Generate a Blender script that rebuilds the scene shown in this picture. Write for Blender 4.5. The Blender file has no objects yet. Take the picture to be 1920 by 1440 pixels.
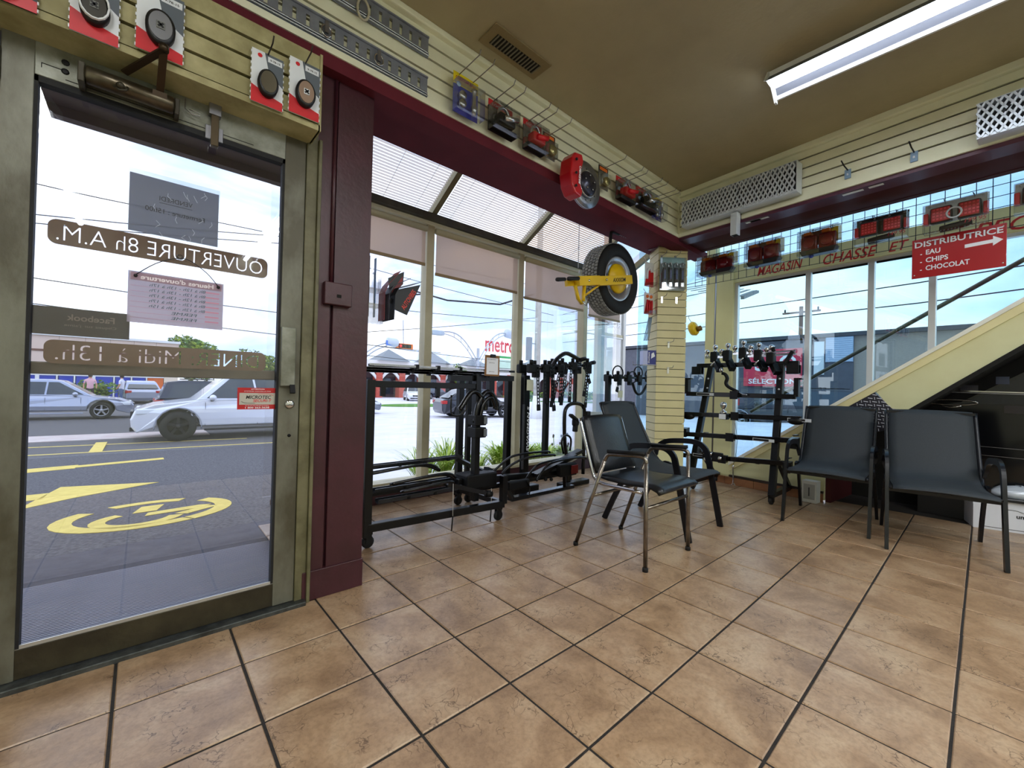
import bpy, bmesh, math, random
from mathutils import Vector, Matrix, Euler
random.seed(7)
S = 0.336                      # floor tile pitch in metres
scn = bpy.context.scene
COL = scn.collection
R = math.radians

# ---------------------------------------------------------------- camera
cd = bpy.data.cameras.new('camera'); cam = bpy.data.objects.new('camera', cd); COL.objects.link(cam)
cd.sensor_width = 36; cd.sensor_fit = 'HORIZONTAL'; cd.lens = 784.53 / 1920 * 36; cd.clip_start = .02; cd.clip_end = 400
yw, pt, rl = .846, .0079, .0256
fw = Vector((math.cos(yw)*math.cos(pt), math.sin(yw)*math.cos(pt), math.sin(pt)))
sd = Vector((math.sin(yw), -math.cos(yw), 0)); up = sd.cross(fw)
rr = math.cos(rl)*sd + math.sin(rl)*up; uu = -math.sin(rl)*sd + math.cos(rl)*up
cam.matrix_world = Matrix(((rr.x, uu.x, -fw.x, -1.8742*S), (rr.y, uu.y, -fw.y, -5.1592*S), (rr.z, uu.z, -fw.z, 2.9921*S), (0, 0, 0, 1)))
scn.camera = cam

# ---------------------------------------------------------------- world: bright overcast sky with thin blue gaps
w = bpy.data.worlds.new('sky'); scn.world = w; w.use_nodes = True
nt = w.node_tree; nt.nodes.clear()
def nd(t, **k):
    n = nt.nodes.new(t)
    for a, b in k.items(): setattr(n, a, b)
    return n
tc = nd('ShaderNodeTexCoord'); mp = nd('ShaderNodeMapping'); mp.inputs['Scale'].default_value = (1.2, 1.2, 3.2)
nz = nd('ShaderNodeTexNoise'); nz.inputs['Scale'].default_value = 1.7; nz.inputs['Detail'].default_value = 7; nz.inputs['Roughness'].default_value = .55; nz.inputs['Distortion'].default_value = .6
cr = nd('ShaderNodeValToRGB'); cr.color_ramp.elements[0].position = .40; cr.color_ramp.elements[0].color = (.40, .53, .80, 1)
cr.color_ramp.elements[1].position = .60; cr.color_ramp.elements[1].color = (.92, .95, 1, 1)
e = cr.color_ramp.elements.new(.48); e.color = (.60, .70, .90, 1)
bg = nd('ShaderNodeBackground'); bg.inputs['Strength'].default_value = 1.9
ou = nd('ShaderNodeOutputWorld')
for a, b in ((tc.outputs['Generated'], mp.inputs[0]), (mp.outputs[0], nz.inputs[0]), (nz.outputs[0], cr.inputs[0]), (cr.outputs[0], bg.inputs[0]), (bg.outputs[0], ou.inputs[0])): nt.links.new(a, b)

# ---------------------------------------------------------------- lights
def area(name, loc, rot, sx, sy, power, col=(1, 1, 1)):
    l = bpy.data.lights.new(name, 'AREA'); l.shape = 'RECTANGLE'; l.size = sx; l.size_y = sy; l.energy = power; l.color = col
    o = bpy.data.objects.new(name, l); COL.objects.link(o); o.location = loc; o.rotation_euler = rot; return o
# the shop's other ceiling strips, behind and beside the camera
for x_, y_ in ((-1.2, -2.3), (.55, -3.2), (2.19, -3.9)): area('strip_light_glow', (x_, y_, 2.82), (0, 0, 0), .10, 2.2, 34, (.97, .985, 1))
scn.view_settings.view_transform = 'Standard'; scn.view_settings.look = 'None'
scn.view_settings.exposure = 0.22; scn.view_settings.gamma = 1.0; scn.view_settings.use_curve_mapping = False

# ---------------------------------------------------------------- materials
def lin(c):
    c = [x/255 for x in c]
    return tuple(x/12.92 if x <= .04045 else ((x+.055)/1.055)**2.4 for x in c) + (1,)
MATS = {}
def P(name, col, rough=.5, metal=0, spec=.5, var=None, vs=8, bump=0, bs=60, emit=0, alpha=None, coat=0, obj_rand=False, stretch=None, trans=0):
    """principled material; var = second colour blended in by noise; bump = fine relief"""
    if name in MATS: return MATS[name]
    m = bpy.data.materials.new(name); MATS[name] = m; m.use_nodes = True
    t = m.node_tree; b = t.nodes['Principled BSDF']
    b.inputs['Base Color'].default_value = lin(col); b.inputs['Roughness'].default_value = rough; b.inputs['Metallic'].default_value = metal
    b.inputs['Specular IOR Level'].default_value = spec; b.inputs['Coat Weight'].default_value = coat
    if trans: b.inputs['Transmission Weight'].default_value = trans
    if alpha is not None: b.inputs['Alpha'].default_value = alpha
    if emit: b.inputs['Emission Color'].default_value = lin(col); b.inputs['Emission Strength'].default_value = emit
    if var or bump:
        tc = t.nodes.new('ShaderNodeTexCoord'); src = tc.outputs['Object']
        if obj_rand:
            oi = t.nodes.new('ShaderNodeObjectInfo'); ad = t.nodes.new('ShaderNodeVectorMath'); ad.operation = 'ADD'
            mu = t.nodes.new('ShaderNodeMath'); mu.operation = 'MULTIPLY'; mu.inputs[1].default_value = 37
            t.links.new(oi.outputs['Random'], mu.inputs[0]); t.links.new(src, ad.inputs[0]); t.links.new(mu.outputs[0], ad.inputs[1]); src = ad.outputs[0]
        if stretch:
            ma = t.nodes.new('ShaderNodeMapping'); ma.inputs['Scale'].default_value = stretch; t.links.new(src, ma.inputs[0]); src = ma.outputs[0]
    if var:
        n = t.nodes.new('ShaderNodeTexNoise'); n.inputs['Scale'].default_value = vs; n.inputs['Detail'].default_value = 6; n.inputs['Roughness'].default_value = .6
        r = t.nodes.new('ShaderNodeValToRGB'); r.color_ramp.elements[0].position = .36; r.color_ramp.elements[1].position = .64
        r.color_ramp.elements[0].color = lin(col); r.color_ramp.elements[1].color = lin(var)
        t.links.new(src, n.inputs[0]); t.links.new(n.outputs[0], r.inputs[0]); t.links.new(r.outputs[0], b.inputs['Base Color'])
    if bump:
        n = t.nodes.new('ShaderNodeTexNoise'); n.inputs['Scale'].default_value = bs; n.inputs['Detail'].default_value = 4
        q = t.nodes.new('ShaderNodeBump'); q.inputs['Strength'].default_value = bump; q.inputs['Distance'].default_value = .01
        t.links.new(src, n.inputs[0]); t.links.new(n.outputs[0], q.inputs['Height']); t.links.new(q.outputs[0], b.inputs['Normal'])
    return m
def glass(name, tint=(1, 1, 1), refl=.06, rough=0.0):
    """thin pane: mostly clear, a little mirror (real fresnel-like facing mix)"""
    if name in MATS: return MATS[name]
    m = bpy.data.materials.new(name); MATS[name] = m; m.use_nodes = True; t = m.node_tree; t.nodes.clear()
    o = t.nodes.new('ShaderNodeOutputMaterial'); mx = t.nodes.new('ShaderNodeMixShader'); tr = t.nodes.new('ShaderNodeBsdfTransparent'); gl = t.nodes.new('ShaderNodeBsdfGlossy')
    lw = t.nodes.new('ShaderNodeLayerWeight'); lw.inputs['Blend'].default_value = .25
    mr = t.nodes.new('ShaderNodeMapRange'); mr.inputs['To Min'].default_value = refl; mr.inputs['To Max'].default_value = min(1, refl+.5)
    tr.inputs[0].default_value = (*tint, 1); gl.inputs['Roughness'].default_value = rough
    t.links.new(lw.outputs['Fresnel'], mr.inputs[0]); t.links.new(mr.outputs[0], mx.inputs[0]); t.links.new(tr.outputs[0], mx.inputs[1]); t.links.new(gl.outputs[0], mx.inputs[2]); t.links.new(mx.outputs[0], o.inputs[0])
    return m
def film(name, col, clear, rough=.3):
    """printed or woven film: part of the light passes straight through, part scatters"""
    if name in MATS: return MATS[name]
    m = bpy.data.materials.new(name); MATS[name] = m; m.use_nodes = True; t = m.node_tree; t.nodes.clear()
    o = t.nodes.new('ShaderNodeOutputMaterial'); mx = t.nodes.new('ShaderNodeMixShader'); tr = t.nodes.new('ShaderNodeBsdfTransparent')
    m2 = t.nodes.new('ShaderNodeMixShader'); d = t.nodes.new('ShaderNodeBsdfDiffuse'); tl = t.nodes.new('ShaderNodeBsdfTranslucent')
    c = lin(col); d.inputs[0].default_value = c; tl.inputs[0].default_value = c; tr.inputs[0].default_value = c; m2.inputs[0].default_value = .5; mx.inputs[0].default_value = clear
    t.links.new(d.outputs[0], m2.inputs[1]); t.links.new(tl.outputs[0], m2.inputs[2]); t.links.new(m2.outputs[0], mx.inputs[1]); t.links.new(tr.outputs[0], mx.inputs[2]); t.links.new(mx.outputs[0], o.inputs[0])
    return m

# ---------------------------------------------------------------- mesh helpers
class MB:
    def __init__(s): s.v = []; s.f = []; s.m = []; s.mats = []; s.sm = []
    def mi(s, m):
        if m not in s.mats: s.mats.append(m)
        return s.mats.index(m)
    def add(s, vs, fs, m=None, smooth=False):
        k = len(s.v); s.v += [tuple(v) for v in vs]
        i = s.mi(m) if m else 0
        for f in fs: s.f.append([a+k for a in f]); s.m.append(i); s.sm.append(smooth)
        return s
    def box(s, x0, x1, y0, y1, z0, z1, m=None, M=None):
        vs = [Vector((x, y, z)) for z in (z0, z1) for y in (y0, y1) for x in (x0, x1)]
        if M: vs = [M @ v for v in vs]
        return s.add(vs, [(0, 2, 3, 1), (4, 5, 7, 6), (0, 1, 5, 4), (2, 6, 7, 3), (0, 4, 6, 2), (1, 3, 7, 5)], m)
    def bar(s, a, b, w, h=None, m=None, upv=(0, 0, 1)):
        """rectangular bar from a to b, w wide (sideways) and h deep"""
        a, b = Vector(a), Vector(b); h = h or w; d = (b-a).normalized(); u = Vector(upv)
        if abs(d.dot(u)) > .95: u = Vector((0, 1, 0))
        x = d.cross(u).normalized()*w/2; y = x.cross(d).normalized()*h/2
        vs = [p+i*x+j*y for p in (a, b) for i, j in ((-1, -1), (1, -1), (1, 1), (-1, 1))]
        return s.add(vs, [(0, 3, 2, 1), (4, 5, 6, 7), (0, 1, 5, 4), (1, 2, 6, 5), (2, 3, 7, 6), (3, 0, 4, 7)], m)
    def tube(s, pts, r, n=8, m=None, closed=False, flat=None):
        """round (or flat: (w,h) rectangular-ish) section swept along pts"""
        pts = [Vector(p) for p in pts]; N = len(pts); vs = []; fs = []
        prev = None
        for i, p in enumerate(pts):
            if closed: d = pts[(i+1) % N]-pts[i-1]
            else: d = pts[min(i+1, N-1)]-pts[max(i-1, 0)]
            d.normalize()
            if prev is None:
                u = Vector((0, 0, 1)) if abs(d.z) < .9 else Vector((1, 0, 0)); x = d.cross(u).normalized()
            else: x = (prev - d*prev.dot(d)).normalized()
            prev = x; y = x.cross(d)
            for k in range(n):
                a = 2*math.pi*(k+.5)/n
                if flat: vs.append(p+x*math.copysign(flat[0]/2, math.cos(a))*(1 if n == 4 else abs(math.cos(a))**.3)+y*math.copysign(flat[1]/2, math.sin(a))*(1 if n == 4 else abs(math.sin(a))**.3))
                else: vs.append(p+x*math.cos(a)*r+y*math.sin(a)*r)
        for i in range(N if closed else N-1):
            for k in range(n):
                a = i*n+k; b = i*n+(k+1) % n; c = ((i+1) % N)*n+(k+1) % n; d_ = ((i+1) % N)*n+k
                fs.append((a, b, c, d_))
        if not closed: fs += [tuple(range(n-1, -1, -1)), tuple((N-1)*n+k for k in range(n))]
        return s.add(vs, fs, m, smooth=(n > 4))
    def lathe(s, prof, n=24, m=None, M=None, smooth=True):
        """profile [(r, h)] spun about local z, then M"""
        M = M or Matrix(); vs = []; fs = []; K = len(prof)
        for r, h in prof:
            for k in range(n):
                a = 2*math.pi*k/n; vs.append(M @ Vector((r*math.cos(a), r*math.sin(a), h)))
        for i in range(K-1):
            for k in range(n): fs.append((i*n+k, i*n+(k+1) % n, (i+1)*n+(k+1) % n, (i+1)*n+k))
        ring = prof[0] == prof[-1]
        if prof[0][0] > 1e-5 and not ring: fs.append(tuple(range(n-1, -1, -1)))
        if prof[-1][0] > 1e-5 and not ring: fs.append(tuple((K-1)*n+k for k in range(n)))
        return s.add(vs, fs, m, smooth)
    def prism(s, poly, d0, d1, m=None, M=None):
        """poly in (x, z), extruded in y from d0 to d1"""
        M = M or Matrix(); n = len(poly)
        vs = [M @ Vector((p[0], d, p[1])) for d in (d0, d1) for p in poly]
        fs = [tuple(range(n)), tuple(range(2*n-1, n-1, -1))]+[((i+1) % n, i, i+n, (i+1) % n+n) for i in range(n)]
        return s.add(vs, fs, m)
    def ball(s, c, r, m=None, n=10, sc=(1, 1, 1)):
        prof = [(max(r*math.sin(math.pi*i/n), 0 if i in (0, n) else 1e-4), -r*math.cos(math.pi*i/n)) for i in range(n+1)]
        return s.lathe(prof, n*2, m, Matrix.Translation(c) @ Matrix.Diagonal((*sc, 1)))
    def build(s, name, mat=None, parent=None, bevel=0, sub=0, label=None, kind=None):
        me = bpy.data.meshes.new(name); me.from_pydata(s.v, [], s.f)
        mats = list(s.mats)
        if not mats: mats = [mat]
        for q in mats: me.materials.append(q or mat)
        me.polygons.foreach_set('material_index', s.m); me.polygons.foreach_set('use_smooth', s.sm)
        bm = bmesh.new(); bm.from_mesh(me); bmesh.ops.recalc_face_normals(bm, faces=bm.faces); bm.to_mesh(me); bm.free()
        me.update()
        o = bpy.data.objects.new(name, me); COL.objects.link(o); o.parent = parent
        if bevel:
            b = o.modifiers.new('bevel', 'BEVEL'); b.width = bevel; b.segments = 2; b.limit_method = 'ANGLE'; b.angle_limit = R(40)
        if sub: q = o.modifiers.new('sub', 'SUBSURF'); q.levels = sub; q.render_levels = sub
        if label: o['label'] = label
        if kind: o['kind'] = kind
        return o
def obj(name, mesh, parent=None, loc=(0, 0, 0), rot=(0, 0, 0), scale=(1, 1, 1)):
    o = bpy.data.objects.new(name, mesh); COL.objects.link(o); o.parent = parent; o.location = loc; o.rotation_euler = rot; o.scale = scale; return o
def tag(o, label, cat, group=None):
    o['label'] = label; o['category'] = cat
    if group: o['group'] = group
    return o
def thing(name, label, cat, loc=(0, 0, 0), rotz=0, group=None):
    o = bpy.data.objects.new(name, None); COL.objects.link(o); o.empty_display_size = .05; o.location = loc; o.rotation_euler = (0, 0, rotz)
    return tag(o, label, cat, group)
def struct(o, label=None):
    o['kind'] = 'structure'
    if label: o['label'] = label
    return o
def sroot(name, label, loc=(0, 0, 0), rotz=0):
    o = bpy.data.objects.new(name, None); COL.objects.link(o); o.empty_display_size = .05; o.location = loc; o.rotation_euler = (0, 0, rotz)
    return struct(o, label)
def dup(r, loc, rotz=None, label=None, group=None):
    c = r.copy(); COL.objects.link(c); c.location = loc
    if rotz is not None: c.rotation_euler = (0, 0, rotz)
    if label: c['label'] = label
    if group: c['group'] = group
    for ch in r.children:
        a = ch.copy(); COL.objects.link(a); a.parent = c
        for g in ch.children: b = g.copy(); COL.objects.link(b); b.parent = a
    return c
TXT = {}
def text(name, s, mat, parent=None, M=None, w=None, h=None, ext=.0008, bold=0, shear=0, align='CENTER'):
    """flat lettering as a mesh: stands in the local xz plane, read from -y. w/h = overall size"""
    cu = bpy.data.curves.new(name, 'FONT'); cu.body = s; cu.size = 1; cu.extrude = 0; cu.offset = bold; cu.shear = shear; cu.align_x = align; cu.resolution_u = 3
    t = bpy.data.objects.new(name, cu); COL.objects.link(t); dg = bpy.context.evaluated_depsgraph_get()
    me = bpy.data.meshes.new_from_object(t.evaluated_get(dg)); bpy.data.objects.remove(t); bpy.data.curves.remove(cu)
    xs = [v.co.x for v in me.vertices]; ys = [v.co.y for v in me.vertices]
    x0, x1, y0, y1 = min(xs), max(xs), min(ys), max(ys)
    sx = (w/(x1-x0)) if w else None; sy = (h/(y1-y0)) if h else None
    sx = sx or sy; sy = sy or sx
    for v in me.vertices: v.co = Vector(((v.co.x-(x0+x1)/2)*sx, 0, (v.co.y-(y0+y1)/2)*sy))
    if M: me.transform(M)
    me.materials.append(mat); me.name = name
    o = bpy.data.objects.new(name, me); COL.objects.link(o); o.parent = parent
    return o
def T(x, y, z): return Matrix.Translation((x, y, z))
def RX(a): return Matrix.Rotation(R(a), 4, 'X')
def RY(a): return Matrix.Rotation(R(a), 4, 'Y')
def RZ(a): return Matrix.Rotation(R(a), 4, 'Z')
# frame of the right wall: s runs along the wall away from the corner, n outward, z up
BANG = math.atan2(-1, -.09); OB = Vector((3.27, .27, 0)); sB = Vector((math.cos(BANG), math.sin(BANG), 0)); nB = Vector((-sB.y, sB.x, 0))
def PB(s, n, z): return OB+s*sB+n*nB+Vector((0, 0, z))

# shared materials
cream = P('cream_paint', (240, 240, 214), .55, var=(232, 231, 202), vs=3, bump=.05, bs=90)
cream_d = P('cream_paint_dark', (186, 178, 132), .6, var=(150, 142, 98), vs=7, bump=.1, bs=60)  # darker, mottled cream
maroon = P('maroon_paint', (70, 30, 40), .38, var=(58, 24, 30), vs=5, bump=.12, bs=45)
maroon_d = P('maroon_paint_dark', (78, 36, 38), .6, spec=.2)
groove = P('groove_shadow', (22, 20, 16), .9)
white = P('white_paint', (235, 236, 234), .4)
black = P('black_metal', (9, 9, 10), .35, spec=.4)
blackm = P('black_plastic', (10, 10, 11), .55, spec=.3)
rubber = P('black_rubber', (16, 16, 17), .7, bump=.15, bs=120)
chrome = P('chrome', (205, 205, 208), .12, 1)
steel = P('dull_steel', (150, 150, 155), .35, 1)
wire = P('zinc_wire', (150, 148, 145), .35, .9)
# ================================================================ FLOOR
def tile_mat():
    m = bpy.data.materials.new('ceramic_tile'); m.use_nodes = True; t = m.node_tree; b = t.nodes['Principled BSDF']; L = t.links.new
    tc = t.nodes.new('ShaderNodeTexCoord'); oi = t.nodes.new('ShaderNodeObjectInfo')
    mu = t.nodes.new('ShaderNodeMath'); mu.operation = 'MULTIPLY'; mu.inputs[1].default_value = 61
    ad = t.nodes.new('ShaderNodeVectorMath'); ad.operation = 'ADD'; L(oi.outputs['Random'], mu.inputs[0]); L(tc.outputs['Object'], ad.inputs[0]); L(mu.outputs[0], ad.inputs[1])
    def noise(sc, de=5, ro=.6, di=0):
        n = t.nodes.new('ShaderNodeTexNoise'); n.inputs['Scale'].default_value = sc; n.inputs['Detail'].default_value = de; n.inputs['Roughness'].default_value = ro; n.inputs['Distortion'].default_value = di; L(ad.outputs[0], n.inputs[0]); return n.outputs[0]
    def ramp(src, stops):
        r = t.nodes.new('ShaderNodeValToRGB'); e = r.color_ramp.elements
        e[0].position = stops[0][0]; e[0].color = stops[0][1]; e[1].position = stops[-1][0]; e[1].color = stops[-1][1]
        for p, c in stops[1:-1]: q = e.new(p); q.color = c
        L(src, r.inputs[0]); return r.outputs[0]
    def mix(f, a, bb, mode='MIX'):
        x = t.nodes.new('ShaderNodeMix'); x.data_type = 'RGBA'; x.blend_type = mode
        for s_, i in ((f, 0), (a, 6), (bb, 7)):
            if isinstance(s_, (int, float)): x.inputs[i].default_value = s_
            elif isinstance(s_, tuple): x.inputs[i].default_value = s_
            else: L(s_, x.inputs[i])
        return x.outputs[2]
    base = ramp(noise(5, 6, .62, .4), [(.32, lin((142, 112, 83))), (.5, lin((173, 141, 108))), (.68, lin((191, 163, 131)))])
    grain = ramp(noise(70, 4, .7), [(.38, (.62, .60, .56, 1)), (.56, (1, 1, 1, 1))])
    c = mix(.45, base, grain, 'MULTIPLY')
    # thin crackle veins, only in patches
    v = t.nodes.new('ShaderNodeTexVoronoi'); v.feature = 'DISTANCE_TO_EDGE'; v.inputs['Scale'].default_value = 16
    wv = t.nodes.new('ShaderNodeTexNoise'); wv.inputs['Scale'].default_value = 9; wv.inputs['Detail'].default_value = 4; L(ad.outputs[0], wv.inputs[0])
    vm = t.nodes.new('ShaderNodeVectorMath'); vm.operation = 'MULTIPLY_ADD'; L(wv.outputs['Color'], vm.inputs[0]); vm.inputs[1].default_value = (.25, .25, .25); L(ad.outputs[0], vm.inputs[2]); L(vm.outputs[0], v.inputs['Vector'])
    ve = ramp(v.outputs['Distance'], [(.0, (1, 1, 1, 1)), (.035, (0, 0, 0, 1))])
    pa = ramp(noise(8, 3, .5), [(.5, (0, 0, 0, 1)), (.60, (1, 1, 1, 1))])
    vf = mix(1.0, ve, pa, 'MULTIPLY')
    c = mix(vf, c, lin((96, 72, 50)))
    L(c, b.inputs['Base Color'])
    rg = t.nodes.new('ShaderNodeMapRange'); L(noise(14, 4), rg.inputs[0]); rg.inputs['To Min'].default_value = .22; rg.inputs['To Max'].default_value = .42; L(rg.outputs[0], b.inputs['Roughness'])
    bp = t.nodes.new('ShaderNodeBump'); bp.inputs['Strength'].default_value = .10; bp.inputs['Distance'].default_value = .01; L(noise(26, 3), bp.inputs['Height']); L(bp.outputs[0], b.inputs['Normal'])
    b.inputs['Specular IOR Level'].default_value = .5
    return m
TM = tile_mat()
grout = P('dark_grout', (46, 40, 34), .85, var=(32, 28, 24), vs=30, bump=.3, bs=200)
fl = MB().box(-2.6, 4.6, -5.2, .40, -.12, -.004).box(.12, 4.9, .40, 1.66, -.12, -.004).box(4.6, 5.6, -5.2, .40, -.12, -.004).build('floor', grout); struct(fl, 'tan ceramic tile floor with dark grout joints')
tb = MB(); g = .0042; q = S/2-g
tb.v = []; c = .003
tb.add([(x*(q), y*(q), -.010) for x, y in ((-1, -1), (1, -1), (1, 1), (-1, 1))]+[(x*q, y*q, -c) for x, y in ((-1, -1), (1, -1), (1, 1), (-1, 1))]+[(x*(q-c), y*(q-c), 0) for x, y in ((-1, -1), (1, -1), (1, 1), (-1, 1))],
       [(0, 1, 5, 4), (1, 2, 6, 5), (2, 3, 7, 6), (3, 0, 4, 7), (4, 5, 9, 8), (5, 6, 10, 9), (6, 7, 11, 10), (7, 4, 8, 11), (8, 9, 10, 11)])
t0 = tb.build('floor_tile', TM, fl); tm = t0.data
first = True; cnt = 0
for i in range(-6, 13):
    for j in range(-9, 5):
        x, y = (i+.5)*S, (j+.5)*S
        x0, x1, y0, y1 = i*S, (i+1)*S, j*S, (j+1)*S
        if y0 < -3.0: continue
        if x1 <= .20 and y1 > .33:           # cut at the door threshold
            if y0 > .30: continue
            y1 = .315
        if y1 > 1.61: y1 = 1.61
        if y1-y0 < .03: continue
        sx, sy = (x1-x0)/S, (y1-y0)/S
        o = t0 if first else obj('floor_tile', tm, fl); first = False; cnt += 1
        o.location = ((x0+x1)/2+random.uniform(-.0006, .0006), (y0+y1)/2+random.uniform(-.0006, .0006), random.uniform(-.0006, .0004)); o.scale = (sx, sy, 1)
        if sx == 1 and sy == 1: o.rotation_euler = (0, 0, random.choice((0, R(90), R(180), R(270))))
# ================================================================ CEILING
cm = P('ceiling_paint', (180, 168, 134), .6, var=(168, 156, 124), vs=1.5, bump=.25, bs=35)
ce = MB().box(-2.6, 3.35, -5.2, .33, 2.94, 3.0).build('ceiling', cm); struct(ce, 'olive brown painted ceiling')
def slat_wall(parent, x0, x1, z0, z1, y, pitch, mat, th=.018, cap=None, first_h=None):
    """horizontal boards with dark grooves; local frame, faces -y"""
    z = z0; me = None; k = 0
    while z < z1-.004:
        h = min(pitch, z1-z) if k or not first_h else first_h
        MB().box(x0, x1, y, y+th, z+.006, z+h-.006).build('slat', mat, parent)
        z += h; k += 1
# ================================================================ LEFT WALL (door wall, y = const)
wl = MB().box(-2.6, 3.3, .29, .33, 2.50, 2.94).build('wall_left', groove); struct(wl, 'cream slatwall band above the door and the greenhouse bay')
slat_wall(wl, -2.6, 3.262, 2.535, 2.915, .27, .076, cream)
MB().box(-2.6, 3.262, .255, .29, 2.505, 2.537).build('bottom_rail', cream, wl)
MB().box(-2.6, 3.262, .235, .29, 2.905, 2.94).build('cornice', cream, wl, bevel=.008)
# maroon boxed soffit between the slatwall and the bay
so = MB(); so.box(-2.6, 3.9, .262, .40, 2.44, 2.505); so.box(.20, 3.95, .36, .70, 2.485, 2.54); so.box(.20, 3.95, .40, .425, 2.478, 2.487); so.box(.2, 3.95, .66, .71, 2.49, 3.2)
so = so.build('trim_1', P('maroon_soffit', (104, 40, 50), .7, spec=.12, var=(94, 36, 46), vs=4)); struct(so, 'maroon boxed soffit along the head of the bay')
so.data.update()
# ---- slatwall panel over the door
wh = MB().box(-2.6, -.085, .21, .34, 2.10, 2.425).build('wall_front', groove); struct(wh, 'cream slatwall panel over the glass door')
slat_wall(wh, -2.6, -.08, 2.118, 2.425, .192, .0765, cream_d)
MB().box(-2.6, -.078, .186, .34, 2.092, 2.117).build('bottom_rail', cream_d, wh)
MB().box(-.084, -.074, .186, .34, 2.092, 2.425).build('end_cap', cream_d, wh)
# ---- door frame
dfm = P('door_frame_paint', (112, 108, 78), .5, var=(88, 84, 56), vs=9, bump=.2, bs=40)
dfr = MB(); dfr.box(-.092, -.045, .315, .40, 0, 2.16); dfr.box(-1.02, -.092, .315, .40, 2.118, 2.20); dfr.box(-2.6, -1.0, .31, .42, 0, 2.2); dfr.box(-.045, -.03, .30, .40, 0, 2.12)
dfr = dfr.build('trim_2', dfm, bevel=.003); struct(dfr, 'worn olive painted metal door frame')
th = MB().box(-1.02, -.05, .28, .42, -.005, .018).build('trim_3', P('threshold_metal', (92, 96, 94), .45, .6, var=(60, 62, 60), vs=20, bump=.2), bevel=.004); struct(th, 'grey metal door threshold')
# ---- maroon columns right of the door
mc = MB(); mc.box(-.058, .030, .32, .72, 0, 2.48); mc.box(.042, .215, .32, .72, 0, 2.50); mc.box(.02, .05, .345, .70, 0, 2.48); mc.box(-.062, .219, .312, .36, 0, .135)
mc = mc.build('wall_column', maroon, bevel=.003); struct(mc, 'maroon painted column between door and bay')
# chipped paint edge
chip = MB(); pc = P('bare_plaster', (190, 178, 150), .8)
for k in range(46):
    z = random.choice((random.uniform(.05, 1.6), random.uniform(.1, .5))); s_ = random.uniform(.003, .010)
    chip.prism([(-.059-.0005, z), (-.059+s_, z+s_*.7), (-.057, z+s_*2.2)], .3185, .3196)
chip.build('paint_chip', pc, mc, kind='stuff')
# conduit and box on the column
bx = thing('switch_box', 'maroon painted electrical box with conduit on the column beside the door', 'switch box', (.055, .32, 1.37))
MB().box(-.062, .064, -.035, 0, 0, .105).build('box_body', maroon, bx, bevel=.004)
MB().tube([(-.028, -.010, .10), (-.028, -.010, 1.06)], .008, 8).build('conduit', maroon, bx)
m_ = MB(); m_.box(-.008, .012, -.037, -.034, .035, .05, groove); m_.build('switch_slot', groove, bx)
# ================================================================ DOOR
alu = P('worn_aluminium', (146, 148, 136), .42, .35, var=(92, 92, 74), vs=6, bump=.12, bs=50)
alud = P('dark_aluminium', (66, 60, 42), .5, .3, var=(48, 42, 28), vs=8, bump=.15, bs=50)  # much darker, browner aluminium tone
alum = P('worn_aluminium_dull', (122, 122, 108), .45, .3, var=(80, 76, 60), vs=5, bump=.15, bs=40, stretch=(1, 1, .5))
d = sroot('door_1', 'glass entrance door in a worn aluminium frame')
st = MB(); st.box(-.985, -.914, .322, .362, .02, 2.112, alum); st.build('stile', alum, d, bevel=.002)
st = MB(); st.box(-.178, -.094, .322, .362, .02, 2.112, alum); st.build('stile', alum, d, bevel=.002)
MB().box(-.914, -.178, .322, .362, 1.985, 2.112).build('top_rail', alu, d, bevel=.002)
MB().box(-.914, -.178, .322, .362, .022, .118).build('bottom_rail', alud, d, bevel=.002)
MB().box(-.914, -.178, .325, .33, .118, .130).build('glazing_bead', P('bead_alu', (200, 200, 196), .3, .7), d)
gk = MB(); gk.box(-.914, -.905, .324, .36, .12, 1.985); gk.box(-.187, -.178, .324, .36, .12, 1.985); gk.box(-.914, -.178, .324, .36, 1.965, 1.985); gk.build('gasket', rubber, d)
MB().box(-.905, -.187, .342, .348, .12, 1.97).build('pane', glass('door_glass', (.93, .94, .97), .05), d)
# push bar (outside) seen through the glass, pull and lock
MB().box(-.93, -.17, .372, .395, 1.010, 1.052).build('push_bar', P('bronze_bar', (112, 96, 80), .4, .6, var=(90, 76, 62), vs=10), d, bevel=.004)
MB().box(-.176, -.118, .300, .323, .985, 1.245).build('lock_cover', alu, d, bevel=.004)
lk = MB(); lk.lathe([(.019, 0), (.019, .008), (.012, .010), (.0, .011)], 16, None, T(-.133, .322, .905) @ RX(90)); lk.build('lock_cylinder', chrome, d)
lk = MB(); lk.lathe([(.007, 0), (.007, .004), (0, .005)], 10, None, T(-.131, .322, .765) @ RX(90)); lk.bar((-.13, .30, .99), (-.13, .285, .955), .02, .012); lk.build('thumb_turn', blackm, d)
sc = MB()
for z in (2.055, 2.025): sc.lathe([(.010, 0), (.010, .002), (.006, .003), (0, .003)], 10, None, T(-.846, .322, z) @ RX(90))
sc.build('screw_hole', blackm, d)
# shallow inset line on the top rail
ln = MB(); ln.box(-.90, -.845, .3210, .323, 2.026, 2.0285); ln.box(-.9, -.898, .321, .323, 2.012, 2.0285); ln.box(-.845, -.30, .3210, .323, 1.997, 1.9995); ln.build('inset_line', groove, d)
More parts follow.
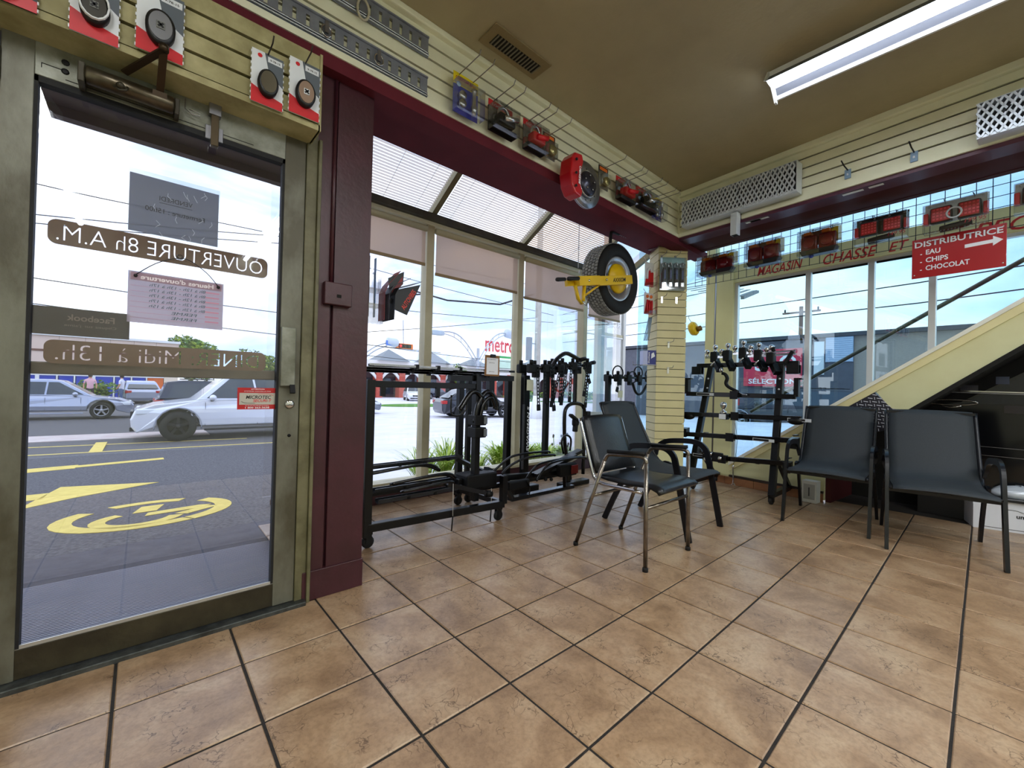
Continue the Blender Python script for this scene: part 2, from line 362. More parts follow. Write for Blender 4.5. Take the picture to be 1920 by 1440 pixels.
# ---- door closer
dc = thing('door_closer', 'bronze cylinder door closer with folding arm over the door', 'door closer', (-.69, .30, 2.015))
br = P('aged_bronze', (104, 98, 84), .3, .85, var=(76, 66, 50), vs=10)
MB().lathe([(.0, 0), (.026, .0), (.030, .006), (.030, .226), (.026, .232), (0, .232)], 20, None, T(-.105, -.03, .0) @ RY(90)).build('cylinder', br, dc)
m_ = MB(); m_.box(-.122, -.105, -.05, .02, -.036, .030); m_.box(.127, .142, -.04, .02, -.03, .03); m_.build('bracket', alud, dc, bevel=.003)
m_ = MB(); m_.ball((-.018, -.062, -.012), .012, None, 8); m_.tube([(-.035, -.06, -.02), (-.02, -.066, -.03), (-.004, -.064, -.022), (.0, -.06, -.008)], .004, 6); m_.build('valve', alud, dc)
m_ = MB(); m_.bar((-.01, -.055, .04), (.09, -.175, .105), .022, .006); m_.build('closer_arm', P('arm_bronze', (70, 58, 44), .35, .8), dc)
m_ = MB(); m_.bar((.09, -.175, .11), (.085, -.05, .02), .022, .006); m_.lathe([(.014, 0), (.014, .02), (0, .022)], 10, None, T(.09, -.175, .10)); m_.box(.065, .105, -.06, .02, -.0, .02); m_.build('closer_arm', P('arm_bronze', (70, 58, 44), .35, .8), dc)
# ---- latch bolt at the top
lt = thing('surface_bolt', 'steel surface bolt hanging from the header to the right of the door closer', 'bolt', (-.437, .32, 1.93))
MB().box(-.012, .014, -.026, 0, 0, .155).build('bolt_body', P('bolt_bronze', (96, 84, 66), .3, .8), lt, bevel=.003)
m_ = MB(); m_.box(-.028, .030, -.006, 0, .03, .085); m_.box(-.02, .02, -.03, -.0, .12, .185); m_.build('mounting_plate', steel, lt, bevel=.002)
hk = thing('wire_hook', 'small bent wire hook on the header between closer and bolt', 'hook', (-.53, .31, 2.03))
MB().tube([(0, 0, .05), (0, -.004, .01), (.02, -.012, -.005), (.045, -.012, -.005), (.045, -.012, .006), (.012, -.012, .008)], .002, 6).build('hook_wire', wire, hk)
# hinge barrels on the left
for z in (1.93, .30):
    MB().lathe([(0, 0), (.009, 0), (.009, .10), (0, .10)], 10, None, T(-.992, .315, z)).build('hinge', alud, d)
# ================================================================ GREENHOUSE BAY (front windows, y = 1.65)
mul = P('mullion_champagne', (198, 190, 158), .45, .1, var=(184, 174, 142), vs=4)
muls = P('mullion_light', (238, 232, 204), .45, .05)
kn = MB(); kn.box(.2, 4.36, 1.60, 1.70, -.1, .15); kn.build('wall_back', maroon); kn = bpy.data.objects['wall_back']; struct(kn, 'low maroon knee wall under the bay windows')
sl = MB().box(.2, 4.36, 1.57, 1.72, .15, .178).build('trim_4', mul, bevel=.003); struct(sl, 'window sill of the bay')
ZE = 2.45
XM = [1.30, 2.42, 3.53]
for k, (a, b) in enumerate(((.0, 1.30), (1.30, 2.42), (2.42, 3.53), (3.53, 4.33))):
    wroot = sroot('window_%d' % (k+1), ['bay window left of the first mullion', 'bay window between first and second mullion', 'bay window between second and third mullion', 'narrow bay window next to the corner'][k])
    MB().box(a+.035, b-.035, 1.662, 1.668, .178, ZE).build('pane', glass('bay_glass', (.985, .985, .99), .04), wroot)
    f = MB(); f.box(b-.038, b+.038, 1.60, 1.70, .178, ZE) if k < 3 else None
    if k < 3: f.build('mullion', mul, wroot, bevel=.003)
    MB().box(a+.03, b-.03, 1.64, 1.68, ZE-.03, ZE).build('head_frame', muls, wroot)
ev = MB(); ev.box(.0, 4.36, 1.585, 1.72, ZE, ZE+.075); ev = ev.build('trim_5', muls, bevel=.004); struct(ev, 'pale eave beam of the bay')
ev2 = MB(); ev2.box(.0, 4.36, 1.53, 1.59, ZE+.03, ZE+.085); ev2 = ev2.build('trim_6', alud); struct(ev2, 'dark gutter strip behind the eave beam')
# sloped roof: from (y1.62,z2.52) to (y.62,z3.10)
sl0, sl1 = Vector((0, 1.66, 2.53)), Vector((0, .60, 3.135)); sdv = (sl1-sl0).normalized(); snv = Vector((0, sdv.z, -sdv.y))
rw = sroot('window_5', 'sloped glass roof of the bay')
for k, (a, b) in enumerate(((.0, 1.30), (1.30, 2.42), (2.42, 3.53), (3.53, 4.33))):
    m_ = MB(); m_.add([(a, *(sl0+Vector((0, 0, .03))).yz), (b, *(sl0+Vector((0, 0, .03))).yz), (b, *(sl1+Vector((0, 0, .03))).yz), (a, *(sl1+Vector((0, 0, .03))).yz)], [(0, 1, 2, 3)]); m_.build('pane', glass('bay_glass'), rw)
raf = P('rafter_olive', (128, 118, 84), .5, .2)
for x in XM+[4.31]:
    MB().bar((x, 1.64, 2.53), (x, .62, 3.11), .05, .07).build('rafter', raf, rw)
# horizontal blinds under the roof glass
slm = film('blind_slat', (226, 214, 206), .08); slb = film('blind_slat_tan', (206, 178, 154), .06)  # white slats tinted slightly tan so their shadow lines show
Lr = (sl1-sl0).length
def blind(a, b, label, mt):
    r = thing('roof_blind', label, 'blind', (a, 1.60, 2.545), 0, 'venetian blinds under the sloped glass')
    n = 43; tl = None
    for k in range(n):
        p = (sdv*(.03+k*.0248)); 
        if tl is None:
            hx = (b-a)/2-.045
            q1 = Vector((0, 0, -.0105)); q2 = Vector((0, 0, .0105))
            A_ = RX(-20)
            m_ = MB(); m_.add([Vector((x, *(A_ @ Vector((0, y_, z_))).yz)) for x in (0, 2*hx) for y_, z_ in ((-.0092, 0), (0, .0014), (.0092, 0))], [(0, 1, 4, 3), (1, 2, 5, 4)])
            o = m_.build('slat', mt, r); tl = o.data
        else: o = obj('slat', tl, r)
        o.location = (.045, p.y, p.z-.012)
    c = MB()
    for t_ in (.12, .38, .64, .88):
        x = .045+t_*(b-a-.09); c.tube([(x, -.0, -.02), (x, sdv.y*1.08, sdv.z*1.08-.02)], .0015, 4)
    c.build('ladder_cord', white, r)
    MB().box(.04, b-a-.04, -.012, .012, -.02, .0).build('bottom_rail', mt, r)
    return r
blind(.0, 1.30, 'white slatted roof blind beside the maroon column', slm)
blind(1.30, 2.42, 'white slatted roof blind in the middle roof bay', slm)
blind(2.42, 3.53, 'tan-tinted slatted roof blind above the hanging tire', slb)
wd = thing('blind_wand', 'thin white wand hanging from the roof blind beside the tire', 'blind wand', (2.62, .98, 2.22))
MB().tube([(0, 0, 0), (0, 0, .62)], .004, 6).build('wand', white, wd); MB().lathe([(.004, .03), (.011, 0), (.0, -.004)], 8, None, T(0.02, 0, -.05)).build('tassel', white, wd)
# roller shades
shm = film('shade_mesh', (226, 212, 202), .38); shd = P('shade_hem', (150, 128, 92), .6); tub = P('roller_tube', (186, 176, 140), .5)
for k, (a, b, zb, lb) in enumerate(((.10, 1.255, 2.09, 'half-lowered taupe roller shade in the bay window next to the column'), (1.345, 2.37, 2.025, 'half-lowered taupe roller shade in the second bay window'), (2.465, 3.485, 1.99, 'half-lowered taupe roller shade in the third bay window behind the tire'), (3.58, 4.28, 1.95, 'narrow taupe roller shade in the bay window nearest the corner'))):
    r = thing('roller_shade', lb, 'roller shade', (a, 1.60, zb), 0, 'roller shades in the bay')
    MB().box(.01, b-a-.012, -.001, .001, 0, 2.40-zb).build('fabric', shm, r)
    MB().box(.008, b-a-.010, -.006, .006, -.018, .008).build('hem_bar', shd, r)
    MB().tube([(0, -.01, 2.405-zb), (b-a-.005, -.01, 2.405-zb)], .027, 12).build('roller_tube', tub, r)
# ceiling vent
cv = thing('ceiling_vent', 'olive painted metal ceiling vent with dark slots above the slatwall', 'vent', (.945, .085, 2.938), R(0))
MB().box(-.215, .215, -.085, .075, -.008, 0).build('vent_frame', P('vent_paint', (140, 122, 84), .5, bump=.2), cv, bevel=.003)
MB().box(-.165, .165, -.038, .040, -.0095, -.006).build('vent_opening', groove, cv)
for k in range(15):
    MB().box(-.160+k*.0228, -.153+k*.0228, -.038, .040, -.014, -.008).build('louver', P('louver_grey', (120, 112, 92), .5), cv)
# ================================================================ RIGHT WALL (slightly skewed)
wr = MB().box(-.02, 5.3, .02, .06, 2.50, 2.95).build('wall_right', groove); wr.location = PB(0, 0, 0); wr.rotation_euler = (0, 0, BANG); struct(wr, 'cream slatwall band over the right windows')
slat_wall(wr, .0, 5.3, 2.535, 2.90, 0, .0755, cream)
MB().box(-.01, 5.3, -.018, .02, 2.505, 2.537).build('bottom_rail', cream, wr)
MB().box(-.02, 5.3, -.03, .02, 2.895, 2.945).build('cornice', cream, wr, bevel=.008)
MB().box(-.016, .014, -.022, .0, 2.51, 2.93).build('corner_bead', cream, wr)
purp = P('plum_strip', (84, 42, 62), .4)
sb = MB(); sb.box(-.35, 5.3, .0, .16, 2.478, 2.506, purp); sb.box(-.38, 5.3, .15, .52, 2.492, 2.54, maroon_d); sb.box(-.38, 5.3, .46, .52, 2.488, 2.96, maroon_d)
sb = sb.build('trim_7', maroon_d); sb.location = PB(0, 0, 0); sb.rotation_euler = (0, 0, BANG); struct(sb, 'dark maroon soffit over the right windows')
tp = MB()
for a, b in ((.62, .80), (.66, .74), (1.30, 1.42), (1.45, 1.53)): tp.box(a, b, -.0005+.02, .05, 2.4735, 2.4752)
tp = tp.build('paper_tape', white); tp.parent = sb
# cream pilaster, header band, jambs and lower wall
def inB(mb, name, mat, label=None, parent=None, bevel=0):
    o = mb.build(name, mat, parent, bevel=bevel)
    if parent is None: o.location = PB(0, 0, 0); o.rotation_euler = (0, 0, BANG); struct(o, label)
    return o
yel = P('pale_yellow_paint', (230, 224, 168), .55, var=(224, 216, 158), vs=2, bump=.05)
yeld = P('pale_yellow_paint_b', (222, 220, 172), .6, var=(216, 212, 162), vs=3, bump=.05)
pl = MB(); pl.box(-.27, -.165, 1.02, 1.12, -.02, 2.7); pl.box(-.145, .045, 1.02, 1.12, -.02, 2.48); pl = inB(pl, 'trim_8', yel, 'pale yellow pilaster beside the corner opening')
MB().tube([(-.155, 1.03, 0), (-.155, 1.03, 2.6)], .012, 8).build('steel_strip', steel, pl)
hb = inB(MB().box(.03, 5.3, 1.03, 1.10, 2.235, 2.43), 'trim_9', yel, 'pale yellow header band with red hand lettering')
red = P('red_marker', (196, 40, 36), .5)
text('lettering', 'MAGASIN', red, hb, T(.50, 1.0285, 2.305), .42, .095, bold=.01, shear=.3)
text('lettering', 'CHASSE', red, hb, T(1.08, 1.0285, 2.295), .40, .095, bold=.01, shear=.3)
text('lettering', 'ET', red, hb, T(1.42, 1.0285, 2.295), .13, .08, bold=.01, shear=.3)
text('lettering', 'PECHE', red, hb, T(2.10, 1.0285, 2.295), .50, .10, bold=.01, shear=.3)
# windows along the stair
wB = sroot('window_6', 'right hand windows behind the diagonal stair skirt', PB(0, 0, 0), BANG)
def zt(s_): return .73+.731*(s_-.725)
MB().prism([(.03, zt(.03)-.12), (3.1, zt(3.1)-.12), (3.1, 2.235), (.03, 2.235)], 1.085, 1.09).build('pane', glass('right_glass', (.72, .88, .93), .10), wB)
MB().box(.03, 5.3, 1.05, 1.10, 2.205, 2.238).build('head_frame', P('bright_alu', (226, 228, 226), .35, .5), wB)
for s_ in (.06, .752, 1.235, 1.625, 2.4): MB().box(s_-.022, s_+.022, 1.05, 1.10, zt(s_)-.10, 2.21).build('mullion', P('bright_alu', (226, 228, 226), .35, .5), wB, bevel=.002)
gk = MB()
for a, b in ((.09, .725), (.78, 1.205), (1.265, 1.6)): gk.box(a, b, 1.07, 1.08, 2.188, 2.205)
gk.build('gasket', blackm, wB)
MB().box(-.27, 5.3, 1.085, 1.09, 2.44, 2.95).build('pane', glass('right_glass'), wB)
MB().box(-.3, 5.3, .52, 1.09, 2.95, 2.955).build('pane', glass('right_glass'), wB)
MB().box(-1.3, -.27, 1.12, 1.125, -.02, 2.95).build('pane', glass('right_glass'), wB)
MB().tube([(.15, 1.26, .80), (5.0, 1.26, 3.98)], .018, 8).build('hand_rail', P('rail_metal', (118, 104, 84), .35, .5), wB)
# stair skirt wall: cream, cut diagonally; dark alcove below the stringer to the right
sk = MB()
sk.prism([(.06, .02), (.93, .02), (.93, zt(.93)), (.06, zt(.06))], 1.0, 1.04)
sk.prism([(1.393, .912), (1.494, .890), (3.3, 2.40), (3.3, zt(3.3)), (1.25, zt(1.25))], .995, 1.04)
sk = inB(sk, 'wall_stair', yeld, 'pale yellow stair skirt wall cut on the diagonal')
MB().prism([(.06, zt(.06)-.10), (3.3, zt(3.3)-.10), (3.3, zt(3.3)-.035), (.06, zt(.06)-.035)], .975, 1.06).build('cap_moulding', P('cap_cream', (232, 222, 168), .4), sk)
MB().prism([(.06, zt(.06)-.035), (3.3, zt(3.3)-.035), (3.3, zt(3.3)), (.06, zt(.06))], .955, 1.07).build('cap_top', P('cap_white', (240, 238, 222), .35), sk)
MB().bar((1.494, .985, .875), (3.3, .985, 2.385), .03, .03).build('stringer_edge', groove, sk)
MB().box(.06, .93, .975, 1.0, .085, .105).build('kick_rail', P('kick_rail_brown', (66, 52, 44), .4, .5), sk)
# diamond tread plate triangle
def intri(x, z): return z < zt(x)-.115 and z > .50+(x-.78)*.385+.012 and x > .80 and (z < 1.10-(x-1.25)*1.30 if x > 1.25 else True)
dp = MB(); dp.prism([(.78, .50), (.78, zt(.78)-.05), (1.26, zt(1.26)-.05), (1.41, .90), (1.36, .72)], .985, .998)
dpo = dp.build('tread_plate', P('tread_plate_steel', (62, 60, 68), .35, .6), sk, label='dark diamond tread plate')
st = MB(); dm = P('tread_lug', (238, 240, 246), .3, .3)
for a in range(32):
    for b in range(26):
        sx, sz = .78+a*.030, .48+b*.030
        if not intri(sx, sz): continue
        if (a+b) % 2: st.box(-.0155, .0155, -.004, .0, -.0030, .0030, None, T(sx, .985, sz) @ RY(8))
        else: st.box(-.011, .011, -.003, .0, -.0018, .0018, None, T(sx, .985, sz) @ RY(84))
st.build('tread_lug', dm, dpo, kind='stuff')
# terracotta baseboard tiles
tb_ = P('baseboard_tile', (150, 100, 62), .5, var=(134, 86, 52), vs=12)
bbp = MB().box(-.30, .93, .99, 1.0, 0, .01).build('baseboard_right', grout); bbp.location = PB(0, 0, 0); bbp.rotation_euler = (0, 0, BANG); struct(bbp, 'terracotta baseboard tiles under the yellow wall')
for k in range(4):
    MB().box(-.29+k*.305, .012+k*.305, .975, .999, .001, .08).build('baseboard_tile', tb_, bbp, bevel=.002)
# under-stair recess
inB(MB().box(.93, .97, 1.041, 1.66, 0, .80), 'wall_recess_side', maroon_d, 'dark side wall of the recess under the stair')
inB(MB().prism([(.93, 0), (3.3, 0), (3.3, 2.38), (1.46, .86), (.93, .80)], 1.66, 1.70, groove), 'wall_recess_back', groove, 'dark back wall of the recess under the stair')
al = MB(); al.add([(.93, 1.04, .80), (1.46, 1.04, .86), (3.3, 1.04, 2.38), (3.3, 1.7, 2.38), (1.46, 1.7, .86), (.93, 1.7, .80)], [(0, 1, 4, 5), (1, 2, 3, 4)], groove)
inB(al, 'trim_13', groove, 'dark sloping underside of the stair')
# back / side enclosure behind the camera
bw = MB(); bw.box(-2.66, -2.6, -5.2, .4, 0, 2.94); bw.box(-2.6, 4.9, -5.26, -5.2, 0, 2.94); bw.box(-2.66, -1.0, .335, .40, 0, 2.94); bw = bw.build('wall_rear', cream); struct(bw, 'rear walls of the shop behind the viewer')
# corner slatwall column (45 degrees)
A_ = Vector((3.28, .48, 0)); B_ = Vector((3.51, .289, 0)); dv = (B_-A_).normalized(); ang = math.atan2(dv.y, dv.x); Lc = (B_-A_).length
cc = MB().box(.012, Lc-.012, .012, .25, .0, 2.50).build('wall_corner', groove); cc.location = A_; cc.rotation_euler = (0, 0, ang); struct(cc, 'cream slatwall column in the corner')
slc = P('column_cream', (222, 212, 162), .5, var=(214, 204, 152), vs=4)
z = .44; k = 0
while z < 2.47:
    h = min(.079, 2.485-z); MB().box(0, Lc, 0, .26, z+.003, z+h-.003).build('slat', slc, cc); z += h
MB().box(-.004, Lc+.004, -.004, .264, 2.47, 2.495).build('top_moulding', P('brown_trim', (126, 108, 86), .5), cc)
MB().box(.0, Lc, .0, .26, 0, .40).build('base_block', yeld, cc)
MB().box(-.003, Lc+.003, -.003, .262, .40, .44).build('torn_edge', P('torn_board', (206, 186, 136), .8, bump=.5), cc)
# ceiling light
lf = thing('strip_light', 'white fluorescent strip light with reflector wings on the ceiling', 'ceiling light', (2.19, -.85, 2.938))
MB().box(-.045, .045, -3.0, 0, -.05, 0).build('housing', white, lf)
m_ = MB(); m_.add([(-.045, -3.0, -.03), (-.045, 0, -.03), (-.10, 0, -.085), (-.10, -3.0, -.085), (.045, -3.0, -.03), (.045, 0, -.03), (.10, 0, -.085), (.10, -3.0, -.085), (.10, 0, -.105), (.10, -3, -.105), (.09, 0, -.105), (.09, -3, -.105)], [(0, 1, 2, 3), (4, 7, 6, 5)]); m_.build('reflector', P('reflector_grey', (84, 86, 94), .5), lf); MB().box(.088, .102, -3.0, 0, -.108, -.085).build('reflector_lip', white, lf)
tbm = P('tube_glow', (236, 244, 255), .5, emit=17)
for x in (-.03,): MB().tube([(x, -2.98, -.075), (x, -.02, -.075)], .028, 12).build('fluorescent_tube', tbm, lf)
m_ = MB(); m_.prism([(-.11, -.085), (-.05, 0), (.05, 0), (.11, -.085), (.11, -.125), (.085, -.125), (.02, -.06), (-.06, -.06)], -.008, .004); m_.build('end_plate', white, lf)

for x_, y_, lb in ((-1.2, -1.9, 'strip light behind the camera on the left'), (.55, -2.15, 'strip light behind the camera in the middle of the ceiling')):
    dup(lf, (x_, y_, 2.938), 0, lb)

vf = MB(); vf.box(3.95, 4.03, 1.72, 1.78, -.12, 2.45); vf = vf.build('trim_14', P('post_champagne', (206, 184, 160), .5)); struct(vf, 'champagne door post outside the corner bay')
ve = thing('outer_door', 'dark framed outer glass door standing open beyond the corner of the bay', 'door', (4.05, 1.80, -.11))
MB().box(0, .16, 0, .05, 0, 2.5).build('door_stile', P('door_edge_dark', (44, 42, 46), .5), ve); MB().box(.16, .62, .01, .03, 1.86, 1.92).build('door_rail', mul, ve); MB().box(.16, .62, .01, .03, .15, .22).build('door_rail', mul, ve); MB().box(.62, .68, 0, .05, 0, 2.5).build('door_stile', P('door_stile_light', (196, 196, 190), .4, .3), ve); MB().box(.16, .62, .018, .022, .2, 2.5).build('pane', glass('bay_glass'), ve)
text('lettering', 'REMORQUES', P('letter_white', (244, 246, 248), .5), ve, T(.36, .012, 2.05), .42, .10, bold=.02); MB().box(-.55, .60, -.002, .0, 1.86, 1.875).build('white_strip', P('letter_white', (244, 246, 248), .5), ve)
vg = MB().box(4.78, 4.95, 1.95, 2.05, -.12, 2.5).build('trim_15', P('post_grey_light', (196, 194, 186), .5)); struct(vg, 'pale grey post outside the corner')
# ================================================================ OUTDOORS
def gz(y): return -.1-.05*(max(min(y, 11.6), 1.6)-1.6)
asph = P('asphalt', (112, 109, 110), .9, var=(74, 73, 76), vs=42, bump=.5, bs=140)
pale = P('overexposed_lot', (232, 230, 236), .85, var=(216, 214, 224), vs=1.2, bump=.1, bs=60)  # lot surface whitened in its colour to imitate overexposure
def strip(x0, x1, ys, name, mat, dz=0):
    m_ = MB(); vs = []
    for y in ys: vs += [(x0, y, gz(y)+dz), (x1, y, gz(y)+dz)]
    m_.add(vs, [(2*i, 2*i+1, 2*i+3, 2*i+2) for i in range(len(ys)-1)]); return m_.build(name, mat)
def wedge(left, ys, name, mat):
    m_ = MB(); vs = []
    for y in ys:
        xb = -.63+.31*(y+1.733) if y >= 1.6 else .40
        a, b = (-60, xb) if left else (xb, 160); vs += [(a, y, gz(y)), (b, y, gz(y))]
    m_.add(vs, [(2*i, 2*i+1, 2*i+3, 2*i+2) for i in range(len(ys)-1)]); return m_.build(name, mat)
ga = wedge(True, [.42, 1.6, 4, 8, 11.6, 60, 140], 'ground', asph); struct(ga, 'grey asphalt lot and street seen through the door')
gb = wedge(False, [-60, 1.6, 4, 8, 11.6, 60, 140], 'ground', pale); struct(gb, 'parking lot beyond the bay windows, coloured pale to look overexposed')
# dark floor-level doormat and kerb strip outside the door
mt = thing('door_mat', 'ribbed dark rubber mat outside the glass door', 'door mat', (-.46, 1.0, gz(1)+.002))
MB().box(-.9, .52, -.60, .58, 0, .012).build('mat_base', P('mat_rubber', (58, 58, 66), .8, var=(70, 70, 80), vs=9), mt)
rb = MB()
for k in range(62): rb.box(-.9, .52, -.595+k*.0175, -.587+k*.0175, .012, .021)
rb.build('mat_rib', P('mat_rib', (150, 150, 162), .6), mt, kind='stuff')
kp = MB().box(-3, .15, 1.60, 2.0, -.14, -.092).build('doorstep_strip', P('step_concrete', (96, 94, 100), .85, var=(84, 82, 88), vs=10, bump=.3)); struct(kp, 'smooth grey strip at the edge of the doorstep'); kp.name = 'trim_12'
# canopy over the door and outer wall return
cp = MB(); cp.box(-2.6, .2, .42, 1.44, 2.38, 2.44); cp.box(-2.6, .2, 1.40, 1.46, 2.33, 2.46); cp.box(-2.6, .2, .86, .89, 2.365, 2.385); cp = cp.build('trim_10', P('canopy_brown', (92, 76, 78), .6)); struct(cp, 'brown soffit of the canopy outside the door')
ow = MB(); ow.box(.12, .20, .72, 1.78, -.1, .18); ow.box(.12, .20, 1.70, 1.78, -.1, 2.5); ow.box(.135, .185, .72, .80, -.1, 2.5); ow.box(.12, .2, .72, 1.78, 2.40, 2.5); ow = ow.build('trim_11', P('outer_frame_brown', (118, 98, 78), .5, .2), bevel=.003); struct(ow, 'brown outer frame at the left end of the bay')
MB().box(.155, .16, .80, 1.70, .18, 2.40).build('pane', glass('bay_glass'), ow)
# painted road markings (each its own patch of yellow paint on the asphalt)
yp = P('road_paint_yellow', (238, 214, 112), .8, var=(222, 196, 98), vs=14, bump=.3, bs=120)
def mark(name, polys, label, cat='road marking'):
    m_ = MB()
    for p in polys: m_.add([(x, y, gz(y)+.004) for x, y in p]+[(x, y, gz(y)-.01) for x, y in p], [tuple(range(len(p)))]+[(i, i+len(p), (i+1) % len(p)+len(p), (i+1) % len(p)) for i in range(len(p))])
    o = m_.build(name, yp); tag(o, label, cat); return o
def ring(cx, cy, r0, r1, a0, a1, n=18, sx=1, sy=1):
    out = []
    for i in range(n):
        b0, b1 = R(a0+(a1-a0)*i/n), R(a0+(a1-a0)*(i+1)/n)
        out.append([(cx+math.cos(b0)*r0*sx, cy+math.sin(b0)*r0*sy), (cx+math.cos(b0)*r1*sx, cy+math.sin(b0)*r1*sy), (cx+math.cos(b1)*r1*sx, cy+math.sin(b1)*r1*sy), (cx+math.cos(b1)*r0*sx, cy+math.sin(b1)*r0*sy)])
    return out
# wheelchair symbol, about 1.1 m, heading to the left
sy_ = ring(-.55, 3.1, .47, .60, -62, 40, 12, 1.0, .95)+ring(-.55, 3.1, .47, .60, 62, 118, 8, 1, .95)+ring(-.55, 3.1, .47, .60, 140, 296, 14, 1, .95)
sy_ += ring(-.62, 2.92, .20, .30, 120, 345, 16)+[[(-.66, 3.16), (-.50, 3.16), (-.44, 3.42), (-.60, 3.42)], [(-.58, 2.98), (-.22, 3.02), (-.10, 3.12), (-.20, 3.16), (-.56, 3.10)], [(-.30, 2.84), (-.06, 3.02), (-.14, 3.08), (-.38, 2.92)]]
mark('wheelchair_symbol', sy_, 'yellow painted wheelchair symbol on the asphalt outside the door')
mark('painted_arrow', [[(-1.75, 4.55), (-1.35, 4.55), (-1.35, 4.95), (-1.75, 4.95)], [(-1.45, 4.05), (-1.12, 4.42), (-.44, 4.95), (-1.30, 5.35)]], 'large yellow painted arrow on the asphalt behind the wheelchair symbol')
mark('painted_arrow', [[(-2.6, 7.0), (-1.35, 7.35), (-1.35, 7.85), (-2.6, 7.6)], [(-1.35, 7.45), (-.30, 7.75), (-.30, 8.05), (-1.35, 7.75)]], 'long thin yellow arrow and bar further out on the asphalt')
mark('painted_line', [[(-4.5, 10.55), (3.2, 9.75), (3.2, 9.87), (-4.5, 10.70)]], 'yellow edge line nearest the white car')
mark('painted_line', [[(-1.40, 10.3), (-1.20, 10.25), (-1.22, 12.6), (-1.42, 12.6)]], 'short slanted yellow tick joining the two edge lines')
mark('painted_line', [[(-4.5, 12.35), (1.6, 11.8), (1.6, 11.88), (-4.5, 12.45)]], 'thin yellow line in front of the street kerb')
kb = MB().box(-30, .9, 13.2, 14.6, -.62, -.585).build('kerb', P('kerb_pink', (196, 176, 170), .85, var=(206, 196, 190), vs=3)); struct(kb, 'pale brick kerb strip beside the street'); kb.name = 'kerb'

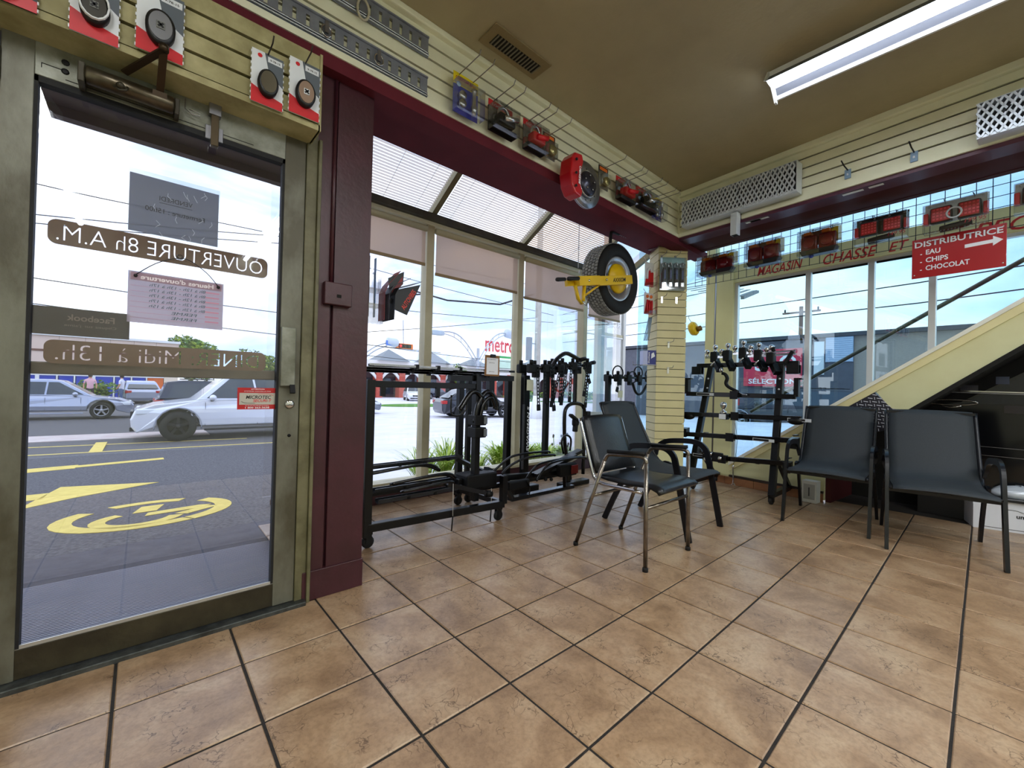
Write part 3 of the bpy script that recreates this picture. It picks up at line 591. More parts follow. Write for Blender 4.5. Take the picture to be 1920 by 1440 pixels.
# ---------------------------------------------------------------- cars
car_glass = P('car_glass', (46, 54, 62), .08, 0, .8); tyre = P('tyre_black', (22, 22, 24), .7); lamp_r = P('lamp_red', (170, 30, 30), .3); lamp_w = P('lamp_clear', (226, 232, 238), .15, spec=.8)
def car(label, body, loc, rotz, L=4.6, W=1.82, H=1.5, wr=.33, suv=False, front=+1, rim=None, trim=None, group=None, cat='car', details=True):
    """side profile in x (front at +x) and z; ground at z 0"""
    r = thing('car', label, cat, loc, rotz, group); rim = rim or P('alloy_rim', (176, 178, 184), .3, .8); trim = trim or P('car_trim', (38, 38, 42), .5)
    h = L/2; fa, ra = h-.92, -h+.98; gc = .24 if suv else .19; ar = wr+.07
    belt = H*.60; hood = H*.585
    def arch(cx, n=9): return [(cx+ar*math.cos(R(a)), wr+ar*math.sin(R(a))*1.0) for a in [180-180*i/(n-1) for i in range(n)]][::-1]
    af = [(x, max(z, gc)) for x, z in arch(fa)]; arr = [(x, max(z, gc)) for x, z in arch(ra)]
    low = [(h-.12, gc)]+af+arr+[(-h+.12, gc)]
    rear = [(-h, gc+.18), (-h-.01, belt-.12), (-h+.06, belt+.02)]
    topb = [(-h+.25, belt+.05), (h-1.75, belt+.02), (h-1.30, hood+.02), (h-.45, hood-.10), (h-.08, hood-.24), (h, gc+.34), (h-.02, gc+.16)]
    poly = low+rear+topb
    def inset(z): return max(0, (z-belt*.72))*.16+max(0, (.45-z))*.10
    m_ = MB(); n = len(poly)
    vs = [(x, sgn*(W/2-inset(z)-(.10*max(0, (abs(x)-h*.72)/(h*.28))**2)), z) for sgn in (-1, 1) for x, z in poly]
    m_.add(vs, [tuple(range(n)), tuple(range(2*n-1, n-1, -1))]+[((i+1) % n, i, i+n, (i+1) % n+n) for i in range(n)])
    m_.build('body', body, r, bevel=.035)
    roofz = H
    if suv: cab = [(-h+.10, belt), (-h+.30, roofz-.06), (-h+.7, roofz), (h-2.35, roofz), (h-1.95, roofz-.06), (h-1.25, hood)]
    else: cab = [(-h+.28, belt), (-h+.95, roofz-.10), (-h+1.5, roofz), (h-2.3, roofz), (h-1.95, roofz-.05), (h-1.15, hood)]
    def cy(z): return W/2-.05-(z-belt)*.30
    m_ = MB(); n = len(cab); vs = [(x, sgn*cy(z), z) for sgn in (-1, 1) for x, z in cab]
    m_.add(vs, [tuple(range(n)), tuple(range(2*n-1, n-1, -1))]+[((i+1) % n, i, i+n, (i+1) % n+n) for i in range(n)]); m_.build('cabin', body, r, bevel=.03)
    zt_, zb = roofz-.10, belt+.04
    x_r0, x_r1 = (cab[0][0]+.22, cab[1][0]+.16); x_f1, x_f0 = cab[-2][0]-.08, cab[-1][0]-.22
    spl = [(x_r0, x_r1), (x_r0+(x_f0-x_r0)*.30, x_r1+(x_f1-x_r1)*.34), (x_r0+(x_f0-x_r0)*.62, x_r1+(x_f1-x_r1)*.78), (x_f0, x_f1)]
    for s_ in (-1, 1):
        for i in range(3):
            b0, t0_ = spl[i]; b1, t1 = spl[i+1]; g_ = .025
            q = [(b0+g_, zb), (b1-g_, zb), (t1-g_, zt_), (t0_+g_, zt_)]
            m_ = MB(); m_.add([(x, s_*(cy(z)+.006), z) for x, z in q]+[(x, s_*(cy(z)-.02), z) for x, z in q], [(0, 1, 2, 3), (7, 6, 5, 4), (0, 4, 5, 1), (1, 5, 6, 2), (2, 6, 7, 3), (3, 7, 4, 0)]); m_.build('side_window', car_glass, r)
    def slab(xz0, xz1, w0, w1, name, mat, off=.008):
        (x0, z0), (x1, z1) = xz0, xz1; d = Vector((x1-x0, 0, z1-z0)).normalized(); nn = Vector((d.z, 0, -d.x)); 
        if nn.x*(1 if x0+x1 > 0 else -1) < 0: nn = -nn
        o_ = nn*off; m_ = MB(); m_.add([(x0+o_.x, -w0, z0+o_.z), (x0+o_.x, w0, z0+o_.z), (x1+o_.x, w1, z1+o_.z), (x1+o_.x, -w1, z1+o_.z)]+[(x0-o_.x, -w0, z0-o_.z), (x0-o_.x, w0, z0-o_.z), (x1-o_.x, w1, z1-o_.z), (x1-o_.x, -w1, z1-o_.z)], [(0, 1, 2, 3), (7, 6, 5, 4), (0, 4, 5, 1), (1, 5, 6, 2), (2, 6, 7, 3), (3, 7, 4, 0)]); m_.build(name, mat, r)
    slab((cab[-1][0]-.10, cab[-1][1]+.07), (cab[-2][0]+.04, cab[-2][1]-.04), cy(belt)-.10, cy(roofz)-.08, 'windshield', car_glass)
    slab((cab[0][0]+.04, belt+.10), (cab[1][0]-.02, cab[1][1]-.05), cy(belt)-.12, cy(roofz)-.08, 'rear_window', car_glass)
    for cx in (fa, ra):
        for s_ in (-1, 1):
            yo = s_*(W/2-.12)
            m_ = MB(); m_.lathe([(wr*.64, -.10), (wr*.94, -.10), (wr, -.07), (wr, .07), (wr*.94, .10), (wr*.64, .10), (wr*.64, -.10)], 28, None, T(cx, yo, wr) @ RX(90)); wh_ = m_.build('wheel', tyre, r)
            m_ = MB(); m_.lathe([(wr*.58, -.085), (wr*.66, -.095), (wr*.66, .095), (wr*.58, .085), (wr*.58, -.085)], 24, None, T(cx, yo, wr) @ RX(90))
            for k in range(5):
                a = k*72; M_ = T(cx, yo+s_*.075, wr) @ RY(a); m_.box(-wr*.075, wr*.075, -.012, .012, 0, wr*.6, None, M_)
            m_.lathe([(0, -.02), (wr*.16, -.02), (wr*.16, .02), (0, .02)], 12, None, T(cx, yo+s_*.08, wr) @ RX(90)); m_.build('rim', rim, wh_)
            m_ = MB(); m_.lathe([(0, -.05), (wr*.6, -.05), (wr*.6, .05), (0, .05)], 18, None, T(cx, yo-s_*.0, wr) @ RX(90)); m_.build('brake_shadow', blackm, wh_)
    for s_ in (-1, 1):
        m_ = MB(); m_.box(h-.52, h-.10, s_*(W/2-.18)-.14, s_*(W/2-.18)+.14, hood-.34, hood-.20); m_.build('headlight', lamp_w, r, bevel=.03)
        m_ = MB(); m_.box(-h-.012, -h+.25, s_*(W/2-.20)-.15, s_*(W/2-.20)+.15, belt-.20, belt-.03); m_.build('tail_light', lamp_r, r, bevel=.03)
        if details:
            m_ = MB(); m_.ball((h-1.62, s_*(W/2+.08), belt+.06), .11, None, 8, (.75, .9, .7)); mr_ = m_.build('wing_mirror', body, r)
            m_ = MB(); m_.bar((h-1.62, s_*(W/2+.03), belt+.0), (h-1.60, s_*(W/2-.10), belt-.03), .06, .05); m_.build('mirror_foot', trim, mr_)
            for x in (h-1.45-.02, spl[2][0], spl[1][0]):
                m_ = MB(); m_.box(x-.004, x+.004, s_*(W/2-.012)-.008, s_*(W/2-.012)+.008, gc+.14, belt-.07); m_.build('door_seam', trim, r)
            m_ = MB(); m_.box(ra+ar+.08, fa-ar-.08, s_*(W/2-.02)-.02, s_*(W/2-.02)+.02, gc+.02, gc+.075); m_.build('sill_trim', trim if suv else body, r, bevel=.01)
            if suv:
                m_ = MB(); pts = [(fa+ar*1.06*math.cos(R(a)), s_*(W/2-.015), wr+ar*1.06*math.sin(R(a))) for a in range(-8, 189, 14)]; m_.tube(pts, .03, 6, flat=(.05, .03)); m_.build('arch_trim', P('arch_silver', (176, 180, 192), .35, .3), r)
                m_ = MB(); m_.tube([(-h+.7, s_*(W/2-.32), roofz+.045), (h-2.3, s_*(W/2-.32), roofz+.045)], .018, 6); m_.build('roof_rail', trim, r)
    m_ = MB(); m_.box(h-.05, h+.006, -W*.24, W*.24, gc+.26, hood-.28); m_.build('grille', trim, r, bevel=.01)
    m_ = MB(); m_.box(h-.16, h+.01, -W*.36, W*.36, gc+.04, gc+.14); m_.build('bumper_intake', trim, r, bevel=.01)
    return r
silver = P('silver_paint', (176, 182, 198), .22, .55, coat=.5); whitec = P('pearl_white_paint', (226, 230, 240), .2, .2, coat=.6); bluec = P('dark_blue_paint', (40, 46, 66), .2, .4, coat=.5); blackc = P('car_black_paint', (48, 50, 58), .22, .3, coat=.5); greyc = P('mid_grey_paint', (130, 138, 150), .25, .4)
car('white sport utility car with black wheels stopped right outside the door', whitec, (-.82+2.48, 12.85, -.6), R(180), 4.95, 1.92, 1.78, .385, True, rim=P('black_rim', (30, 30, 34), .35, .3))
car('silver hatchback driving to the right past the white car', silver, (-3.05-.02, 21.35, -.6), 0, 4.5, 1.8, 1.47, .33)
car('dark blue sport utility car behind the white one', bluec, (2.0, 16.9, -.6), 0, 4.6, 1.85, 1.55, .35, True)
car('small silver car parked by the blue panels, seen from behind', silver, (-.72, 34.6, -.6), R(96), 4.3, 1.8, 1.42, .32, details=False)
_b = Vector((13.65-11.26, 15.05-15.64)).normalized(); _c = Vector(((13.65+11.26)/2, (15.05+15.64)/2))+Vector((-_b.y, _b.x))*.75
car('black hatchback crossing the pale lot behind the bike racks', blackc, (_c.x+.05, _c.y, -.604), math.atan2(_b.y, _b.x), 4.3, 1.78, 1.5, .33)
car('white car parked in front of the red brick store, left of the second bay mullion', whitec, (20.3, 37.0, -.604), R(250), 4.4, 1.8, 1.5, .33, details=False)
car('dark grey car parked beyond the black hatchback', greyc, (27.5, 36.5, -.604), R(20), 4.4, 1.8, 1.45, .33, details=False)
car('dark navy car parked close to the red brick store', bluec, (25.2, 41.3, -.604), R(10), 4.4, 1.8, 1.45, .33, details=False)
car('pale blue car seen between pilaster and corner mullion', P('pale_blue_paint', (170, 196, 214), .25, .3), (37, 25, -.604), R(200), 4.4, 1.8, 1.5, .33, details=False)
car('grey car entering the bay view beside the maroon column', greyc, (7.0, 20.6, -.604), R(0), 4.2, 1.8, 1.45, .33)
car('black pickup parked in front of the dark shop wall', blackc, (21.0, 4.0, -.604), R(92), 5.4, 1.95, 1.85, .38, True)

# ---------------------------------------------------------------- blue panelled building
bl = thing('building', 'low building with cobalt blue and orange panels across the street', 'building', (0, 43, -.6))
MB().box(-11, 1.65, 0, 8, 2.15, 4.55).build('upper_wall', P('wall_peach', (226, 202, 186), .7), bl)
MB().box(-11, 1.55, .3, 8, 0, 2.2).build('shop_wall', P('dark_shopfront', (70, 62, 66), .4), bl)
MB().box(-11.1, 1.75, -.15, 8, 4.5, 4.68).build('roof_cap', white, bl)
MB().box(-11, 1.65, -.05, .2, 3.35, 3.5).build('dark_band', P('band_brown', (110, 70, 60), .6), bl)
for k in range(9):
    x = -10.6+k*1.35; MB().box(x, x+.03, -.02, .0, 2.2, 4.5).build('wall_joint', P('joint_tan', (178, 158, 146), .8), bl)
pb = P('cobalt_panel', (30, 60, 186), .45)
ex = [-7.0, -6.2, -5.24, -4.35, -3.35, -2.22, -1.22, -.32]
for a, b in zip(ex[:-1], ex[1:]): MB().box(a+.08, b-.08, .1, .3, .0, 1.62).build('panel', pb, bl)
for i, x in enumerate(ex): MB().box(x-(.10 if i in (1, 4) else .04), x+(.10 if i in (1, 4) else .04), .0, .3, 0, 2.2).build('post', white, bl)
MB().box(-.26, .72, .1, .3, 0, 1.66).build('panel', P('orange_panel', (232, 110, 44), .45), bl)
MB().box(.76, 1.65, 0, .3, 0, 2.2).build('end_wall', P('wall_cream_pale', (240, 222, 200), .6), bl)
MB().box(-7.2, .75, .02, .3, 1.62, 1.72).build('rail', white, bl)
# people by the parked car (far, a few pixels high)
def person(label, loc, rotz, shirt, trouser, skin=(196, 140, 112)):
    r = thing('person', label, 'person', loc, rotz)
    me = bpy.data.meshes.new('body')
    V_ = [(0, 0, .95), (0, 0, 1.15), (0, .0, 1.38), (0, 0, 1.50), (.0, .02, 1.62), (.20, 0, 1.40), (.27, .0, 1.12), (.26, .12, .88), (-.20, 0, 1.40), (-.27, 0, 1.12), (-.26, .14, .90), (.10, 0, .90), (.12, .06, .48), (.13, -.02, .06), (-.10, 0, .90), (-.12, -.04, .48), (-.14, -.16, .06), (.13, .12, .03), (-.14, .0, .03)]
    E_ = [(0, 1), (1, 2), (2, 3), (3, 4), (2, 5), (5, 6), (6, 7), (2, 8), (8, 9), (9, 10), (0, 11), (11, 12), (12, 13), (13, 17), (0, 14), (14, 15), (15, 16), (16, 18)]
    rad = [.15, .14, .16, .06, .10, .065, .048, .035, .065, .048, .035, .095, .065, .045, .095, .065, .045, .035, .035]
    me.from_pydata(V_, E_, []); o = bpy.data.objects.new('body', me); COL.objects.link(o)
    o.modifiers.new('skin', 'SKIN'); me.skin_vertices[0].data[0].use_root = True
    for i, q in enumerate(rad): me.skin_vertices[0].data[i].radius = (q, q*.8)
    o.modifiers.new('sub', 'SUBSURF').levels = 1
    dg = bpy.context.evaluated_depsgraph_get(); m2 = bpy.data.meshes.new_from_object(o.evaluated_get(dg)); bpy.data.objects.remove(o)
    m2.materials.append(P('skin_tone', skin, .6)); m2.materials.append(shirt); m2.materials.append(trouser)
    for f in m2.polygons:
        z = f.center.z; x = abs(f.center.x); f.material_index = 0 if (z > 1.50 or (x > .2 and z < 1.2 and z > .8)) else (1 if z > .93 else 2); f.use_smooth = True
    b_ = bpy.data.objects.new('body', m2); COL.objects.link(b_); b_.parent = r
    MB().ball((0, .0, 1.67), .10, None, 8, (1, 1, 1.15)).build('hair', P('dark_hair', (50, 34, 26), .8), r)
    return r
person('person in a pale shirt and blue jeans walking beside the small parked car', (-1.5, 32.3, -.6), R(70), P('pale_shirt', (226, 226, 236), .8), P('jeans_blue', (70, 92, 130), .8))
person('person with a pink top standing by the green hedge', (-2.9, 33.5, -.6), R(180), P('pink_top', (230, 180, 190), .8), P('dark_trousers', (60, 50, 60), .8))
# ---------------------------------------------------------------- foliage
leafc = [P('leaf_green', (96, 134, 52), .6, var=(70, 110, 40), vs=3), P('leaf_yellow_green', (150, 176, 56), .6), P('leaf_dark', (58, 88, 40), .6)]
bark = P('bark', (92, 76, 62), .9, bump=.5)
def crown_mesh(n, rx, ry, rz, leaf, seed, mats):
    rnd = random.Random(seed); m_ = MB()
    lobes = [(rnd.uniform(-.5, .5)*rx, rnd.uniform(-.5, .5)*ry, rnd.uniform(-.5, .55)*rz, rnd.uniform(.35, .6)) for _ in range(9)]
    for i in range(n):
        lx, ly, lz, lr = lobes[i % 9]
        while True:
            p = Vector((rnd.uniform(-1, 1), rnd.uniform(-1, 1), rnd.uniform(-1, 1)))
            if .5 < p.length < 1: break
        c = Vector((lx+p.x*lr*rx, ly+p.y*lr*ry, lz+p.z*lr*rz)); u = Vector((rnd.gauss(0, 1), rnd.gauss(0, 1), rnd.gauss(0, .6))).normalized(); v = u.cross(Vector((rnd.gauss(0, 1), rnd.gauss(0, 1), rnd.gauss(0, 1)))).normalized(); s_ = leaf*rnd.uniform(.6, 1.3)
        m_.add([c-u*s_, c+v*s_*.5, c+u*s_, c-v*s_*.5], [(0, 1, 2, 3)], mats[rnd.choice((0, 0, 1, 2))])
    return m_
def tree(label, loc, h, rx, rz, n=2600, leaf=.16, seed=1, group=None, mats=None):
    r = thing('tree', label, 'tree', loc, 0, group)
    m_ = MB(); m_.tube([(0, 0, 0), (.05, 0, h*.35), (-.04, .03, h*.6), (.0, 0, h*.85)], .12*h/6, 8)
    for k in range(5):
        a = k*72; m_.tube([(0, 0, h*.4), (math.cos(R(a))*rx*.5, math.sin(R(a))*rx*.5, h*.72)], .04*h/6, 6)
    m_.build('trunk', bark, r)
    c = crown_mesh(n, rx, rx, rz, leaf, seed, mats or leafc).build('crown', leafc[0], r); c.location = (0, 0, h-rz)
    return r
tree('broad green tree rising behind the orange panel building', (3.4, 55, -.6), 6.2, 3.3, 2.4, 4200, .22, 3)
tree('second green tree, right of the broad one, seen behind the sign letters', (8.8, 50, -.6), 5.0, 2.6, 2.2, 2600, .2, 4)
tree('small young tree in front of the red brick store', (30.5, 44, -.6), 4.4, 1.3, 1.3, 900, .16, 5)
tree('thin pale tree at the right end of the red brick store', (47, 31.5, -.6), 6.5, 2.0, 2.0, 1200, .18, 6)
tree('leafy tree seen between the corner mullions', (34, 15.5, -.6), 4.6, 2.2, 1.9, 1800, .18, 7)
tree('leafy tree seen between corner column and pilaster', (33, 17.5+2, -.6), 3.6, 2.2, 1.9, 1800, .16, 8)
tree('taller tree far behind the corner column', (52, 18, -.6), 7.0, 3.5, 2.6, 2200, .25, 9)
def shrub(name, label, loc, rx, rz, n, leaf, seed, mats, cat='shrub'):
    r = thing(name, label, cat, loc); m_ = MB()
    for k in range(6): a = k*60; m_.tube([(0, 0, 0), (math.cos(R(a))*rx*.4, math.sin(R(a))*rx*.4, rz*1.3)], .01, 5)
    m_.build('stems', bark, r); c = crown_mesh(n, rx, rx, rz, leaf, seed, mats).build('foliage', mats[0], r); c.location = (0, 0, rz); return r
shrub('hedge', 'clipped green hedge in front of the blue panels', (-2.9, 36.5, -.6), 1.5, .75, 1200, .12, 11, leafc, 'hedge')
for k, (x, y) in enumerate(((36, 36), (43.5, 33.5))): shrub('hedge', ['green hedge bordering the lot behind the hanging racks', 'green hedge further right along the lot border'][k], (x, y, -.6), 3.5, .7, 1500, .16, 12+k, leafc, 'hedge')
gi = MB(); gi.lathe([(0, .06), (3.4, .05), (3.8, 0)], 24, None, T(0, 0, 0) @ Matrix.Diagonal((1, .55, 1, 1))); gi = gi.build('grass_island', P('lawn_green', (96, 150, 50), .9, var=(80, 130, 44), vs=6)); gi.location = (15.8, 27.5, -.6); tag(gi, 'oval grass island in the lot beside the parked white car', 'grass island')
lw_ = MB().box(-12, 12, -1, 1, 0, .06).build('lawn_strip', P('lawn_green', (96, 150, 50), .9)); lw_.location = (41, 28.0, -.6); lw_.rotation_euler = (0, 0, R(-38)); tag(lw_, 'long grass strip in front of the far hedges', 'lawn')
# strap-leaved plants just outside the bay
def grass_plant(label, loc, n, h, spread, seed, mats, grp=None, w=.012):
    rnd = random.Random(seed); r = thing('daylily', label, 'plant', loc, 0, grp)
    for q in range(2):
        m_ = MB()
        for k in range(n):
            a = rnd.uniform(0, 2*math.pi); hh = h*rnd.uniform(.6, 1.1); sp = spread*rnd.uniform(.4, 1.1); b = Vector((rnd.uniform(-.05, .05), rnd.uniform(-.05, .05), 0)); d_ = Vector((math.cos(a), math.sin(a), 0)); s_ = Vector((-d_.y, d_.x, 0))
            vs = []; N = 6
            for i in range(N):
                t_ = i/(N-1); p = b+d_*sp*t_**1.2+Vector((0, 0, hh*(1.7*t_-.95*t_*t_))); ww = w*(1-t_*.9)*(.6+.8*t_ if t_ < .4 else 1)
                vs += [p-s_*ww, p+s_*ww]
            m_.add(vs, [(2*i, 2*i+1, 2*i+3, 2*i+2) for i in range(N-1)])
        m_.build('leaves', mats[q], r, kind='stuff')
    return r
lm = [P('strap_leaf', (150, 184, 60), .5), P('strap_leaf_light', (200, 220, 100), .5)]
for k, (x, y, h, n, s_) in enumerate(((1.62, 2.2, .42, 34, .34), (1.95, 2.25, .50, 36, .36), (2.32, 2.2, .36, 30, .30), (2.75, 2.25, .42, 60, .30), (3.10, 2.2, .40, 60, .30), (3.55, 2.3, .34, 50, .34), (3.95, 2.35, .30, 40, .3))):
    grass_plant(['strap-leaved plant at the left of the bed, beside the first mullion', 'tallest strap-leaved plant in the bed outside the bay', 'low strap-leaved plant behind the rack mast', 'bushy bright green plant in the middle of the bed', 'bushy bright green plant left of the second rack post', 'broad yellowish plant to the right of the second rack post', 'rightmost low plant of the bed, before the seed heads'][k], (x, y, gz(y)), int(n*1.8), h*1.3, s_*1.2, 20+k, lm, 'plants in the bed outside the bay', .012 if k < 3 else .022)
sh = thing('seed_heads', 'dark brown seed heads on thin stems at the right of the bed', 'plant', (3.75, 2.15, gz(2.15)))
rnd = random.Random(5)
for k in range(9):
    x, y, h = rnd.uniform(-.18, .2), rnd.uniform(-.1, .1), rnd.uniform(.34, .50)
    MB().tube([(x*.6, y, 0), (x, y, h)], .003, 4).build('stem', lm[0], sh); MB().ball((x, y, h), .014, None, 6, (1, 1, 1.5)).build('seed_head', P('seed_brown', (70, 44, 40), .8), sh)
bd = MB().box(.3, 5.5, 1.9, 2.7, gz(2.3)-.05, gz(2.3)+.03).build('planting_bed', P('soil', (84, 66, 50), .95, bump=.6)); struct(bd, 'soil of the planting bed outside the bay')
# ---------------------------------------------------------------- red brick store with arches
ms = thing('store_building', 'long red brick store with white arches and grey pyramid roofs', 'building', (0, 45.5, -.6))
brick = P('red_brick', (198, 92, 76), .75, var=(180, 80, 66), vs=6)
MB().box(17, 56, 1.2, 12, 0, 4.0).build('rear_wall', P('store_dark', (92, 78, 80), .5), ms)
MB().box(16.5, 56, .0, 1.2, 3.1, 4.4).build('fascia', P('fascia_white', (236, 230, 228), .6), ms)
for k in range(14):
    x = 17+k*2.9; MB().box(x, x+.75, -.2, .9, 0, 3.4).build('pier', brick, ms)
    m_ = MB(); n = 8
    for i in range(n):
        a0, a1 = i/n, (i+1)/n; z0, z1 = 2.15+.85*math.sin(math.pi*a0), 2.15+.85*math.sin(math.pi*a1); x0, x1 = x+.75+a0*2.15, x+.75+a1*2.15
        m_.prism([(x0, z0), (x1, z1), (x1, z1+.45), (x0, z0+.45)], -.1, .1)
    m_.build('arch', white, ms)
    MB().box(x+.75, x+2.9, 1.0, 1.2, .4, 2.3).build('window', car_glass, ms)
slate = P('slate_roof', (126, 134, 142), .6)
for x, w_, z_ in ((22.0, 2.0, 5.9), (28.0, 1.9, 6.0), (34.8, 2.0, 5.6), (46, 2.2, 6.0)):
    m_ = MB(); m_.add([(x-w_, -.6, 4.4), (x+w_, -.6, 4.4), (x+w_, 3.2, 4.4), (x-w_, 3.2, 4.4), (x, 1.3, z_)], [(0, 3, 2, 1), (0, 1, 4), (1, 2, 4), (2, 3, 4), (3, 0, 4)]); m_.build('pyramid_roof', slate, ms)
ts = thing('roof_sign', 'red store sign lettering on green bars above the brick store', 'sign', (37.6, 44.6, 0))
text('lettering', 'metro', P('sign_red', (214, 32, 50), .5), ts, T(.4, 0, 6.9), 5.6, 1.9, .12, .02)
m_ = MB(); m_.box(-1.0, 3.0, .1, .3, 5.2, 5.5); m_.build('sign_bar', P('sign_green', (60, 170, 90), .5), ts)
m_ = MB(); m_.box(-.8, 3.0, .1, .4, 3.7, 5.0); m_.build('sign_board', P('sign_pale_green', (200, 226, 206), .5), ts)
# ---------------------------------------------------------------- dark shop with red sign (to the right)
dk = thing('building', 'dark single storey shop with a red sign, roller door and pale brick side', 'building', (24, 0, -.6))
MB().box(0, 8, 2.3, 16, 0, 4.35).build('dark_wall', P('charcoal_cladding', (84, 86, 96), .6, var=(76, 78, 88), vs=4), dk)
MB().box(.1, 8, -9, 2.3, 0, 4.5).build('brick_wall', P('beige_brick', (158, 148, 138), .8, var=(146, 134, 124), vs=14, stretch=(1, 1, 6)), dk)
MB().box(-.15, 8, -9, 16, 4.40, 4.58).build('parapet', P('parapet_dark', (60, 62, 70), .5), dk)
rd = MB().box(-.08, .02, 2.3, 3.35, 3.2, 4.38).build('roller_door', P('roller_blue_grey', (156, 176, 200), .5), dk)
for k in range(12): MB().box(-.095, -.08, 2.32, 3.33, 3.22+k*.096, 3.22+k*.096+.07).build('slat', P('roller_slat', (170, 188, 210), .5), rd)
MB().box(-.1, .02, 3.4, 3.8, 2.6, 4.2).build('downpipe_panel', P('pipe_white', (210, 216, 220), .5), dk)
sg = thing('shop_sign', 'large red sign with white letters SAQ SELECTION on the dark shop', 'sign', (23.85, 5.6, 2.35), R(-90))
MB().box(-1.35, 1.32, 0, .1, -.95, .98).build('sign_board', P('sign_crimson', (200, 34, 66), .45), sg)
text('lettering', 'SAQ', white, sg, T(.15, -.012, .18), 1.9, .95, bold=.02); text('lettering', 'SÉLECTION', white, sg, T(.0, -.012, -.66), 2.2, .32, bold=.02)
# ---------------------------------------------------------------- poles, lamps, lights, wires
conc = P('pole_concrete', (196, 194, 186), .8, var=(180, 178, 170), vs=5)
po = thing('utility_pole', 'thick pale concrete utility pole standing in the lot', 'utility pole', (14.85, 13.8, -.604))
MB().lathe([(.17, 0), (.14, 14)], 14).build('shaft', conc, po); MB().lathe([(.32, 0), (.26, .55), (.20, .95), (.17, 1.2)], 14).build('painted_base', white, po)
MB().box(-.75, -.50, -.1, .1, 3.0, 4.2).build('transformer_box', P('box_grey', (120, 122, 132), .5), po); MB().bar((-.55, 0, 3.9), (0, 0, 3.9), .05).build('bracket', steel, po)
po = thing('utility_pole', 'brown wooden utility pole seen beside the corner mullions', 'utility pole', (17.6, 11.6, -.604))
MB().lathe([(.15, 0), (.12, 12)], 12).build('shaft', P('pole_wood', (140, 112, 100), .9), po)
po = thing('utility_pole', 'wooden utility pole with crossarm beyond the dark shop', 'utility pole', (34.5, 7.0, -.604))
MB().lathe([(.16, 0), (.12, 7.9)], 10).build('shaft', P('pole_wood', (140, 112, 100), .9), po); MB().bar((0, -1.15, 7.5), (0, 1.15, 7.5), .12).build('crossarm', P('pole_wood', (140, 112, 100), .9), po)
for y in (-1.0, 0, 1.0): MB().lathe([(.05, 0), (.05, .22), (0, .25)], 8, None, T(0, y, 7.55)).build('insulator', blackm, po)
galv = P('galvanised', (176, 180, 190), .4, .5)
sl_ = thing('street_lamp', 'double-armed galvanised street lamp with arching truss arms', 'street lamp', (23.1, 30, -.604))
MB().tube([(0, 0, 0), (0, 0, 5.2)], .14, 10).build('post', galv, sl_)
def arcp(x0, z0, x1, z1, bulge, n=10): return [(x0+(x1-x0)*t_, 0, z0+(z1-z0)*t_+bulge*math.sin(math.pi*t_)) for t_ in [i/n for i in range(n+1)]]
for x1, z1, nm in ((-4.0, 6.35, 0), (3.6, 7.0, 1)):
    MB().tube(arcp(0, 3.9, x1, z1, .95), .06, 6).build('arm', galv, sl_); MB().tube(arcp(0, 3.4, x1*.96, z1-.15, .75), .045, 6).build('arm', galv, sl_)
    for t_ in (.3, .5, .7):
        a = arcp(0, 3.9, x1, z1, .95)[int(t_*10)]; b = arcp(0, 3.4, x1*.96, z1-.15, .75)[int(t_*10)]; MB().bar(a, b, .04).build('strut', galv, sl_)
MB().box(-5.1, -3.9, -.3, .3, 6.0, 6.4).build('lamp_head', P('lamp_grey', (176, 190, 204), .4), sl_, bevel=.08)
MB().lathe([(0, 0), (.42, .12), (.45, 1.6), (.3, 2.0), (0, 2.05)], 14, None, T(3.3, 0, 7.0) @ RY(96)).build('lamp_head', P('lamp_blue_grey', (196, 208, 224), .4), sl_)
sl2 = thing('street_lamp', 'street lamp with curved arms behind the traffic light at the left of the bay', 'street lamp', (12.0, 30, -.604))
MB().tube([(-.6, 0, 0), (-.6, 0, 3.2)], .12, 8).build('post', galv, sl2)
for q in (0, .4): MB().tube(arcp(-.6, 3.0-q, 2.0, 4.9-q*.6, .35), .05, 6).build('arm', galv, sl2)
MB().lathe([(0, 0), (.33, .1), (.38, .8), (.3, 1.0), (0, 1.02)], 12, None, T(1.9, 0, 5.05) @ RY(96)).build('lamp_head', P('lamp_blue_grey', (196, 208, 224), .4), sl2)
def tlight(label, loc, rz, lit, s_=1):
    r = thing('traffic_light', label, 'traffic light', loc, rz)
    MB().box(-.75*s_, .75*s_, -.15, .15, -.22*s_, .22*s_).build('housing', P('signal_orange', (236, 120, 30), .4), r, bevel=.04); MB().box(-.55*s_, .55*s_, -.17, -.15, -.15*s_, .15*s_).build('face', blackm, r)
    for i, (x, c_) in enumerate(((-.38, (200, 40, 40)), (0, (200, 160, 40)), (.38, (40, 210, 110)))):
        MB().lathe([(.11*s_, 0), (.10*s_, .03), (0, .035)], 12, None, T(x*s_, -.17, 0) @ RX(90)).build('lens', P('lens_%d_%d' % (i, i == lit), c_ if i == lit else tuple(v//4 for v in c_), .3, emit=2 if i == lit else 0), r)
    MB().bar((0, .15, .2), (0, .3, 2.2), .06).build('hanger', galv, r)
    return r
tlight('orange horizontal traffic light above the left part of the bay', (15.5, 30, 4.15), 0, 0)
tlight('orange horizontal traffic light showing green beside the corner', (35.2, 22.0, 2.95), R(-25), 2, .8)
rs = thing('street_name_sign', 'small blue street sign beside the left traffic light', 'sign', (14.35, 29.8, 4.3)); MB().box(-.5, .35, -.03, .03, -.18, .18).build('plate', P('sign_blue', (60, 120, 220), .4), rs)
wm = P('cable_black', (36, 36, 42), .6)
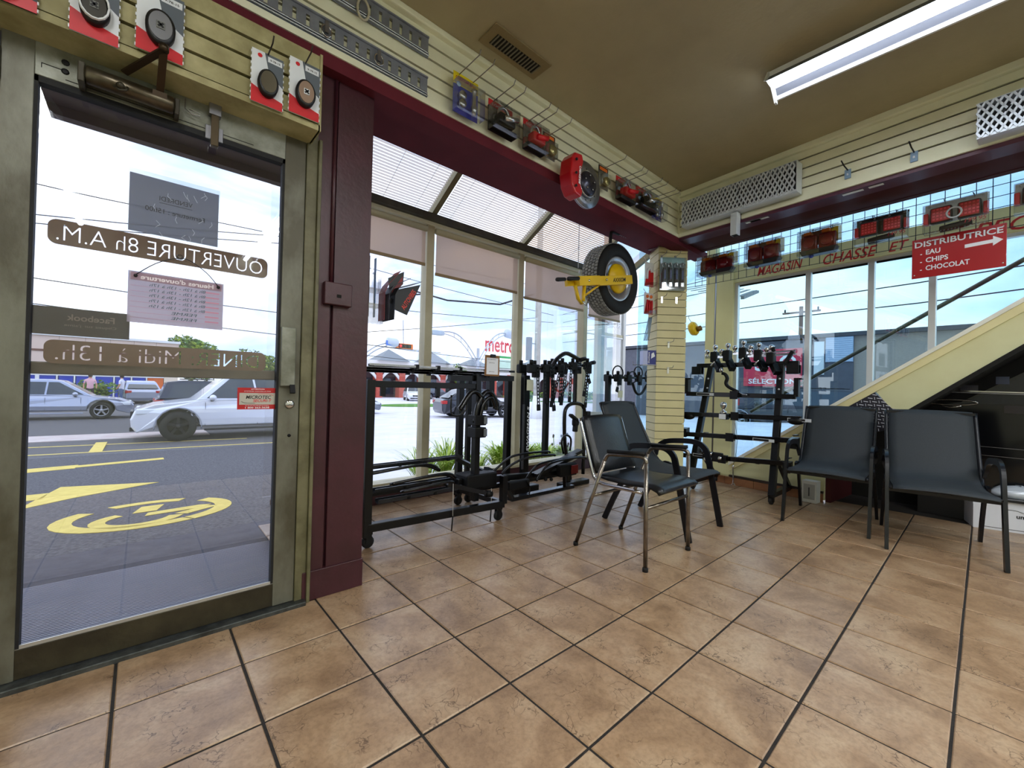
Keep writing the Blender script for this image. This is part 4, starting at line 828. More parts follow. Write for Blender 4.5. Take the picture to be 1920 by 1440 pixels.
wl_ = [((-4.29, 9.218), (-1.305, 9.254)), ((-4.258, 7.873), (4.8, 9.3)), ((-4.3, 7.5), (4.8, 8.9)), ((-4.3, 5.2), (4.8, 5.0)), ((-4.3, 4.1), (10.4, 3.6)), ((10.57, 9.75), (23.98, 10.13)), ((10.4, 2.9), (22.4, 2.62)), ((10.7, 4.5), (22.3, 6.66)), ((10.6, 6.1), (24, 6.9)), ((10.5, 3.6), (23, 3.2)), ((10.7, 8.6), (24, 8.0))]
for k, (a, b) in enumerate(wl_):
    x0, z0 = a; x1, z1 = b; e_ = 5.5 if k < 5 else 4; dz = (z1-z0)/(x1-x0)
    o = MB().tube([(x0-e_, 25, z0-e_*dz), (x0+(x1-x0)/3, 25, z0+(z1-z0)/3-.12), (x0+(x1-x0)*2/3, 25, z0+(z1-z0)*2/3-.12), (x1+e_, 25, z1+e_*dz)], .022, 5).build('overhead_wire', wm)
    tag(o, 'thin black wire crossing the sky beyond the door and bay windows' , 'wire', 'overhead wires across the street')
o = MB().tube([(14.6, 13.8, 5.9), (13.4, 15.2, 5.35), (11.6, 17.5, 5.6), (10.2, 19.5, 6.3), (9.9, 19.8, 6.05), (10.1, 19.4, 5.9), (10.9, 18.2, 5.95)], .045, 6).build('cable_loop', wm); tag(o, 'thick looped black cable running to the concrete pole', 'cable')
for k, (z0, z1) in enumerate(((6.6, 6.9), (5.6, 5.5), (4.9, 4.7), (7.3, 7.6))):
    o = MB().tube([(26, 22, z0), (22, 0, z1), (20, -14, z1+.4)], .025, 5).build('overhead_wire', wm); tag(o, 'thin black overhead wire beyond the right windows', 'wire', 'overhead wires on the right')
rm = thing('vending_box', 'small red outdoor machine in front of the dark shop', 'machine', (22.2, 7.0, -.604)); MB().box(-.35, .35, -.35, .35, 0, 1.6).build('cabinet', P('machine_red', (216, 40, 40), .4), rm, bevel=.03); MB().box(-.37, -.35, -.2, .2, .8, 1.3).build('front_panel', white, rm)
# awning with louvres outside at the corner
aw = thing('louvred_awning', 'grey louvred awning outside between corner column and pilaster', 'awning', (6.8, 1.0, 2.62), R(12))
for k in range(9): MB().bar((0, .12*k, .03*k), (2.0, .12*k, .5+.03*k), .09, .012).build('slat', P('awning_grey', (120, 116, 112), .6), aw)
MB().bar((0, -.05, -.03), (2.0, -.05, .47), .05, .05).build('edge_rail', P('awning_grey', (120, 116, 112), .6), aw)
# ================================================================ CHAIRS
vinyl = P('black_vinyl', (20, 22, 25), .32, bump=.12, bs=90); sling = P('sling_mesh', (46, 51, 55), .65, var=(38, 43, 47), vs=260, bump=.2, bs=400); cframe = P('satin_black_frame', (14, 15, 20), .3, spec=.4); chr2 = P('worn_chrome', (150, 142, 132), .25, .9, var=(112, 104, 94), vs=14)
def sheet(prof, w0, w1, th, mat, name, parent, dish=0, n=8, bevel=0):
    """padded sheet following prof [(y,z)], half widths w0..w1"""
    m_ = MB(); K = len(prof)
    rows = []
    for i, (y, z) in enumerate(prof):
        t_ = i/(K-1); w_ = w0+(w1-w0)*t_
        a = prof[max(i-1, 0)]; b = prof[min(i+1, K-1)]; d_ = Vector((0, b[0]-a[0], b[1]-a[1])).normalized(); nn = Vector((0, -d_.z, d_.y))
        for k in range(n+1):
            u = -1+2*k/n; rows.append(Vector((u*w_, y, z))-nn*dish*(1-u*u))
    N = n+1; tot = len(rows)
    back = []
    for i in range(K):
        a = prof[max(i-1, 0)]; b = prof[min(i+1, K-1)]; d_ = Vector((0, b[0]-a[0], b[1]-a[1])).normalized(); nn = Vector((0, -d_.z, d_.y))
        back += [rows[i*N+k]-nn*th for k in range(N)]
    fs = [(i*N+k, i*N+k+1, (i+1)*N+k+1, (i+1)*N+k) for i in range(K-1) for k in range(n)]
    fs += [(tot+i*N+k, tot+(i+1)*N+k, tot+(i+1)*N+k+1, tot+i*N+k+1) for i in range(K-1) for k in range(n)]
    rim = [k for k in range(N)]+[i*N+n for i in range(1, K)]+[(K-1)*N+k for k in range(n-1, -1, -1)]+[i*N for i in range(K-2, 0, -1)]
    fs += [(rim[i], rim[(i+1) % len(rim)], tot+rim[(i+1) % len(rim)], tot+rim[i]) for i in range(len(rim))]
    m_.add(rows+back, fs, None, True); return m_.build(name, mat, parent)
def cr(pts, n=5):
    """smooth path through pts"""
    P_ = [Vector(p) for p in pts]; out = []
    for i in range(len(P_)-1):
        a = P_[max(i-1, 0)]; b = P_[i]; c = P_[i+1]; d_ = P_[min(i+2, len(P_)-1)]
        for k in range(n):
            t_ = k/n; out.append(.5*((2*b)+(c-a)*t_+(2*a-5*b+4*c-d_)*t_*t_+(3*b-a-3*c+d_)*t_**3))
    out.append(P_[-1]); return out
c1 = thing('vinyl_chair', 'black vinyl armchair with worn chrome tube legs, nearest the camera', 'chair', (1.743, -.25, 0), 0)
for s_ in (-1, 1):
    MB().tube([(s_*.252, -.245, .012), (s_*.250, -.235, .60)], .0125, 10).build('leg', chr2, c1)
    MB().tube([(s_*.252, .252, .012), (s_*.250, .045, .575)], .0125, 10).build('leg', chr2, c1)
    for y in (-.245, .252): MB().lathe([(.016, 0), (.016, .02), (.012, .024)], 10, None, T(s_*.252, y, 0)).build('leg_tip', rubber, c1)
    MB().tube(cr([(s_*.25, .045, .575), (s_*.25, .02, .612), (s_*.25, -.05, .622), (s_*.25, -.19, .634), (s_*.25, -.228, .622), (s_*.25, -.235, .60)], 4), .0125, 8).build('arm_tube', chr2, c1)
    MB().tube([(s_*.25, .02, .634), (s_*.25, -.10, .642), (s_*.25, -.225, .652)], .016, 8, flat=(.032, .022)).build('armrest', blackm, c1)
    MB().tube(cr([(s_*.228, .262, .815), (s_*.228, .21, .66), (s_*.228, .155, .50), (s_*.228, .125, .445), (s_*.228, .06, .425), (s_*.228, -.20, .425)], 4), .011, 8).build('back_tube', P('bright_chrome_tube', (200, 200, 204), .15, 1), c1)
MB().tube([(-.25, -.236, .345), (.25, -.236, .345)], .010, 8).build('cross_bar', chr2, c1); MB().tube([(-.25, .13, .345), (.25, .13, .345)], .010, 8).build('cross_bar', chr2, c1)
sheet([(.270, .818), (.255, .79), (.215, .67), (.165, .54), (.135, .475)], .205, .218, .022, vinyl, 'backrest', c1, dish=.022)
sheet([(.115, .452), (.05, .445), (-.08, .442), (-.19, .450), (-.25, .450), (-.285, .440), (-.302, .426)], .205, .225, .022, vinyl, 'seat', c1, dish=.005)
def patio(label, loc, rz):
    r = thing('patio_chair', label, 'chair', loc, rz, 'sling patio chairs')
    for s_ in (-1, 1):
        x = s_*.262
        MB().tube(cr([(x, -.335, 0), (x, -.275, .30), (x, -.235, .50), (x, -.205, .575), (x, -.13, .612), (x, .02, .606), (x, .12, .585), (x, .185, .53), (x*.95, .195, .47)], 4), .018, 4, flat=(.040, .020)).build('arm_leg', cframe, r)
        MB().tube(cr([(x, .335, 0), (x*.98, .235, .22), (x*.96, .13, .40), (x*.96, .05, .40)], 4), .014, 4, flat=(.038, .020)).build('leg', cframe, r)
        MB().tube(cr([(x*.92, .415, .90), (x*.92, .32, .70), (x*.92, .20, .48), (x*.92, .12, .41), (x*.92, -.05, .395), (x*.92, -.30, .405)], 4), .012, 8).build('side_rail', cframe, r)
    MB().bar((-.25, -.25, .385), (.25, -.25, .385), .022).build('cross_bar', cframe, r); MB().bar((-.25, .10, .375), (.25, .10, .375), .022).build('cross_bar', cframe, r); MB().bar((-.24, .405, .892), (.24, .405, .892), .018).build('top_bar', cframe, r)
    sheet(cr([(0, .418, .905), (0, .34, .735), (0, .245, .545), (0, .185, .455), (0, .12, .420), (0, .0, .405), (0, -.20, .412), (0, -.30, .418), (0, -.33, .40)], 3) and [(p.y, p.z) for p in cr([(0, .418, .905), (0, .34, .735), (0, .245, .545), (0, .185, .455), (0, .12, .420), (0, .0, .405), (0, -.20, .412), (0, -.30, .418), (0, -.33, .40)], 3)], .228, .236, .006, sling, 'sling_seat', r, dish=.018)
    return r
p2 = patio('grey sling patio chair directly behind the black vinyl chair', (2.38, -.10, 0), R(1))
dup(p2, (3.565, -.92, 0), R(-86.3), 'grey sling patio chair beside the hitch rack, left of the facing pair')
dup(p2, (3.46, -1.52, 0), R(-80.7), 'grey sling patio chair at the right, right one of the facing pair')
# ================================================================ HANGING TIRE WITH WHEEL CLAMP
ti = thing('spare_tire', 'trailer tire on a white rim hanging from the maroon soffit', 'tire', (2.64, .60, 2.03))
Mx = RX(90)
pr = [(.205, -.085), (.225, -.100), (.27, -.108), (.302, -.098), (.318, -.080), (.322, 0), (.318, .080), (.302, .098), (.27, .108), (.225, .100), (.205, .085), (.205, -.085)]
MB().lathe(pr, 56, None, Mx).build('tyre', rubber, ti)
tr_ = MB(); trm = P('tread_grey', (156, 156, 148), .7, var=(120, 120, 114), vs=40)
for k in range(64):
    for j, h in enumerate((-.068, -.034, 0, .034, .068)):
        a = 360*(k+.5*(j % 2))/64; M_ = RY(a) @ T(0, h, .3225)
        tr_.box(-.0125, .0125, -.0135, .0135, -.003, .004, None, M_)
tr_.build('tread_block', trm, ti, kind='stuff')
rim_ = MB(); rim_.lathe([(.205, -.09), (.205, -.075), (.185, -.06), (.17, -.02), (.165, .06), (.205, .085), (.20, .09), (.155, .06), (.15, .0), (.06, .02), (0, .02)], 40, None, Mx); rim_.build('rim', P('rim_silver', (200, 200, 204), .25, .7), ti)
for k in range(5):
    a = R(72*k); MB().lathe([(.011, 0), (.011, .02), (0, .022)], 8, None, T(.075*math.cos(a), -.02, .075*math.sin(a)) @ RX(90)).build('lug_nut', chrome, ti)
cl = thing('wheel_clamp', 'yellow steel wheel clamp with black handles gripping the hanging tire', 'wheel clamp', (2.25, .42, 1.925), 0)
yl = P('safety_yellow', (232, 190, 20), .35); A13 = RY(-12)
def cb(name, mat, f, bevel=.003):
    m_ = MB(); f(m_); m_.v = [tuple(A13 @ Vector(v)) for v in m_.v]; return m_.build(name, mat, cl, bevel=bevel)
cb('long_arm', yl, lambda m: m.box(-.05, .45, -.02, .02, -.043, .035)); cb('clamp_head', yl, lambda m: m.box(-.32, -.045, -.028, .028, -.038, .038))
cb('inner_arm', yl, lambda m: m.box(-.40, -.20, .03, .06, -.03, .02)); 
cb('handle', P('grip_black', (20, 20, 22), .6), lambda m: m.lathe([(0, 0), (.014, .003), (.016, .02), (.014, .10), (0, .104)], 10, None, T(-.56, -.0, .02) @ RY(90)), 0)
cb('handle', P('grip_black', (20, 20, 22), .6), lambda m: m.lathe([(0, 0), (.015, .003), (.017, .02), (.015, .13), (0, .134)], 10, None, T(-.45, -.02, .02) @ RY(90)), 0)
cb('hook_claw', yl, lambda m: m.tube([(-.36, -.01, -.03), (-.34, -.01, -.14), (-.30, -.01, -.18)], .014, 6, flat=(.03, .014)), 0); cb('hook_claw', yl, lambda m: m.tube([(-.24, -.01, -.03), (-.27, -.01, -.12), (-.28, -.01, -.16)], .014, 6, flat=(.03, .014)), 0); cb('hook_claw', yl, lambda m: m.tube([(-.20, .05, -.12), (-.10, .02, -.07), (-.04, .0, -.04)], .012, 6, flat=(.03, .014)), 0)
cb('lock_chain', chrome, lambda m: m.tube([(-.31, -.02, -.16), (-.26, -.02, -.20), (-.21, -.02, -.13)], .006, 6), 0)
for x in (-.20, .04): cb('bolt', chrome, lambda m: m.lathe([(.010, 0), (.010, .008), (0, .010)], 8, None, T(x, -.026, 0) @ RX(90)), 0)
o = text('lettering', 'AXXIOM', P('black_print', (14, 14, 14), .5), cl, A13 @ T(.24, -.0215, -.003), .20, .036, bold=.02, shear=.25)
hub = MB(); hub.lathe([(.136, 0), (.128, .018), (.06, .045), (0, .05)], 32, None, T(.315, .06, .085) @ RX(90)); hub.build('hub_cover', yl, cl)
ch = thing('hanging_chain', 'black rubber-sleeved chain holding the tire to the maroon soffit', 'chain', (2.62, .60, 2.33))
MB().tube(cr([(0, 0, 0), (.0, .0, .10), (.005, -.005, .145), (.04, -.01, .158), (.12, -.01, .160)], 4), .016, 8).build('sleeve', rubber, ch)
lk = MB()
for k in range(9): lk.tube([(.10+k*.016+.010*math.cos(a_), -.012+(.006*math.sin(a_) if k % 2 else 0), .158+(0 if k % 2 else .006*math.sin(a_))) for a_ in [R(q) for q in range(0, 360, 60)]], .003, 4, closed=True)
lk.build('chain_link', steel, ch, kind='stuff')
# ================================================================ PRODUCTS
print_r = P('print_red', (206, 32, 40), .4); print_y = P('print_yellow', (238, 214, 30), .4); print_b = P('print_blue', (38, 62, 190), .4); print_w = P('print_white', (232, 236, 240), .4); print_k = P('print_black', (18, 18, 20), .4); print_o = P('print_orange', (232, 112, 30), .4)
clearp = glass('clear_plastic', (.93, .95, .96), .10, .05)
steelp = P('polished_steel', (196, 198, 202), .15, .9); brass = P('pale_brass', (190, 176, 120), .25, .8)
def prong(parent, x, z, y0, y1, name='prong'):
    MB().tube([(x, y0, z), (x, y1+.03, z+.0), (x, y1, z+.028)], .0028, 5).build(name, wire, parent)
def disc_(parent, name, x, z, y, r, d_, mat, sx=1):
    m_ = MB(); m_.lathe([(0, 0), (r, 0), (r, d_*.8), (r*.9, d_), (0, d_)], 20, None, T(x, y, z) @ RX(90) @ Matrix.Diagonal((sx, 1, 1, 1))); return m_.build(name, mat, parent)
def packA(label, x0, x1, z0, z1, kind, prongs, group='hitch accessories hanging on the slatwall'):
    """blister pack hanging on wall y=.27; local origin at the hook plate"""
    y = .215; k = .98; X0, X1 = -.63+(x0+.63)*k, -.63+(x1+.63)*k; Z0, Z1 = 1.005+(z0-1.005)*k, 1.005+(z1-1.005)*k
    cx, w_, h = (X0+X1)/2, X1-X0, Z1-Z0; hw, hh = w_/2, h/2
    r = thing('blister_pack', label, 'blister pack', (cx, y, (Z0+Z1)/2), 0, group)
    for q in prongs: MB().tube([(q*hw*.8, .05, hh*.94), (q*hw*.8, -.185, hh*.94-.0), (q*hw*.8, -.20, hh*.94+.022)], .0028, 5).build('hook', wire, r)
    def card(zs, ms):
        for (a, b), m in zip(zs, ms): MB().box(-hw, hw, -.002, .002, -hh+h*a, -hh+h*b).build('card', m, r)
    if kind == 'ball':
        card([(0, .70), (.70, 1)], [print_b, print_y]); MB().box(-hw-.006, hw+.01, -.06, -.004, -hh-.004, hh*.42).build('blister', clearp, r)
        for z in (-.02, -.065): disc_(r, 'ball', -hw*.45, z, -.008, .023, .03, steelp)
        MB().lathe([(.012, 0), (.02, .04), (.012, .06), (.012, .13), (.018, .14), (0, .14)], 14, None, T(hw*.45, -.03, -hh+.01)).build('ball_mount', steelp, r); disc_(r, 'seal', -hw*.6, hh*.45, -.003, .014, .002, P('pale_blue', (170, 200, 240), .4))
        text('lettering', 'CUSTOM BALL', print_r, r, T(0, -.003, hh*.74), w_*.85, .016, bold=.03)
    if kind in ('lock', 'lockred'):
        c_ = P('metal_dark', (44, 46, 50), .25, .8) if kind == 'lock' else P('gloss_red', (200, 20, 34), .25)
        card([(0, .80), (.80, 1)], [print_k, print_r]); MB().box(-hw*.98, hw, -.05, -.004, -hh, -hh+.03).build('tray', P('tray_black', (26, 26, 28), .35), r, bevel=.004); MB().box(-hw, hw, -.078, -.004, -hh, hh*.55).build('blister', clearp, r)
        MB().tube(cr([(-hw*.5, -.035, -.02), (-hw*.45, -.035, .03), (0, -.035, .055), (hw*.4, -.035, .02), (hw*.45, -.035, -.03)], 4), .009, 8).build('shackle', steelp, r)
        MB().box(-hw*.66, hw*.66, -.075, -.012, -.060, .0).build('lock_body', c_, r, bevel=.010); MB().lathe([(0, 0), (.016, 0), (.016, hw*1.1), (0, hw*1.1)], 12, None, T(-hw*.3, -.078, -.035) @ RY(75)).build('lock_barrel', steelp if kind == 'lock' else c_, r)
        MB().box(-hw*.2, hw*.9, -.0035, -.002, hh*.45, hh*.58).build('stripe', print_y, r); text('lettering', 'LOCK KIT', print_w, r, T(0, -.003, hh*.76), w_*.7, .014, bold=.02)
    if kind == 'cap':
        card([(0, .76), (.76, 1)], [P('card_grey', (92, 90, 84), .4), print_k]); MB().box(-hw*.8, hw*.8, -.003, -.0022, hh*.62, hh*.9).build('stripe', print_o, r)
        disc_(r, 'brass_cap', hw*.25, -hh*.35, -.004, min(hw, .04)*.85, .03, brass); MB().tube([(-hw*.4, -.01, hh*.3), (-hw*.4, -.012, -hh*.6)], .006, 8).build('pin', steelp, r); MB().box(-hw*.95, hw*.95, -.035, -.004, -hh*.9, hh*.3).build('blister', clearp, r)
    return r
packA('blue and yellow blister pack with two chrome balls, first on the upper slatwall', .635, .805, 2.545, 2.772, 'ball', (-.7, .7))
packA('black and red lock pack with dark metal lock, second on the upper slatwall', .885, 1.075, 2.545, 2.735, 'lock', (-.8, .3))
packA('pack with a glossy red coupler lock left of the brake disc', 1.17, 1.335, 2.545, 2.745, 'lockred', (-.6, .4))
packA('narrow orange and black pack with a round brass cap just left of the brake disc', 1.352, 1.47, 2.57, 2.735, 'cap', (0,))
packA('narrow orange and black pack with a brass cap just right of the brake disc', 1.965, 2.085, 2.566, 2.74, 'cap', (.2,))
packA('pack with a red coupler lock between brake disc and corner', 2.195, 2.405, 2.545, 2.738, 'lockred', (-.4, .4))
packA('dark lock pack second from the corner of the slatwall', 2.485, 2.735, 2.566, 2.757, 'lock', (-.5, .4))
packA('blue and yellow ball pack closest to the corner', 2.75, 2.905, 2.556, 2.757, 'ball', (-.5, .6))
# brake disc with red caliper
bd_ = thing('brake_disc', 'drilled brake disc with bright red caliper mounted on the slatwall edge', 'brake disc', (1.665, .14, 2.437))
MB().lathe([(.055, .0), (.160, .0), (.160, .010), (.055, .010), (.055, 0)], 40, None, RX(90)).build('rotor', P('rotor_steel', (168, 172, 178), .3, .9, var=(150, 154, 160), vs=40), bd_)
MB().lathe([(.055, .018), (.160, .018), (.160, .026), (.055, .026), (.055, .018)], 40, None, T(0, .03, 0) @ RX(90)).build('rotor', steel, bd_)
MB().lathe([(.085, .0), (.085, .02), (.072, .035), (.0, .036)], 32, None, T(0, -.008, 0) @ RX(90)).build('hat', P('hat_dark', (58, 58, 70), .25, .6), bd_)
MB().lathe([(.084, .0), (.092, .0), (.092, .018), (.084, .018), (.084, 0)], 32, None, T(0, -.010, 0) @ RX(90)).build('hat_ring', steelp, bd_)
hm = MB()
for k in range(12):
    a = R(30*k); hm.lathe([(.0055, 0), (0, .0006)], 8, None, T(.108*math.cos(a), -.0105, .108*math.sin(a)) @ RX(90))
hm.build('drilled_hole', groove, bd_, kind='stuff')
for k in range(5): a = R(72*k+20); MB().lathe([(.006, 0), (.006, .006), (0, .008)], 8, None, T(.05*math.cos(a), -.044, .05*math.sin(a)) @ RX(90)).build('bolt', steelp, bd_)
cal = MB(); pts = [(-.205, .10), (-.175, .145), (-.10, .155), (-.085, .11), (-.105, .05), (-.11, -.05), (-.085, -.09), (-.10, -.135), (-.165, -.125), (-.20, -.075), (-.215, 0)]
cal.prism(pts, -.055, .05); cal.build('caliper', P('caliper_red', (190, 16, 30), .28, coat=.4), bd_, bevel=.010)
text('lettering', 'BREMBO', print_w, bd_, T(-.135, -.066, .0) @ RY(-88), .12, .02, bold=.03)
for z in (.09, .0, -.085): MB().lathe([(.009, 0), (.009, .008), (0, .010)], 8, None, T(-.175, -.065, z) @ RX(90)).build('bolt', print_k, bd_)
MB().box(-.02, .02, .03, .12, -.03, .03).build('wall_bracket', steel, bd_)
# e-track rails
galv2 = P('galvanised_rail', (150, 156, 168), .35, .45, var=(132, 138, 150), vs=12)
def etrack(label, z0, x0, x1, y=.262):
    r = thing('slotted_rail', label, 'slotted rail', (x1, y, z0), 0, 'slotted steel rails'); L = x1-x0; h = .112; m_ = MB()
    m_.box(-L, 0, -.004, 0, 0, .036); m_.box(-L, 0, -.004, 0, .086, h); n = int(L/.0545)
    for k in range(n+1): m_.box(max(-L, -.012-k*.0545-.030), -.012-k*.0545+.009 if k else 0, -.004, 0, .036, .086)
    m_.build('rail', galv2, r)
    e_ = MB(); e_.box(-L, .0, -.016, -.004, .004, .012); e_.build('rolled_edge', P('bright_edge', (170, 176, 186), .25, .9), r, bevel=.003)
    e_ = MB(); e_.box(-L, .0, -.013, -.004, .018, .026); e_.build('rolled_edge', P('bright_edge', (170, 176, 186), .25, .9), r, bevel=.003)
    e_ = MB(); e_.box(-L, .0, -.012, -.004, h-.008, h).build('rolled_edge', galv2, r)
    return r
etrack('lower slotted galvanised rail across the slatwall above the door', 2.537, -2.5, .475)
etrack('upper slotted galvanised rail across the slatwall above the door', 2.752, -2.5, .475)
for x, z, lb in ((-.045, 2.585, 'chrome ring clip in the lower rail, nearer the door'), (.20, 2.588, 'chrome ring clip in the lower rail, nearer the bay')):
    r = thing('ring_clip', lb, 'ring', (x, .250, z), 0); MB().tube([(.022*math.cos(R(a)), -.006, .026*math.sin(R(a))) for a in range(0, 360, 30)], .0035, 6, closed=True).build('ring', chrome, r); MB().box(-.008, .008, -.012, -.002, -.01, .045).build('clip', steel, r)
r = thing('cord_loop', 'pale plastic loop hanging from the upper rail', 'loop', (.115, .240, 2.80)); MB().tube([(.028*math.cos(R(a)), .0, .05*math.sin(R(a))-.02) for a in range(0, 360, 24)], .006, 6, closed=True).build('loop', P('loop_beige', (196, 190, 168), .4), r)
# packs on the lower slatwall above the door
def packD(label, x0, x1, z0, z1, style, hook=True):
    y = .172; cx, w_, h = (x0+x1)/2, x1-x0, z1-z0; hw, hh = w_/2, h/2
    r = thing('blister_pack', label, 'blister pack', (cx, y, (z0+z1)/2), 0, 'round-part blister packs over the door')
    MB().box(-hw, hw, -.002, .002, -hh, hh).build('card', print_w if style != 'dark' else print_k, r)
    MB().prism([(-hw, -hh), (hw, -hh), (hw, -hh+h*.16), (0, -hh+h*.22), (-hw, -hh+h*.32)], -.0032, -.002).build('red_wave', print_r, r)
    if style != 'dark': MB().prism([(hw*.1, hh*.25), (hw, -hh*.1), (hw, hh), (-hw*.2, hh)], -.0030, -.002).build('dark_panel', P('print_grey', (96, 104, 112), .4), r)
    MB().box(hw*.0, hw*.92, -.0036, -.003, hh*.70, hh*.90).build('label', print_w, r); text('lettering', '9-78-15', print_k, r, T(hw*.46, -.004, hh*.79), w_*.32, .008, bold=.02)
    disc_(r, 'logo', -hw*.5, hh*.82, -.0025, .008, .001, print_r)
    m_ = MB(); R0, R1 = hw*.72, hw*.86; N = 28; vs = []
    for (rx, rz, yy) in ((R0*.9, R0*1.30, -.004), (R0*.9, R0*1.30, -.026), (R0*.72, R0*1.08, -.030)):
        vs += [(rx*math.cos(2*math.pi*k/N), yy, rz*math.sin(2*math.pi*k/N)-hh*.22) for k in range(N)]
    m_.add(vs, [(j*N+k, j*N+(k+1) % N, (j+1)*N+(k+1) % N, (j+1)*N+k) for j in range(2) for k in range(N)]+[tuple(2*N+k for k in range(N))], None, True); m_.build('bubble_rim', print_k if style != 'mirror' else print_k, r)
    inner = {'coil': P('coil_dark', (60, 58, 52), .4, .5), 'dark': P('coil_dark', (60, 58, 52), .4, .5), 'plate': P('plate_grey', (150, 152, 158), .3, .6), 'mirror': P('mirror_silver', (200, 206, 220), .1, 1), 'tan': P('tan_disc', (150, 124, 104), .45)}[style]
    m_ = MB(); vs = [(R0*.70*math.cos(2*math.pi*k/N), -.0335, R0*1.05*math.sin(2*math.pi*k/N)-hh*.22) for k in range(N)]+[(R0*.70*math.cos(2*math.pi*k/N), -.030, R0*1.05*math.sin(2*math.pi*k/N)-hh*.22) for k in range(N)]
    m_.add(vs, [tuple(range(N)), tuple(range(2*N-1, N-1, -1))]+[(k, (k+1) % N, N+(k+1) % N, N+k) for k in range(N)]); m_.build('round_part', inner, r)
    if style in ('tan', 'plate', 'coil', 'dark'):
        MB().box(-R0*.26, R0*.26, -.0365, -.0335, -R0*.28-hh*.22, R0*.28-hh*.22).build('hub_square', print_w if style == 'tan' else P('hub_grey', (120, 122, 118), .4), r, bevel=.004)
        for a in (45, -45): MB().box(-.010, .010, -.038, -.0365, -.003, .003, None, T(0, 0, -hh*.22) @ RY(a)).build('hub_cross', print_k, r)
    if style in ('coil', 'dark'):
        MB().tube([(R0*.85*math.cos(R(a)), -.038-.004*math.sin(R(a/2)), R0*1.2*math.sin(R(a))-hh*.20) for a in range(0, 700, 24)], .003, 6).build('white_wire', print_w, r)
    e_ = MB()
    for k in range(9): e_.box(-hw-.003, -hw, -.0025, .0025, -hh+h*(k+.2)/9, -hh+h*(k+.6)/9); e_.box(hw, hw+.003, -.0025, .0025, -hh+h*(k+.2)/9, -hh+h*(k+.6)/9)
    e_.build('edge_mark', print_w, r, kind='stuff')
    if hook: MB().tube([(0, .02, hh*.97), (0, -.08, hh*.97), (0, -.098, hh*.97+.018)], .0028, 5).build('hook', P('dark_hook', (60, 52, 44), .5, .5), r)
    return r
packD('red and black pack cut off at the left edge of the photo', -1.05, -.892, 2.092, 2.30, 'dark')
packD('dark pack with a coil and white wire over the left part of the door', -.825, -.714, 2.088, 2.315, 'coil')
packD('white and grey pack with a grey square-hub plate above the door closer', -.672, -.548, 2.118, 2.345, 'plate')
packD('blister pack with a mirror-like oval part over the right part of the door', -.339, -.229, 2.098, 2.305, 'mirror')
packD('blister pack with a tan disc and white hub at the end of the slatwall panel', -.205, -.089, 2.116, 2.345, 'tan')
# ---- things on the right wall (local frame: x along the wall, y outward)
def onwall(name, label, cat, s_, n_, z, group=None): return thing(name, label, cat, PB(s_, n_, z), BANG, group)
def ramp(label, s0, s1, z0, z1, dep=.10):
    r = onwall('mesh_step', label, 'mesh panel', s0, -.12, z0, 'expanded metal steps'); w_, h = s1-s0, z1-z0
    am = P('bright_aluminium', (216, 224, 234), .35, .25)
    f = MB(); f.box(0, w_, 0, .004, 0, .012); f.build('frame_edge', am, r); MB().box(0, w_, 0, dep, -.004, .0).build('frame_tray', am, r); MB().box(0, .005, 0, dep, 0, h).build('end_plate', am, r); MB().box(w_-.005, w_, 0, dep, 0, h).build('end_plate', am, r); MB().box(0, w_, 0, dep, h, h+.004).build('frame_top', am, r)
    m_ = MB(); nr = 7; pt = .034; nc = int(w_/pt); rh = h/nr
    for c in range(nc+1):
        for q in range(nr):
            x0 = min(w_, c*pt); dx = pt*.5 if q % 2 == 0 else 0; dx2 = pt*.5-dx
            for sg in (-1, 1):
                a = (x0+sg*(dx), .0, q*rh); b = (x0+sg*(dx2), .0, (q+1)*rh)
                if 0 <= a[0] <= w_ and 0 <= b[0] <= w_: m_.bar(a, b, .010, .012, upv=(0, 1, 0))
    m_.build('lattice', am, r, kind='stuff'); MB().box(0, w_, dep-.003, dep, 0, h).build('shade_sheet', P('step_back_shade', (60, 60, 66), .6), r)  # dark sheet stands in for the shade behind the lattice
    for x in (w_*.12, w_*.55): MB().tube([(x, -.02, h*.5), (x+.02, -.05, h*.55)], .004, 5).build('hook', blackm, r)
    return r
ramp('long expanded aluminium mesh step on the slatwall next to the corner', .107, 1.057, 2.555, 2.785)
ramp('expanded aluminium mesh step cut off by the right edge of the photo', 1.976, 2.9, 2.52, 2.72)
br_ = onwall('bracket_tube', 'square aluminium tube bracket hanging below the long mesh step', 'bracket', .585, -.08, 2.352); m_ = MB(); m_.box(-.028, .028, -.03, .03, 0, .19); m_.build('tube_body', P('bright_aluminium', (216, 224, 234), .35, .25), br_, bevel=.003); MB().box(-.022, .022, -.024, .024, -.001, .0005).build('tube_opening', groove, br_); MB().box(-.02, .02, .03, .08, .15, .19).build('hook_plate', steel, br_)
for s_, z, lb in ((1.34, 2.60, 'wire peg with small blue tag on the right slatwall, nearer the corner'), (1.69, 2.575, 'wire peg with small blue tag on the right slatwall, nearer the lamp')):
    r = onwall('display_peg', lb, 'peg', s_, 0, z); MB().box(-.018, .018, -.012, -.004, -.03, .035).build('tag', P('tag_blue_grey', (130, 160, 190), .4), r); text('lettering', 'a', print_w, r, T(0, -.0135, .0), .012, .014, bold=.03); MB().tube([(0, .0, .03), (0, -.09, .035), (0, -.15, .05)], .004, 6).build('peg_wire', blackm, r)
